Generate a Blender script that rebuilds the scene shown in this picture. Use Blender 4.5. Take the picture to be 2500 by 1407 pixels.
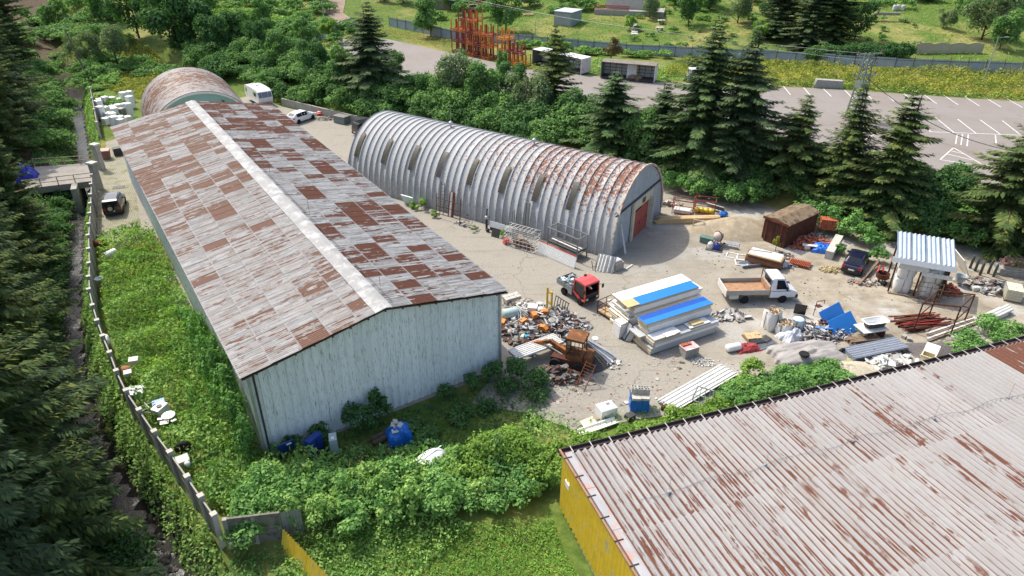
import bpy, bmesh, math, random
import numpy as np
from mathutils import Vector, Matrix, Euler
R = math.radians
random.seed(7); rng = np.random.default_rng(11)
for o in list(bpy.data.objects): bpy.data.objects.remove(o)
scene = bpy.context.scene
col = scene.collection
# ------------------------------------------------------------------ camera
CAM_H, FPX, PITCH, ROLL = 30.0, 1694.7, R(30.373), R(0.506)
FW = Vector((0, math.cos(PITCH), -math.sin(PITCH))); RT0 = Vector((1, 0, 0)); UP0 = RT0.cross(FW)
RT = RT0*math.cos(ROLL)+UP0*math.sin(ROLL); UP = -RT0*math.sin(ROLL)+UP0*math.cos(ROLL)
cam = bpy.data.cameras.new('camera'); cam.sensor_width = 36; cam.sensor_fit = 'HORIZONTAL'
cam.lens = 36*FPX/2500; cam.clip_start = .5; cam.clip_end = 1500
camo = bpy.data.objects.new('camera', cam); col.objects.link(camo)
mw = Matrix.Identity(4)
for i, v in enumerate((RT, UP, -FW)):
    for k in range(3): mw[k][i] = v[k]
mw.translation = Vector((0, 0, CAM_H)); camo.matrix_world = mw
scene.camera = camo
# ------------------------------------------------------------------ sky, sun, exposure
SUN_AZ, SUN_EL = 138.0, 54.0          # direction towards the sun, degrees from +X, and its height
w = bpy.data.worlds.new('World'); scene.world = w; w.use_nodes = True
nt = w.node_tree; bg = nt.nodes['Background']
sky = nt.nodes.new('ShaderNodeTexSky'); sky.sky_type = 'NISHITA'; sky.sun_disc = False; sky.dust_density = 3.5; sky.ozone_density = .6
sky.sun_elevation = R(SUN_EL); sky.sun_rotation = R(90-SUN_AZ)
nt.links.new(sky.outputs[0], bg.inputs[0]); bg.inputs[1].default_value = 0.15
sl = bpy.data.lights.new('sun', 'SUN'); sl.energy = 2.7; sl.angle = R(.53); sl.color = (1, .955, .86)
so = bpy.data.objects.new('sun', sl); col.objects.link(so); so.location = (-40, 60, 80)
sd = Vector((math.cos(R(SUN_AZ))*math.cos(R(SUN_EL)), math.sin(R(SUN_AZ))*math.cos(R(SUN_EL)), math.sin(R(SUN_EL))))
so.rotation_euler = sd.to_track_quat('Z', 'Y').to_euler()
scene.view_settings.view_transform = 'Standard'; scene.view_settings.look = 'None'
scene.view_settings.exposure = 0.84; scene.view_settings.gamma = 1.0; scene.view_settings.use_curve_mapping = False
scene.render.engine = 'CYCLES'
scene.cycles.max_bounces = 6; scene.cycles.transparent_max_bounces = 8

# ------------------------------------------------------------------ helpers
def G(x, y, z=0.0):
    """where the sight line of a photo pixel meets the level z: gives a world position"""
    d = FW*FPX+RT*(x-1250)-UP*(y-703.5)
    return Vector((0, 0, CAM_H))+d*((z-CAM_H)/d.z)
def Gp(pts, z=0.0): return [tuple(G(a, b, z)[:2]) for a, b in pts]

class MB:
    def __init__(s): s.v = []; s.f = []
    def add(s, vs, fs):
        n = len(s.v); s.v += [tuple(v) for v in vs]; s.f += [tuple(i+n for i in f) for f in fs]; return s
    def box(s, c, d, rz=0, rx=0, ry=0):
        m = Euler((rx, ry, rz)).to_matrix(); c = Vector(c)
        vs = [c+m@Vector((a*d[0]/2, b*d[1]/2, e*d[2]/2)) for a in (-1, 1) for b in (-1, 1) for e in (-1, 1)]
        return s.add(vs, [(0, 1, 3, 2), (4, 6, 7, 5), (0, 4, 5, 1), (2, 3, 7, 6), (0, 2, 6, 4), (1, 5, 7, 3)])
    def bx(s, x0, y0, z0, x1, y1, z1):
        return s.box(((x0+x1)/2, (y0+y1)/2, (z0+z1)/2), (abs(x1-x0), abs(y1-y0), abs(z1-z0)))
    def bar(s, p, q, wd, h=None, up=(0, 0, 1)):
        p = Vector(p); q = Vector(q); h = h or wd; d = (q-p)
        if d.length < 1e-6: return s
        t = d.normalized(); u = Vector(up)
        if abs(t.dot(u)) > .98: u = Vector((1, 0, 0))
        a = t.cross(u).normalized(); b = a.cross(t)
        vs = [o+a*(i*wd/2)+b*(j*h/2) for o in (p, q) for i, j in ((-1, -1), (1, -1), (1, 1), (-1, 1))]
        return s.add(vs, [(3, 2, 1, 0), (4, 5, 6, 7), (0, 1, 5, 4), (1, 2, 6, 5), (2, 3, 7, 6), (3, 0, 4, 7)])
    def tube(s, p, q, r, n=8, r2=None, caps=True):
        p = Vector(p); q = Vector(q); r2 = r if r2 is None else r2; t = (q-p).normalized()
        u = Vector((0, 0, 1)) if abs(t.z) < .95 else Vector((1, 0, 0)); a = t.cross(u).normalized(); b = a.cross(t)
        vs = []
        for o, rr in ((p, r), (q, r2)):
            for i in range(n):
                an = 2*math.pi*i/n; vs.append(o+a*math.cos(an)*rr+b*math.sin(an)*rr)
        fs = [(i, (i+1) % n, n+(i+1) % n, n+i) for i in range(n)]
        if caps: fs += [tuple(range(n-1, -1, -1)), tuple(range(n, 2*n))]
        return s.add(vs, fs)
    def path(s, pts, r, n=6):
        for a, b in zip(pts[:-1], pts[1:]): s.tube(a, b, r, n)
        return s
    def lathe(s, prof, n=16, c=(0, 0, 0), axis='z'):
        c = Vector(c); vs = []
        for r, z in prof:
            for i in range(n):
                a = 2*math.pi*i/n; p = (r*math.cos(a), r*math.sin(a), z)
                if axis == 'y': p = (p[0], p[2], p[1])
                if axis == 'x': p = (p[2], p[0], p[1])
                vs.append(c+Vector(p))
        fs = [(k*n+i, k*n+(i+1) % n, (k+1)*n+(i+1) % n, (k+1)*n+i) for k in range(len(prof)-1) for i in range(n)]
        if prof[0][0] > 1e-4: fs.append(tuple(range(n-1, -1, -1)))
        if prof[-1][0] > 1e-4: fs.append(tuple((len(prof)-1)*n+i for i in range(n)))
        return s.add(vs, fs)
    def prism(s, poly, a, b, axis='y'):
        """outline (p,q) extruded from a to b; axis y: p->x q->z, axis x: p->y q->z, axis z: p->x q->y"""
        def P(p, q, e): return (p, e, q) if axis == 'y' else ((e, p, q) if axis == 'x' else (p, q, e))
        n = len(poly); vs = [P(p, q, a) for p, q in poly]+[P(p, q, b) for p, q in poly]
        return s.add(vs, [tuple(range(n)), tuple(range(2*n-1, n-1, -1))]+[(i, n+i, n+(i+1) % n, (i+1) % n) for i in range(n)])
    def corr(s, o, u, v, lu, lv, pitch, amp, seg=4, kind='sine', sag=0.0, jit=0.0, nv=1):
        """profiled sheet: waves across u, straight along v"""
        o = Vector(o); u = Vector(u).normalized(); v = Vector(v).normalized(); n = u.cross(v)
        k = max(2, int(round(lu/pitch*seg))); vs = []
        for j in range(nv+1):
            for i in range(k+1):
                x = lu*i/k; ph = (x/pitch) % 1.0
                if kind == 'sine': z = amp*math.cos(2*math.pi*ph)
                else: z = amp if ph < .35 else (-amp if .5 <= ph < .85 else amp*(1-2*((ph-.35)/.15)) if ph < .5 else amp*(-1+2*((ph-.85)/.15)))
                y = lv*j/nv
                vs.append(o+u*x+v*y+n*(z-sag*math.sin(math.pi*j/nv)+(random.uniform(-jit, jit) if jit else 0)))
        fs = [(j*(k+1)+i, j*(k+1)+i+1, (j+1)*(k+1)+i+1, (j+1)*(k+1)+i) for j in range(nv) for i in range(k)]
        return s.add(vs, fs)
    def grid(s, fn, nu, nv):
        vs = [fn(i/nu, j/nv) for j in range(nv+1) for i in range(nu+1)]
        return s.add(vs, [(j*(nu+1)+i, j*(nu+1)+i+1, (j+1)*(nu+1)+i+1, (j+1)*(nu+1)+i) for j in range(nv) for i in range(nu)])
    def ball(s, c, r, nu=10, nv=6, sq=(1, 1, 1), jit=0):
        c = Vector(c); vs = []
        for j in range(nv+1):
            th = math.pi*j/nv
            for i in range(nu):
                ph = 2*math.pi*i/nu; k = 1+(random.uniform(-jit, jit) if jit else 0)
                vs.append(c+Vector((r*sq[0]*k*math.sin(th)*math.cos(ph), r*sq[1]*k*math.sin(th)*math.sin(ph), r*sq[2]*k*math.cos(th))))
        return s.add(vs, [(j*nu+i, (j+1)*nu+i, (j+1)*nu+(i+1) % nu, j*nu+(i+1) % nu) for j in range(nv) for i in range(nu)])
    def mesh(s, name, mat, smooth=False):
        me = bpy.data.meshes.new(name); me.from_pydata(s.v, [], s.f); me.update()
        if mat: me.materials.append(mat)
        if smooth: me.shade_smooth()
        return me

def link(o, parent=None):
    col.objects.link(o)
    if parent: o.parent = parent
    return o
def obj(name, mb, mat, parent=None, smooth=False, loc=None, rot=None):
    me = mb if isinstance(mb, bpy.types.Mesh) else mb.mesh(name, mat, smooth)
    o = bpy.data.objects.new(name, me); link(o, parent)
    if loc is not None: o.location = loc
    if rot is not None: o.rotation_euler = rot
    return o
def tag(o, label=None, cat=None, group=None, kind=None):
    if label: o['label'] = label
    if cat: o['category'] = cat
    if group: o['group'] = group
    if kind: o['kind'] = kind
    return o
def thing(name, label, cat, loc=(0, 0, 0), rz=0.0, group=None):
    o = bpy.data.objects.new(name, None); o.empty_display_size = .2; link(o)
    o.location = loc; o.rotation_euler = (0, 0, rz); return tag(o, label, cat, group)
def one(name, mb, mat, label, cat, loc=(0, 0, 0), rz=0.0, group=None, smooth=False, rot=None):
    o = obj(name, mb, mat, None, smooth, loc, rot or (0, 0, rz)); return tag(o, label, cat, group)
def copy_tree(o, parent=None):
    c = o.copy(); col.objects.link(c); c.parent = parent
    for ch in list(o.children): copy_tree(ch, c)
    return c
def angle(a, b): return math.atan2(b[1]-a[1], b[0]-a[0])
def np_mesh(name, V, F, mat, smooth=False):
    me = bpy.data.meshes.new(name); V = np.asarray(V, np.float32); F = np.asarray(F, np.int32); n, k = F.shape
    me.vertices.add(len(V)); me.vertices.foreach_set('co', V.ravel())
    me.loops.add(n*k); me.loops.foreach_set('vertex_index', F.ravel())
    me.polygons.add(n); me.polygons.foreach_set('loop_start', np.arange(0, n*k, k, dtype=np.int32))
    me.update(calc_edges=True)
    if mat: me.materials.append(mat)
    if smooth: me.shade_smooth()
    return me

# ------------------------------------------------------------------ materials
class NT:
    def __init__(s, name):
        s.m = bpy.data.materials.new(name); s.m.use_nodes = True; s.t = s.m.node_tree; s.b = s.t.nodes['Principled BSDF']
        s.out = s.t.nodes['Material Output']
    def n(s, typ, **kw):
        x = s.t.nodes.new(typ)
        for k, v in kw.items():
            if k.startswith('i_'):
                key = k[2:]; x.inputs[int(key) if key.isdigit() else key].default_value = v
            else: setattr(x, k, v)
        return x
    def l(s, a, b): s.t.links.new(a, b)
    def noise(s, vec, scale, detail=4, rough=.6, mapscale=None):
        if mapscale:
            mp = s.n('ShaderNodeMapping'); mp.inputs['Scale'].default_value = mapscale; s.l(vec, mp.inputs[0]); vec = mp.outputs[0]
        x = s.n('ShaderNodeTexNoise'); x.inputs['Scale'].default_value = scale; x.inputs['Detail'].default_value = detail; x.inputs['Roughness'].default_value = rough
        s.l(vec, x.inputs['Vector']); return x.outputs['Fac']
    def ramp(s, fac, stops):
        r = s.n('ShaderNodeValToRGB'); e = r.color_ramp.elements
        while len(e) < len(stops): e.new(.5)
        for k, (p, c) in enumerate(stops):
            e[k].position = p; e[k].color = (*c, 1) if len(c) == 3 else c
        s.l(fac, r.inputs[0]); return r.outputs[0]
    def mix(s, fac, a, b, mode='MIX'):
        x = s.n('ShaderNodeMix', data_type='RGBA', blend_type=mode)
        for k, val in ((0, fac), (6, a), (7, b)):
            if isinstance(val, (int, float)): x.inputs[k].default_value = val
            elif isinstance(val, tuple): x.inputs[k].default_value = (*val[:3], 1)
            else: s.l(val, x.inputs[k])
        return x.outputs[2]
    def math(s, op, a, b=0.0, c=None, clamp=False):
        x = s.n('ShaderNodeMath', operation=op); x.use_clamp = clamp
        for k, val in enumerate((a, b) if c is None else (a, b, c)):
            if isinstance(val, (int, float)): x.inputs[k].default_value = val
            else: s.l(val, x.inputs[k])
        return x.outputs[0]
    def bump(s, h, st=.3, dist=.05):
        b = s.n('ShaderNodeBump'); b.inputs['Strength'].default_value = st; b.inputs['Distance'].default_value = dist
        s.l(h, b.inputs['Height']); s.l(b.outputs[0], s.b.inputs['Normal'])
    def coord(s, which='Object'): return s.n('ShaderNodeTexCoord').outputs[which]
    def worldpos(s): return s.n('ShaderNodeNewGeometry').outputs['Position']
    def set(s, c=None, rough=None, metal=None):
        if c is not None:
            if isinstance(c, tuple): s.b.inputs['Base Color'].default_value = (*c[:3], 1)
            else: s.l(c, s.b.inputs['Base Color'])
        if rough is not None: s.b.inputs['Roughness'].default_value = rough
        if metal is not None: s.b.inputs['Metallic'].default_value = metal
        return s.m
_mc = {}
def mul(c, k): return tuple(min(1, x*k) for x in c)
def M(name, c, rough=.7, metal=0.0, var=.25, scale=4.0, bump=.15, wear=None, wamt=.5):
    """plain weathered surface: colour mottled by noise, optional second colour showing in patches"""
    if name in _mc: return _mc[name]
    t = NT(name); P = t.coord(); f = t.noise(P, scale, 5, .65)
    base = t.ramp(f, [(.25, mul(c, 1-var)), (.75, mul(c, 1+var*.7))])
    if wear:
        g = t.noise(P, scale*.7+.35, 6, .7); k = t.ramp(g, [(wamt-.05, (0, 0, 0)), (wamt+.05, (1, 1, 1))])
        base = t.mix(k, base, wear)
    if bump: t.bump(t.noise(P, scale*6, 4), bump, .02)
    if rough >= .7: t.b.inputs['Specular IOR Level'].default_value = .15
    _mc[name] = t.set(base, rough, metal); return _mc[name]
RUST = (.17, .062, .035); DRUST = (.085, .035, .024)
m_rust = M('rust', RUST, .85, 0, .45, 3, .3, (.06, .028, .02), .6)
m_drust = M('dark_rust', DRUST, .85, 0, .4, 3, .3, (.16, .06, .03), .62)
m_steel = M('grey_steel', (.22, .22, .215), .5, .4, .25, 4, .1, (.12, .07, .05), .72)
m_galv = M('galvanised', (.42, .44, .46), .42, .6, .2, 3, .08)
m_white = M('white_paint', (.74, .74, .72), .45, 0, .08, 2, .05)
m_dwhite = M('dirty_white', (.58, .57, .53), .6, 0, .18, 3, .1, (.36, .33, .27), .66)
m_black = M('black_plastic', (.018, .018, .02), .45, 0, .3, 4, .05)
m_rubber = M('rubber', (.02, .02, .021), .8, 0, .3, 6, .1)
m_glass = M('dark_glass', (.012, .015, .018), .06, 0, .1, 2, 0)
m_conc = M('concrete', (.33, .315, .28), .9, 0, .25, 2.2, .25, (.2, .185, .155), .63)
m_lconc = M('light_concrete', (.46, .44, .39), .9, 0, .2, 2.5, .25)
m_wood = M('pale_wood', (.52, .37, .2), .8, 0, .2, 5, .15)
m_owood = M('old_wood', (.2, .145, .1), .9, 0, .35, 5, .2)
m_blue = M('blue_paint', (.012, .17, .52), .4, 0, .08, 1.5, .04)
m_bluetarp = M('blue_tarp', (.01, .13, .5), .4, 0, .25, 3, .25)
m_red = M('red_paint', (.5, .055, .04), .4, 0, .12, 2, .04)
m_brick = M('brick_red', (.4, .115, .06), .9, 0, .3, 5, .2)
m_orange = M('orange_paint', (.62, .2, .025), .5, 0, .2, 3, .1, (.14, .06, .03), .68)
m_yellow = M('yellow_paint', (.55, .36, .03), .5, 0, .2, 3, .1, (.14, .08, .03), .68)
m_chrome = M('wheel_rim', (.45, .45, .45), .35, .6, .15, 4, .05)
m_tarp = M('grey_tarp', (.3, .28, .265), .8, 0, .2, 1.2, .3)
m_bag = M('white_bag', (.66, .65, .62), .6, 0, .12, 3, .3)
m_foam = M('panel_foam', (.52, .4, .2), .9, 0, .2, 5, .2)
m_lamp_red = M('tail_lamp', (.4, .02, .015), .25, 0, .1, 3, 0)
m_lamp = M('head_lamp', (.6, .62, .64), .12, .2, .1, 3, 0)
m_dsteel = M('dark_steel', (.06, .058, .055), .6, .3, .3, 4, .1)

def leaf_mat(name, c1, c2, c3=None, trans=.34, pscale=.25, rough=.7):
    t = NT(name); g = t.n('ShaderNodeNewGeometry'); rnd = g.outputs['Random Per Island']
    stops = [(0, c1), (1, c2)] if not c3 else [(0, c1), (.62, c2), (1, c3)]
    f = t.noise(g.outputs['Position'], pscale, 3, .6)
    fac = t.math('MULTIPLY_ADD', f, 1.3, t.math('MULTIPLY_ADD', rnd, .75, -.55), clamp=True)
    c = t.ramp(fac, stops); t.set(c, rough); t.b.inputs['Specular IOR Level'].default_value = .08
    tr = t.n('ShaderNodeBsdfTranslucent'); t.l(t.mix(1.0, c, (1.0, 1.25, .5), 'MULTIPLY'), tr.inputs[0])
    mx = t.n('ShaderNodeMixShader'); mx.inputs[0].default_value = trans
    t.l(t.b.outputs[0], mx.inputs[1]); t.l(tr.outputs[0], mx.inputs[2]); t.l(mx.outputs[0], t.out.inputs[0])
    return t.m
lm_weed = leaf_mat('weed_leaf', (0.122, 0.226, 0.068), (0.244, 0.406, 0.108), (0.452, 0.595, 0.191))
lm_ivy = leaf_mat('ivy_leaf', (0.088, 0.189, 0.063), (0.177, 0.343, 0.094), (0.319, 0.505, 0.158))
lm_bush = leaf_mat('bush_leaf', (0.080, 0.160, 0.056), (0.160, 0.293, 0.088), (0.302, 0.444, 0.133))
lm_dark = leaf_mat('dark_leaf', (0.045, 0.107, 0.041), (0.087, 0.180, 0.058), (0.153, 0.266, 0.078))
lm_willow = leaf_mat('silvery_leaf', (0.103, 0.157, 0.073), (0.182, 0.242, 0.116), (0.290, 0.351, 0.194))
lm_lime = leaf_mat('lime_leaf', (0.114, 0.206, 0.042), (0.215, 0.349, 0.066), (0.354, 0.477, 0.116))
lm_spruce = leaf_mat('spruce_needle', (0.041, 0.078, 0.033), (0.074, 0.128, 0.045), (0.174, 0.226, 0.065), .14, .4)
lm_spruce2 = leaf_mat('dark_spruce_needle', (0.041, 0.069, 0.034), (0.075, 0.114, 0.047), (0.155, 0.206, 0.066), .12, .4)
lm_spruce3 = leaf_mat('sunny_spruce_needle', (0.045, 0.078, 0.026), (0.091, 0.132, 0.040), (0.230, 0.246, 0.058), .15, .4)
lm_gold = leaf_mat('goldenrod', (0.145, 0.198, 0.040), (0.290, 0.290, 0.060), (0.475, 0.396, 0.079))
lm_hay = leaf_mat('dry_grass', (0.210, 0.200, 0.063), (0.357, 0.304, 0.105), (0.483, 0.399, 0.168))
lm_grass = leaf_mat('grass_blade', (0.114, 0.247, 0.046), (0.190, 0.380, 0.070), (0.361, 0.513, 0.116))
lm_brown = leaf_mat('brown_leaf', (0.100, 0.080, 0.035), (0.190, 0.130, 0.060), (0.260, 0.200, 0.100))
m_bark = M('bark', (.1, .075, .055), .95, 0, .35, 6, .4)
# ------------------------------------------------------------------ terrain
F_LINE = np.array([(-110, 185), (-65.4, 107.7), (-55.2, 90.1), (-51.1, 82.6), (-45.3, 69.9), (-35.3, 50.8), (-30.1, 42.1), (-24.4, 34.5), (-16.2, 25.8), (-5, 12), (8, -6)], float)
B_LINE = np.array([(-130, 150), (-60, 126), (-45.2, 116.2), (-35.5, 106), (-23.1, 97.6), (-8, 90.5), (17, 77), (26, 70.8), (33.5, 64.8), (36.8, 60.9), (48, 60), (70, 58), (190, 50)], float)
M_LINE = np.array([(-200, 150), (-60, 130), (-44, 128), (-40.2, 138.1), (-35.1, 159.3), (-27.2, 159.7), (-12.7, 145.8), (3.5, 140.2), (20.7, 133.1), (46.9, 128.1), (65.6, 122.8), (85.8, 120.5), (200, 108)], float)
H_LINE = np.array([(-40, 18), (-16, 25.6), (-2, 26.6), (60, 30)], float)
def sdist(X, Y, L):
    """distance to a line of points, positive on its left side"""
    best = np.full(X.shape, 1e9); sg = np.ones(X.shape)
    for (ax, ay), (bx_, by_) in zip(L[:-1], L[1:]):
        dx, dy = bx_-ax, by_-ay; t = np.clip(((X-ax)*dx+(Y-ay)*dy)/(dx*dx+dy*dy), 0, 1)
        d = np.hypot(X-ax-t*dx, Y-ay-t*dy); cr = dx*(Y-ay)-dy*(X-ax); m = d < best
        best = np.where(m, d, best); sg = np.where(m, np.where(cr >= 0, 1, -1), sg)
    return best*sg
def sstep(a, b, x): t = np.clip((x-a)/(b-a), 0, 1); return t*t*(3-2*t)
def wob(X, Y, sc, seed=0):
    r = np.random.default_rng(seed); o = np.zeros(np.shape(X))
    for k in range(6):
        a = r.uniform(0, 6.28); f = sc*r.uniform(.6, 1.7); o = o+np.sin((np.cos(a)*X+np.sin(a)*Y)*f+r.uniform(0, 6.28))
    return o/3.0
def zt(X, Y):
    X = np.asarray(X, float); Y = np.asarray(Y, float)
    s = -sdist(X, Y, F_LINE); dB = sdist(X, Y, B_LINE); dM = sdist(X, Y, M_LINE); dH = -sdist(X, Y, H_LINE)
    z = -.03+2.5*sstep(.3, 7, dB)+.1*np.maximum(0, dM-1.5)+.35*wob(X, Y, .12, 3)*sstep(2, 12, dM)
    z = z-.6*sstep(.3, 2.2, dH)
    tr = np.interp(s, [0, .3, 1.3, 1.9, 3.7, 4.2, 6.5, 11, 40, 200], [0, -.1, -2.1, -3.2, -3.2, -2.4, -.9, 0, 6, 20])
    k = sstep(0, 2.5, s)
    return np.where(s > 0, z*(1-k)+tr+.25*wob(X, Y, .5, 5)*sstep(7, 12, s)+k*.1*np.maximum(0, dM-1.5)*.5, z)
def zt1(x, y): return float(zt(np.array([x]), np.array([y]))[0])

xs = np.concatenate([np.arange(-260, -75, 5.), np.arange(-75, 100, 1.), np.arange(100, 260, 5.)])
ys = np.concatenate([np.arange(-12, 165, 1.), np.arange(165, 430, 5.)])
XX, YY = np.meshgrid(xs, ys); ZZ = zt(XX, YY); nx, ny = len(xs), len(ys)
idx = np.arange(nx*ny).reshape(ny, nx)
FF = np.stack([idx[:-1, :-1], idx[:-1, 1:], idx[1:, 1:], idx[1:, :-1]], -1).reshape(-1, 4)
t = NT('ground_soil_grass'); P = t.worldpos()
n1 = t.noise(P, .09, 4, .6); n2 = t.noise(P, 1.4, 5, .7); n3 = t.noise(P, .5, 4, .6)
g = t.ramp(n2, [(.3, (.05, .085, .018)), (.55, (.1, .15, .03)), (.75, (.16, .2, .045))])
dry = t.ramp(n2, [(.3, (.17, .17, .05)), (.7, (.3, .26, .1))])
soil = t.ramp(n2, [(.3, (.055, .04, .026)), (.7, (.12, .09, .06))])
c = t.mix(t.ramp(n1, [(.48, (0, 0, 0)), (.66, (1, 1, 1))]), g, dry)
sx = t.n('ShaderNodeSeparateXYZ'); t.l(P, sx.inputs[0])
# bare needle litter on the wooded hill beyond the stream: x + .55*y small
hill = t.math('ADD', sx.outputs[0], t.math('MULTIPLY', sx.outputs[1], .58))
hill = t.math('ADD', hill, t.math('MULTIPLY', n3, 5.0))
k = t.ramp(t.math('MULTIPLY_ADD', hill, .05, .5, clamp=True), [(.12, (1, 1, 1)), (.3, (0, 0, 0))])
c = t.mix(k, c, soil)
low = t.ramp(t.math('MULTIPLY_ADD', sx.outputs[2], -.3, 0, clamp=True), [(.2, (0, 0, 0)), (.6, (1, 1, 1))])
c = t.mix(low, c, t.ramp(n2, [(.3, (.02, .019, .017)), (.7, (.06, .055, .048))]))
t.bump(n2, .5, .12); m_ground = t.set(c, .95); t.b.inputs['Specular IOR Level'].default_value = .1
gr = obj('ground', np_mesh('ground', np.stack([XX.ravel(), YY.ravel(), ZZ.ravel()], -1), FF, m_ground, True), m_ground)
tag(gr, 'rough grassy ground with bare soil under the trees', 'ground', kind='structure')

def flat(name, pts, z, mat, label, cat):
    bm = bmesh.new(); f = bm.faces.new([bm.verts.new((x, y, z)) for x, y in pts])
    if f.normal.z < 0 or f.calc_area() and f.normal.z < 0: f.normal_flip()
    f.normal_update()
    if f.normal.z < 0: f.normal_flip()
    bmesh.ops.triangulate(bm, faces=[f]); me = bpy.data.meshes.new(name); bm.to_mesh(me); bm.free(); me.materials.append(mat)
    o = obj(name, me, mat); return tag(o, label, cat, kind='structure')
# yard: old concrete that goes over into trodden earth on the right
t = NT('yard_concrete'); P = t.worldpos(); sx = t.n('ShaderNodeSeparateXYZ'); t.l(P, sx.inputs[0])
nf = t.noise(P, 5, 6, .75); nm = t.noise(P, .55, 5, .65); nl = t.noise(P, .16, 4, .6); nv = t.noise(P, 28, 3, .7)
conc = t.ramp(nf, [(.3, (.225, .208, .175)), (.7, (.335, .312, .262))])
conc = t.mix(t.ramp(nm, [(.55, (0, 0, 0)), (.72, (1, 1, 1))]), conc, (.25, .23, .195))
speck = t.ramp(nv, [(.36, (1, 1, 1)), (.44, (0, 0, 0))]); conc = t.mix(speck, conc, (.15, .14, .12))
earth = t.ramp(nm, [(.3, (.2, .17, .125)), (.52, (.3, .262, .2)), (.7, (.38, .342, .275))])
pale = t.ramp(nf, [(.35, (.31, .295, .26)), (.65, (.43, .415, .38))])
earth = t.mix(t.ramp(nl, [(.52, (0, 0, 0)), (.6, (1, 1, 1))]), earth, pale)
e = t.math('ADD', sx.outputs[0], t.math('MULTIPLY', nl, 14.0)); e = t.math('MULTIPLY_ADD', e, .06, -.95, clamp=True)
c = t.mix(e, conc, earth)
vo = t.n('ShaderNodeTexVoronoi', feature='DISTANCE_TO_EDGE'); vo.inputs['Scale'].default_value = .11
wv = t.n('ShaderNodeTexNoise'); wv.inputs['Scale'].default_value = .5; t.l(P, wv.inputs['Vector'])
ad = t.n('ShaderNodeVectorMath', operation='ADD'); sc = t.n('ShaderNodeVectorMath', operation='SCALE'); sc.inputs[3].default_value = 2.2
t.l(wv.outputs['Color'], sc.inputs[0]); t.l(P, ad.inputs[0]); t.l(sc.outputs[0], ad.inputs[1]); t.l(ad.outputs[0], vo.inputs['Vector'])
crack = t.ramp(vo.outputs['Distance'], [(.0012, (1, 1, 1)), (.0045, (0, 0, 0))])
crack = t.mix(1.0, crack, t.ramp(e, [(0, (1, 1, 1)), (.5, (0, 0, 0))]), 'MULTIPLY')
c = t.mix(t.math('MULTIPLY', crack, .75), c, (.11, .1, .085))
st = t.ramp(t.noise(P, .8, 6, .75), [(.6, (0, 0, 0)), (.72, (1, 1, 1))]); c = t.mix(t.math('MULTIPLY', st, .6), c, (.12, .1, .075))
tr = t.ramp(t.noise(P, 1.0, 4, .7, (.12, 1.3, 1)), [(.56, (0, 0, 0)), (.66, (1, 1, 1))]); c = t.mix(t.math('MULTIPLY', tr, .3), c, (.16, .135, .1))
gv = t.ramp(t.noise(P, 2.2, 6, .8), [(.58, (0, 0, 0)), (.64, (1, 1, 1))]); c = t.mix(t.math('MULTIPLY', gv, .28), c, t.ramp(nv, [(.4, (.22, .2, .165)), (.6, (.5, .47, .41))]))
t.bump(nf, .25, .03); m_yard = t.set(c, .92); t.b.inputs['Specular IOR Level'].default_value = .15
yard_pts = [(-46.0, 75.5), (-53.5, 88), (-47.5, 104), (-42, 112), (-35.7, 105.6), (-23.1, 97.4), (-8, 90.2), (17, 76.7), (25.9, 70.5), (33.2, 64.5), (36.5, 60.8), (48, 59.8), (75, 57.5), (75, 47)]+Gp([(2330, 858), (2080, 945), (1780, 965), (1650, 1010), (1400, 1050), (1290, 1010), (1150, 985)])+[(-1.2, 39.2), (-15.2, 30.2)]
yd = flat('yard', [tuple(p) for p in yard_pts], 0.0, m_yard, 'worn concrete yard going over into pale trodden earth', 'yard')
# parking lot
t = NT('asphalt'); P = t.worldpos(); na = t.noise(P, 6, 6, .8); nb = t.noise(P, .12, 5, .65)
c = t.ramp(na, [(.3, (.195, .175, .16)), (.7, (.265, .242, .225))]); c = t.mix(t.ramp(nb, [(.42, (0, 0, 0)), (.62, (1, 1, 1))]), c, (.215, .188, .166))
st = t.ramp(t.noise(P, .45, 6, .8), [(.54, (0, 0, 0)), (.68, (1, 1, 1))]); c = t.mix(t.math('MULTIPLY', st, .35), c, (.11, .1, .09))
t.bump(na, .15, .02); m_asph = t.set(c, .9); t.b.inputs['Specular IOR Level'].default_value = .2
PZ = 2.5
park_pts = [(-34.9, 144.5), (-25.1, 145), (-11.7, 132.6), (2.4, 120.2), (12.5, 116.2), (22.6, 112.5), (38.4, 110.5), (51.1, 108.5), (75.1, 102.3), (140, 91), (140, 64), (60, 68), (50, 69.5), (42, 70), (37, 75), (24, 84.5), (0, 101.5), (-20, 112.5), (-31, 124)]
park = flat('parking_lot', park_pts, PZ, m_asph, 'wide empty asphalt parking lot with faded white bays', 'parking lot')
m_line = M('road_paint', (.62, .61, .58), .8, 0, .2, 3, .05, (.25, .235, .22), .62)
def pline(a, b, wd=.13):
    A = G(*a, PZ); B = G(*b, PZ); d = (B-A).normalized(); n = Vector((-d.y, d.x, 0))*wd/2; z = Vector((0, 0, .006))
    obj('bay_line', MB().add([A-n+z, B-n+z, B+n+z, A+n+z], [(0, 1, 2, 3)]), m_line, park)
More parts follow.
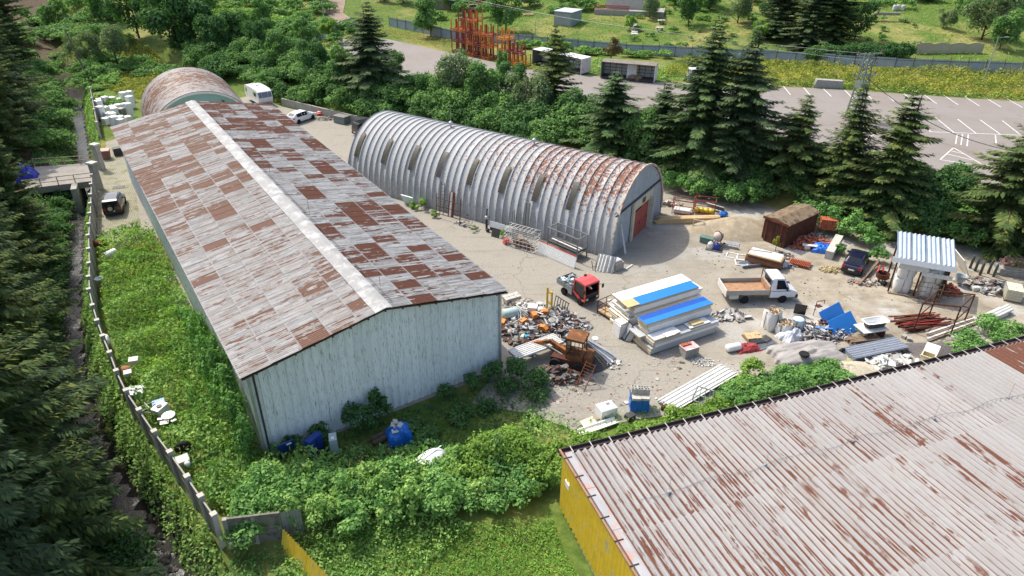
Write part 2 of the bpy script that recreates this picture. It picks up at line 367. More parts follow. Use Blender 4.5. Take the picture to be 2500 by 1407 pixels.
for a, b in [((1913, 211), (1930, 232)), ((1962, 214), (1982, 238)), ((2010, 217), (2030, 236)), ((2062, 220), (2083, 242)), ((2110, 224), (2132, 246)), ((2158, 226), (2183, 248)), ((2207, 229), (2235, 251)), ((2257, 232), (2287, 254)), ((2303, 232), (2339, 256)), ((2355, 236), (2391, 259)), ((2402, 236), (2444, 262)), ((2450, 237), (2497, 263)),
             ((2122, 281), (2145, 302)), ((2080, 290), (2104, 315)), ((2230, 285), (2273, 322)), ((2284, 287), (2329, 324)), ((2338, 291), (2383, 326)), ((2393, 293), (2442, 328)), ((2447, 295), (2492, 330)), ((2090, 316), (2140, 317)), ((2268, 322), (2510, 331)), ((1880, 205), (1868, 213)),
             ((2090, 318), (2122, 340)), ((2100, 320), (2130, 337)), ((2105, 345), (2140, 325)), ((2337, 328), (2333, 352)), ((2350, 328), (2346, 354)), ((2364, 329), (2361, 357)), ((2430, 331), (2432, 352)), ((2295, 390), (2328, 361)), ((2328, 361), (2395, 400)), ((2295, 390), (2385, 404)), ((2310, 376), (2375, 391)), ((2320, 368), (2352, 376)), ((2240, 473), (2268, 436)), ((1845, 268), (1862, 275)), ((1862, 275), (1876, 300)), ((2250, 340), (2295, 352)), ((2400, 402), (2480, 420))]: pline(a, b)
# paved drive where the off-road car stands
t = NT('grass_pavers'); P = t.worldpos(); br = t.n('ShaderNodeTexBrick'); br.inputs['Scale'].default_value = 1.6; br.inputs['Mortar Size'].default_value = .05
br.inputs['Color1'].default_value = (.36, .33, .27, 1); br.inputs['Color2'].default_value = (.3, .275, .22, 1); br.inputs['Mortar'].default_value = (.13, .13, .07, 1)
mp = t.n('ShaderNodeMapping'); mp.inputs['Rotation'].default_value = (0, 0, R(28)); t.l(P, mp.inputs[0]); t.l(mp.outputs[0], br.inputs['Vector'])
k = t.ramp(t.noise(P, .7, 5, .7), [(.5, (0, 0, 0)), (.64, (1, 1, 1))]); m_pav = t.set(t.mix(k, br.outputs[0], (.12, .13, .05)), .95)
flat('driveway', Gp([(236, 398), (262, 352), (318, 356), (332, 470), (352, 600), (240, 600), (232, 470)]), .006, m_pav, 'strip of pale block paving overgrown with grass beside the long shed', 'driveway')
# dirt track at the top
flat_track = MB(); tp = [G(830, -40, 5.5), G(822, 5, 4.6), G(815, 25, 4.2), G(850, 45, 3.9), G(875, 62, 3.2)]
m_track = M('track_dirt', (.26, .2, .15), .95, 0, .25, .8, .3)
vs = []
for i, p in enumerate(tp):
    d = (tp[min(i+1, 4)]-tp[max(i-1, 0)]).normalized(); n = Vector((-d.y, d.x, 0))*2.0
    for q in (p-n, p, p+n): vs.append((q.x, q.y, zt1(q.x, q.y)+.12))
tag(obj('dirt_track', MB().add(vs, [(i*3+j, i*3+j+1, i*3+j+4, i*3+j+3) for i in range(4) for j in range(2)]), m_track), 'brown dirt track leading up from the sheet metal fence', 'track', kind='structure')
# stream
t = NT('stream_water'); P = t.worldpos(); nw = t.noise(P, 3.5, 4, .7); nr = t.noise(P, .7, 4, .6)
t.bump(nw, .55, .12); m_water = t.set(t.ramp(nr, [(.35, (.018, .019, .018)), (.65, (.045, .045, .04))]), .22); t.b.inputs['Specular IOR Level'].default_value = .3
off = 4.5; vs = []; fs = []
Fv = [Vector((*p, 0)) for p in F_LINE]
for i, p in enumerate(Fv):
    d = (Fv[min(i+1, len(Fv)-1)]-Fv[max(i-1, 0)]).normalized(); n = Vector((d.y, -d.x, 0))
    for k in (1.4, 2.8, 4.2):
        q = p+n*k; vs.append((q.x, q.y, -2.93))
fs = [(i*3+j, i*3+j+1, i*3+j+4, i*3+j+3) for i in range(len(Fv)-1) for j in range(2)]
tag(obj('stream', MB().add(vs, fs), m_water), 'narrow shallow stream running along the outside of the concrete fence', 'stream', kind='structure')
m_rock = M('wet_rock', (.1, .09, .08), .7, 0, .35, 3, .4)
rk = [MB().ball((0, 0, 0), .5, 9, 6, (1, .75, .55), .22).mesh('rock', m_rock) for _ in range(4)]
for i, (a, b, s) in enumerate([(370, 1310, 1.0), (400, 1300, 1.3), (425, 1325, 1.1), (385, 1335, .8), (360, 1340, .7), (440, 1350, .8), (405, 1365, 1.0), (372, 1375, .8), (425, 1385, .9), (350, 1290, .7), (415, 1345, .6), (450, 1375, .6), (260, 1105, .7), (285, 1085, .6), (190, 700, .9), (200, 560, .7), (170, 640, .8)]):
    p = G(a, b, -2.9); o = tag(obj('rock', rk[i % 4], m_rock, None, False, (p.x, p.y, -3.0), (0, 0, i*1.3)), 'dark wet rock lying in the stream bed', 'rock', 'rocks in the stream'); o.scale = (s, s, s)
# ------------------------------------------------------------------ weathered sheet metal
def sheet_mat(name, dark, light, rust, src='obj', stretch=(8, .9, 1), thr=(.635, .36), edge=True, seedk=37.0, rough=.55, metal=.0, grime=(.13, .12, .11), strip=None, valley=None, gamt=.6, top=None, warm=.0, vshade_dirt=0.0, wave=None):
    """painted sheet whose paint peels in streaks; the object's colour (or vertex attribute) gives r: rust, g: brightness, b: seed"""
    t = NT(name)
    if src == 'obj': oi = t.n('ShaderNodeObjectInfo'); cc = oi.outputs['Color']
    else: at = t.n('ShaderNodeAttribute', attribute_name='tint'); cc = at.outputs['Color']
    sp = t.n('ShaderNodeSeparateColor'); t.l(cc, sp.inputs[0]); P = t.coord()
    off = t.n('ShaderNodeCombineXYZ'); sd_ = t.math('MULTIPLY', sp.outputs[2], seedk)
    for i in range(3): t.l(sd_, off.inputs[i])
    ad = t.n('ShaderNodeVectorMath', operation='ADD'); t.l(P, ad.inputs[0]); t.l(off.outputs[0], ad.inputs[1]); V = ad.outputs[0]
    ns = t.noise(V, 1.0, 5, .7, stretch); nb = t.noise(V, 1.3, 4, .6); nf = t.noise(V, 9, 3, .7)
    nn = t.math('ADD', t.math('MULTIPLY', ns, .72), t.math('MULTIPLY', nb, .28))
    th = t.math('MULTIPLY_ADD', sp.outputs[0], thr[1]-thr[0], thr[0])
    if top:
        so2 = t.n('ShaderNodeSeparateXYZ'); t.l(P, so2.inputs[0]); hz = t.math('MULTIPLY', t.math('SUBTRACT', so2.outputs[2], top[0]), 1/(top[1]-top[0]), clamp=True)
        th = t.math('ADD', th, t.math('MULTIPLY', t.math('SUBTRACT', 1.0, hz), top[2]))
    if strip:
        sv = t.n('ShaderNodeSeparateXYZ'); t.l(V, sv.inputs[0]); wn = t.n('ShaderNodeTexWhiteNoise', noise_dimensions='1D')
        t.l(t.math('FLOOR', t.math('MULTIPLY', sv.outputs[strip[0]], strip[1])), wn.inputs['W'])
        th = t.math('ADD', th, t.math('MULTIPLY', t.math('SUBTRACT', wn.outputs['Value'], .5), strip[2]))
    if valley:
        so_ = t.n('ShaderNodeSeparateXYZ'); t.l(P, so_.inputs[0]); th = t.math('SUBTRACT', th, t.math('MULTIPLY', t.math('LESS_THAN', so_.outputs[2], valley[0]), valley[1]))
    mask = t.math('MULTIPLY', t.math('SUBTRACT', nn, th), 60.0, clamp=True)
    paint = t.mix(t.math('ADD', t.math('MULTIPLY', nf, .35), t.math('SUBTRACT', sp.outputs[1], .17), clamp=True), dark, light)
    gm = t.math('MULTIPLY', t.math('SUBTRACT', t.noise(V, 1.6, 5, .75, (stretch[0]*1.7, stretch[1]*1.2, 1)), .54), 10.0, clamp=True)
    paint = t.mix(t.math('MULTIPLY', gm, gamt), paint, grime)
    if wave:
        sw = t.n('ShaderNodeSeparateXYZ'); t.l(V, sw.inputs[0]); w1 = t.n('ShaderNodeTexWhiteNoise', noise_dimensions='2D'); cv = t.n('ShaderNodeCombineXYZ')
        wi = t.math('FLOOR', t.math('MULTIPLY', sw.outputs[wave[0]], wave[1])); t.l(wi, cv.inputs[0]); t.l(t.math('FLOOR', t.math('MULTIPLY', t.math('ADD', sw.outputs[1-wave[0]], t.math('MULTIPLY', wi, .37)), wave[2])), cv.inputs[1]); t.l(cv.outputs[0], w1.inputs['Vector'])
        paint = t.mix(t.math('MULTIPLY', t.math('SUBTRACT', w1.outputs['Value'], .45, clamp=True), wave[3]), paint, grime); paint = t.mix(t.math('MULTIPLY', t.math('LESS_THAN', w1.outputs['Value'], .22), .35), paint, mul(light, 1.35))
    if vshade_dirt:  # wave valleys darkened: painted shading together with dirt
        so3 = t.n('ShaderNodeSeparateXYZ'); t.l(P, so3.inputs[0]); vz = t.math('MULTIPLY', t.math('SUBTRACT', -.01, so3.outputs[2]), 16.0, clamp=True); paint = t.mix(t.math('MULTIPLY', t.math('MULTIPLY', vz, t.math('ADD', ns, .2)), vshade_dirt), paint, grime)
    if warm:
        wv_ = t.math('MULTIPLY', t.math('SUBTRACT', t.noise(V, .8, 4, .7), .42), 5.0, clamp=True); paint = t.mix(t.math('MULTIPLY', wv_, warm), paint, (.25, .19, .15))
    rc = t.mix(nf, mul(rust, .6), mul(rust, 1.35))
    c = t.mix(mask, paint, rc)
    if edge:
        sx = t.n('ShaderNodeSeparateXYZ'); t.l(P, sx.inputs[0])
        e = t.math('LESS_THAN', sx.outputs[1], .09); c = t.mix(t.math('MULTIPLY', e, .6 if not valley else .2), c, light)
    t.bump(nf, .12, .01); t.set(c, rough, metal); t.b.inputs['Specular IOR Level'].default_value = .12; return t.m
RD = (.105, .044, .028)
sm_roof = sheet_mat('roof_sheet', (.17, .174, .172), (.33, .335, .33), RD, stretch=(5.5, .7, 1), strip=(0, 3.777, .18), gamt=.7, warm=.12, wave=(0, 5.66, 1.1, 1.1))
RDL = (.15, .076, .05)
sm_roofl = sheet_mat('roof_sheet_left', (.18, .178, .172), (.345, .34, .33), RDL, stretch=(5.5, .7, 1), thr=(.62, .36), strip=(0, 3.777, .18), gamt=.6, warm=.4, wave=(0, 5.66, 1.1, .9))  # left slope: lighter tan rust and warmer paint
sm_roofxl = sheet_mat('roof_sheet_left_far', (.18, .178, .172), (.345, .34, .33), RDL, 'attr', (.7, 5.5, 1), thr=(.62, .36), edge=False, strip=(1, 3.777, .18), gamt=.6, warm=.4, wave=(1, 5.66, 1.1, .9))
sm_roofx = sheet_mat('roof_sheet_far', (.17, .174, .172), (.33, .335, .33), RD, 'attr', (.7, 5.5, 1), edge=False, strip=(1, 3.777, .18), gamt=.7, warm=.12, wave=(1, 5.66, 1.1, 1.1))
sm_wall = sheet_mat('wall_sheet', (.6, .635, .61), (.8, .83, .805), (.19, .2, .18), 'obj', (7, 7, .45), (.68, .54), False, grime=(.2, .21, .19), gamt=.85)
sm_quon = sheet_mat('arch_sheet', (.25, .255, .25), (.48, .48, .47), (.2, .09, .055), 'obj', (5, 5, 3.4), (.64, .4), False, rough=.6, gamt=.75, top=(1.5, 5.6, .17))
sm_quon2 = sheet_mat('rusty_arch_sheet', (.27, .25, .23), (.42, .4, .375), (.19, .1, .062), 'obj', (1.0, 5, 1.0), (.6, .4), False, warm=.3, gamt=.8)
sm_big = sheet_mat('wide_wave_sheet', (.22, .216, .214), (.345, .34, .335), (.12, .048, .03), 'obj', (8, .3, 1), (.67, .36), True, rough=.6, valley=(-.045, .125), gamt=.5, warm=.2, vshade_dirt=1.0, grime=(.17, .15, .14))
m_seam = M('ridge_metal', (.3, .298, .29), .7, 0, .15, 1.2, .1, (.42, .415, .405), .55)
m_trim = M('roof_trim', (.1, .07, .055), .8, 0, .3, 2, .1)
def frame_obj(name, me, parent, o, u, v, n, colr=None):
    ob = bpy.data.objects.new(name, me); link(ob, parent)
    m = Matrix.Identity(4)
    for i, a in enumerate((u, v, n)):
        for k in range(3): m[k][i] = a[k]
    m.translation = Vector(o); ob.matrix_local = m
    if colr: ob.color = colr
    return ob

# ------------------------------------------------------------------ the long shed
BO = Vector((-14.64, 30.79, 0)); BA = R(33.62); BW, BL, HE, HR, OV = 16.54, 51.9, 6.42, 8.03, .53
barn = thing('long_shed', 'long pale sheet metal shed with patchy rusty grey gable roof', 'shed', BO, BA)
SL = math.hypot(BW/2+OV, HR-HE); NS, NC = 50, 5; PW = (BL+2*OV)/NS; PVl = SL/NC
variants = []
for q in range(2):
    mb = MB(); k = 24
    vs = [(PW*i/k, y, .03*math.cos(2*math.pi*i/4)+.045*(1-y/(PVl+.1))) for y in (0, PVl+.1) for i in range(k+1)]
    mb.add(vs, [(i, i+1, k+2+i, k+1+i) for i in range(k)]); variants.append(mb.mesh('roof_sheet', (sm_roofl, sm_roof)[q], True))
cells = []; rr = random.Random(5)
barnM = Matrix.Translation(BO) @ Matrix.Rotation(BA, 4, 'Z')
for side in (0, 1):
    sgn = 1 if side == 0 else -1
    e0 = Vector((-OV if side == 0 else BW+OV, 0, HE)); v = Vector((sgn*(BW/2+OV), 0, HR-HE)).normalized(); u = Vector((0, -sgn, 0)); n = u.cross(v)
    field = {}
    for i in range(NS):
        far = i/NS
        for j in range(NC):
            p = (.07+.34*far) if side == 0 else (.2+.22*far)
            if side == 1 and .3 < far < .55: p *= .45
            if side == 0 and far < .3: p *= .8
            if i and field[(i-1, j)] > .6: p += .22
            elif j and i and field.get((i-1, j-1), 0) > .6: p += .06
            rust = rr.uniform(.62, 1.0) if rr.random() < p else (rr.uniform(.3, .55) if rr.random() < .16 else rr.uniform(0, .2))
            field[(i, j)] = rust
    for i in range(NS):
        for j in range(NC):
            y0 = -OV+PW*(i+1) if side == 0 else -OV+PW*i
            o = e0+v*(PVl*j); o = Vector((o.x, y0, o.z)); w_ = barnM @ o
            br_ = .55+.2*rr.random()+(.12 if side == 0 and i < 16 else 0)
            cells.append(((w_-Vector((0, 0, CAM_H))).length, side, o, u, v, n, (field[(i, j)], br_, rr.random(), 1)))
cells.sort(key=lambda c: c[0])
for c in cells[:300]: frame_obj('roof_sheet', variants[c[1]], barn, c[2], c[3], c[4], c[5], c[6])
for side in (0, 1):
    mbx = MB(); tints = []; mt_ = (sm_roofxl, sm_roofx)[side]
    for c in [c for c in cells[300:] if c[1] == side]:
        k = 24
        for y in (0, PVl+.1):
            for i in range(k+1): mbx.v.append(tuple(c[2]+c[3]*(PW*i/k)+c[4]*y+c[5]*(.03*math.cos(2*math.pi*i/4)+.045*(1-y/(PVl+.1)))))
        b0 = len(mbx.v)-2*(k+1); mbx.f += [(b0+i, b0+i+1, b0+k+2+i, b0+k+1+i) for i in range(k)]; tints += [c[6]]*(2*(k+1))
    me = mbx.mesh('far_roof_sheets', mt_, True); at = me.color_attributes.new('tint', 'FLOAT_COLOR', 'POINT'); at.data.foreach_set('color', np.array(tints, np.float32).ravel())
    tag(obj('far_roof_sheets', me, mt_, barn), kind='stuff')
# solid roof deck under the sheets, ridge caps
mb = MB(); mb.prism([(-OV+.1, HE-.18), (BW/2, HR-.16), (BW+OV-.1, HE-.18), (BW+OV-.1, HE-.1), (BW/2, HR-.08), (-OV+.1, HE-.1)], -OV+.08, BL+OV-.08); obj('roof_deck', mb, m_trim, barn)
for i in range(18):
    y0, y1 = -OV-.02+i*(BL+2*OV)/18, -OV+(i+1)*(BL+2*OV)/18+.04; dz = .07+.012*(i % 2); sl_ = (HR-HE)/(BW/2+OV)
    mb = MB(); xs_ = (-.72, 0, .4); zz = (-.72*sl_, .03, -.4*sl_)
    vs = [(BW/2+x, y, HR+dz+z) for y in (y0, y1) for x, z in zip(xs_, zz)]+[(BW/2+x, y, HR+dz+z-.05) for y in (y0, y1) for x, z in zip(xs_, zz)]
    mb.add(vs, [(0, 1, 4, 3), (1, 2, 5, 4), (6, 9, 10, 7), (7, 10, 11, 8), (0, 3, 9, 6), (2, 8, 11, 5), (0, 6, 7, 1), (1, 7, 8, 2), (3, 4, 10, 9), (4, 5, 11, 10)])
    obj('ridge_cap', mb, m_seam, barn)
# lightning wire and rods along the ridge
wire = MB(); pts = [(BW/2+.6, y, HR+.06+.04*math.sin(y)) for y in np.linspace(0, BL, 40)]; wire.path(pts, .018, 4); wr = obj('lightning_wire', wire, m_dsteel, barn)
for y in (2, 15, 25, 38): obj('lightning_rod', MB().tube((BW/2+.75, y, HR), (BW/2+.75, y, HR+1.2), .012, 5), m_dsteel, wr)
# walls, sheet by sheet
def roofz(x): return HR-(abs(x-BW/2))*(HR-HE)/(BW/2+OV)-.2
def wall_profile(pu, pitch=.52, amp=.03):
    ph = (pu/pitch) % 1
    return amp if ph < .3 else (amp*(1-(ph-.3)/.12*2) if ph < .42 else (-amp if ph < .88 else amp*(-1+(ph-.88)/.12*2)))
def wall_row(n, length, fn, top, zb=-.25, name='wall_sheet', parent=barn, mat=None, br=(.45, .8), rust=(0, .5), mid=None):
    wd = length/n
    for i in range(n):
        cuts = [zb]+([mid] if mid else [])+[None]; k = 16
        for q in range(len(cuts)-1):
            vs = []; lo = .012*q
            for r_ in range(2):
                for j in range(k+1):
                    x = i*wd+wd*j/k; z = cuts[q+r_] if cuts[q+r_] is not None else top(x)
                    if r_ == 0 and q: z -= .1
                    if r_ == 1 and cuts[q+1] is not None: z = min(z, top(x))
                    vs.append(fn(x, wall_profile(x)+lo, z))
            me = MB().add(vs, [(j, j+1, k+2+j, k+1+j) for j in range(k)]).mesh(name, mat or sm_wall)
            o = obj(name, me, None, parent); o.color = (random.uniform(*rust), random.uniform(*br), random.random(), 1)
wall_row(16, BW, lambda x, d, z: (x, -d, z), roofz, mid=2.9)
wall_row(16, BW, lambda x, d, z: (BW-x, BL+d, z), roofz)
wall_row(25, BL, lambda x, d, z: (BW+d, x, z), lambda x: HE-.15, mid=None)
wall_row(25, BL, lambda x, d, z: (-d, BL-x, z), lambda x: HE-.15, mid=None)
obj('corner_trim', MB().box((-.05, -.03, HE/2-.2), (.16, .16, HE)), m_galv, barn); obj('corner_trim', MB().box((BW+.05, -.03, HE/2-.2), (.16, .16, HE)), m_galv, barn)
obj('downpipe', MB().tube((.22, -.16, -.1), (.22, -.16, HE-.05), .06, 8), m_dsteel, barn)
for x in np.arange(.4, BW, 1.12): obj('purlin_end', MB().box((x, -.3, roofz(x)+.06), (.1, .42, .16)), m_trim, barn)
obj('inner_frame', MB().bx(.15, .15, -.2, BW-.15, BL-.15, HE-.4), m_dsteel, barn)

# ------------------------------------------------------------------ arched hangar
QO = Vector((9.13, 56.76, 0)); QA = R(58.18); QW, QL, QH = 12.14, 32.72, 6.88
hang = thing('arched_hangar', 'long grey arched metal hangar with raised ribs and red doors', 'hangar', QO, QA)
def ax(s, W, H, off=0.0):
    return (W/2-math.cos(s)*(W/2+off), (H+off)*math.sin(s)**.9 if math.sin(s) > 1e-6 else 0.0)
NB = 41; bw = QL/NB; ARC = 44
prof = [(0, .105), (.09, .105), (.17, .01), (.58, -.015), (.94, .01), (1.0, .105)]
vs = []
for i in range(ARC+1):
    s = math.pi*i/ARC
    for tt, off_ in prof:
        x, z = ax(s, QW, QH, off_); vs.append((x, tt*bw, z-(.15 if i in (0, ARC) else 0)))
k = len(prof); arch_me = MB().add(vs, [(i*k+j, i*k+j+1, (i+1)*k+j+1, (i+1)*k+j) for i in range(ARC) for j in range(k-1)]).mesh('arch_panel', sm_quon, True)
rr = random.Random(3)
for i in range(NB):
    o = obj('arch_panel', arch_me, None, hang, loc=(0, i*bw, 0)); f = 1-i/NB
    o.color = (max(0, min(1, .1+.62*sstep(.2, 1.0, f)+rr.uniform(-.14, .12))), rr.uniform(.35, .7), rr.random(), 1)
m_sky = M('skylight', (.04, .032, .022), .5, 0, .3, 3, .1); m_skyrim = M('skylight_rim', (.4, .32, .1), .6, 0, .3, 3, .1)
for y in (5.0, 8.75, 12.6, 16.45, 20.25, 24.0, 27.8, 31.7):
    mb = MB(); rim = MB(); n_ = 8
    vs = []
    for i in range(n_+1):
        s = R(27+25*i/n_)
        for yy in (-.27, .27):
            x, z = ax(s, QW, QH, .15); vs.append((x, y+yy, z))
    mb.add(vs, [(2*i, 2*i+1, 2*i+3, 2*i+2) for i in range(n_)]); sk = obj('skylight', mb, m_sky, hang)
    vs = []
    for i in range(n_+1):
        s = R(27+25*i/n_)
        for off_ in (.02, .17):
            x, z = ax(s, QW, QH, off_); vs.append((x, y-.29, z))
    rim.add(vs, [(2*i, 2*i+1, 2*i+3, 2*i+2) for i in range(n_)]); obj('rim', rim, m_skyrim, sk)
for y in (12.0, 22.5):
    vn = obj('roof_vent', MB().lathe([(.1, 0), (.1, .35), (.22, .4), (.22, .6), (.05, .75)], 10, (QW/2, y, QH)), m_galv, hang)
obj('roof_mast', MB().tube((QW/2, 22.5, QH+.7), (QW/2, 22.5, QH+2.2), .025, 5), m_galv, hang)
# front wall
def archz(x):
    lo, hi = 0, math.pi
    s = math.acos(max(-1, min(1, (QW/2-x)/(QW/2)))); return QH*math.sin(s)**.9 if 0 < s < math.pi else 0.0
D0, D1 = 4.2, 8.9
m_fw = sheet_mat('front_sheet', (.3, .33, .36), (.42, .46, .49), (.2, .2, .2), 'obj', (5, 5, .6), (.75, .6), False)
wd = QW/24
for i in range(24):
    xa, xb = i*wd, (i+1)*wd; zb = -.1 if xb <= D0+.05 or xa >= D1-.05 else 4.05
    kk = 8; vs = [(xa+wd*j/kk, .12-wall_profile(xa+wd*j/kk, .25, .018), z) for r_ in range(2) for j in range(kk+1) for z in [zb if r_ == 0 else max(zb, archz(xa+wd*j/kk)-.03)]]
    o = obj('front_sheet', MB().add(vs, [(j, j+1, kk+2+j, kk+1+j) for j in range(kk)]).mesh('front_sheet', m_fw), None, hang); o.color = (random.uniform(0, .3), random.uniform(.3, .6), random.random(), 1)
for i in range(ARC):
    pass
mb = MB()
for i in range(2, ARC-1):
    a = ax(math.pi*i/ARC, QW, QH, .1); b = ax(math.pi*(i+1)/ARC, QW, QH, .1); mb.bar((a[0], -.02, a[1]), (b[0], -.02, b[1]), .2, .12, up=(0, 1, 0))
obj('arch_trim', mb, M('trim_rusty', (.5, .44, .37), .7, 0, .25, 2, .1, (.3, .13, .06), .55), hang)
obj('header_beam', MB().bx(.35, -.02, 3.98, QW-.35, .1, 4.12), m_dsteel, hang)
m_cream = M('cream_render', (.55, .5, .38), .9, 0, .15, 1.5, .15)
obj('door_surround', MB().bx(D0, -.12, -.1, D0+.45, .1, 3.98).bx(D1-.7, -.12, -.1, D1, .1, 3.98).bx(D0+.45, -.12, 3.1, D1-.7, .1, 3.98), m_cream, hang)
obj('door_pillar', MB().bx(D1-.72, -.55, -.1, D1-.5, -.13, 3.3), m_lconc, hang)
obj('small_window', MB().bx(6.2, -.16, 3.3, 6.9, -.125, 3.8), m_sky, hang)
m_rd = M('red_door', (.36, .075, .055), .6, 0, .2, 1.5, .08, (.25, .06, .05), .6)
for a, b, h in ((D0+.47, 6.4, 2.75), (6.42, D1-.72, 2.95)):
    d = obj('door_leaf', MB().bx(a, .0, .02, b, .06, h), m_rd, hang); obj('handle', MB().bx(b-.2, -.05, 1.1, b-.14, -.005, 1.4), m_dsteel, d)
    obj('cross_rail', MB().bx(a+.05, -.03, 1.3, b-.05, -.002, 1.42), m_rd, d)
obj('dark_inside', MB().bx(D0+.5, .5, 0, D1-.75, .55, 3.1), m_dsteel, hang)
for i in range(14):
    s = math.pi*(i+.5)/14
obj('back_wall', MB().prism([ax(math.pi*i/24, QW, QH, -.1) for i in range(25)], QL-.2, QL-.1), m_galv, hang)
# ------------------------------------------------------------------ smaller rusty hangar
rust_h = thing('rusty_arched_hangar', 'short rust-streaked arched hangar with mint green end wall', 'hangar', (-46.14, 85.87, 0), R(29.92))
RW, RH, RL = 13.22, 6.44, 14.9; nb = 20; bw2 = RL/nb
vs = []; prof2 = [(j/8, .045*math.cos(2*math.pi*j/4)) for j in range(9)]
for i in range(37):
    s = math.pi*i/36
    for tt, off_ in prof2:
        x, z = ax(s, RW, RH, off_); vs.append((x, tt*bw2, z-(.15 if i in (0, 36) else 0)))
k = len(prof2); me2 = MB().add(vs, [(i*k+j, i*k+j+1, (i+1)*k+j+1, (i+1)*k+j) for i in range(36) for j in range(k-1)]).mesh('arch_panel', sm_quon2, True)
for i in range(nb):
    o = obj('arch_panel', me2, None, rust_h, loc=(0, i*bw2, 0)); o.color = (rr.uniform(.4, .85) if 4 < i < 17 else rr.uniform(.15, .4), rr.uniform(.4, .8), rr.random(), 1)
m_mint = M('mint_wall', (.22, .36, .31), .8, 0, .06, 1, .05)
obj('end_wall', MB().prism([ax(math.pi*i/30, RW, RH, -.35) for i in range(31)], .35, .5), m_mint, rust_h)
mb = MB()
for i in range(30):
    a = ax(math.pi*i/30, RW, RH, -.15); b = ax(math.pi*(i+1)/30, RW, RH, -.15); mb.bar((a[0], .12, a[1]), (b[0], .12, b[1]), .22, .42, up=(0, 1, 0))
obj('arch_edge', mb, m_dwhite, rust_h)
for x, z, a_, b_ in ((9.7, 2.6, 1.5, 1.0), (1.6, 2.2, 1.7, 1.0), (7.6, 2.2, 1.0, .9)):
    wn = obj('window', MB().bx(x, .28, z, x+a_, .35, z+b_), m_white, rust_h); obj('pane', MB().bx(x+.12, .25, z+.12, x+a_-.12, .279, z+b_-.12), m_glass, wn)
for x in (3.6, 9.4): obj('wall_lamp', MB().box((x, .2, 4.75), (.3, .28, .3)), m_black, rust_h)
obj('back_wall', MB().prism([ax(math.pi*i/24, RW, RH, -.1) for i in range(25)], RL-.2, RL-.1), m_galv, rust_h)

# ------------------------------------------------------------------ flat-roofed yellow building in front
YO = Vector((2.71, 27.15, 4.0)); YA = R(19.38)
yb = thing('yellow_building', 'low building with corrugated peeling roof and yellow profiled wall', 'building', (YO.x, YO.y, -.65), YA)
Y0 = 4.65; YSL = .05; WE, WN = 46.0, 17.4; rows = 3; rl = 5.8; npan = 40; pw = WE/npan
def yz(n): return Y0+YSL*n
me_s = []
for q in range(2):
    mb = MB(); kk = 32; wave = []
    for y in (0, rl+.15):
        for i in range(kk+1):
            wave.append((pw*i/kk, y, .085*math.cos(2*math.pi*i*3/32)+.03*(1-y/(rl+.15))))
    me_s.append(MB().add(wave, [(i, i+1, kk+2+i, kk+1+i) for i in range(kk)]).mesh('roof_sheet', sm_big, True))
# v runs from the eave up the roof towards the camera (local -y), u along +x reversed so that the normal is up
vv = Vector((0, -1, YSL)).normalized(); uu = Vector((-1, 0, 0)); nn_ = uu.cross(vv)
rr = random.Random(9)
for r_ in range(rows):
    for i in range(npan):
        x1 = .5+pw*(i+1); rust = rr.uniform(.12, .5)
        if i < 4: rust = rr.uniform(.2, .45)
        if 9 <= i < 15: rust = rr.uniform(.15, .5)
        if i >= 18: rust = rr.uniform(0, .32)
        if r_ == 0 and i in (25, 26, 27): rust = .97
        if r_ == 1 and i in (25, 26, 27): rust = .95
        if r_ == 0 and i > 27: rust = rr.uniform(0, .12)
        o = Vector((x1, -.12-rl*r_, yz(.12+rl*r_)))
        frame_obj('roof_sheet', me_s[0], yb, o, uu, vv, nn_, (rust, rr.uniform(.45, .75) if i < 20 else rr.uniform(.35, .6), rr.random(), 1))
obj('roof_slab', MB().add([(0.05, .05, Y0-.25), (WE+.3, .05, Y0-.25), (WE+.3, -WN, yz(WN)-.25), (.05, -WN, yz(WN)-.25), (0.05, .05, Y0-.1), (WE+.3, .05, Y0-.1), (WE+.3, -WN, yz(WN)-.1), (.05, -WN, yz(WN)-.1)], [(3, 2, 1, 0), (4, 5, 6, 7), (0, 1, 5, 4), (1, 2, 6, 5), (2, 3, 7, 6), (3, 0, 4, 7)]), m_trim, yb)
m_fl = M('pale_flashing', (.33, .325, .33), .7, 0, .15, .8, .1, (.4, .24, .2), .56)
for i in range(6):
    n0, n1_ = .1+2.8*i, .1+2.8*(i+1)-.02
    obj('edge_flashing', MB().add([(.12, -n0, yz(n0)+.1), (.56, -n0, yz(n0)+.1), (.56, -n1_, yz(n1_)+.1), (.12, -n1_, yz(n1_)+.1), (.12, -n0, yz(n0)-.08), (.56, -n0, yz(n0)-.08), (.56, -n1_, yz(n1_)-.08), (.12, -n1_, yz(n1_)-.08)], [(0, 3, 2, 1), (4, 5, 6, 7), (0, 1, 5, 4), (1, 2, 6, 5), (2, 3, 7, 6), (3, 0, 4, 7)]), m_fl, yb)
m_gut = M('gutter_brown', (.085, .065, .06), .7, 0, .25, 2, .1)
gt = obj('gutter', MB().add([(-.1, y, z) for y, z in ((.05, Y0-.02), (.05, Y0-.16), (.32, Y0-.16), (.32, Y0+.02), (.36, Y0+.02), (.36, Y0-.2), (.01, Y0-.2), (.01, Y0-.02))]+[(WE+.3, y, z) for y, z in ((.05, Y0-.02), (.05, Y0-.16), (.32, Y0-.16), (.32, Y0+.02), (.36, Y0+.02), (.36, Y0-.2), (.01, Y0-.2), (.01, Y0-.02))], [(i, (i+1) % 8, 8+(i+1) % 8, 8+i) for i in range(8)]), m_gut, yb)
m_clip = M('gutter_clip', (.42, .39, .37), .6, .2, .2, 3, .05)
for x in np.arange(.6, WE, 1.15): obj('bracket', MB().box((x, .12, Y0+.035), (.05, .5, .03)), m_clip, gt)
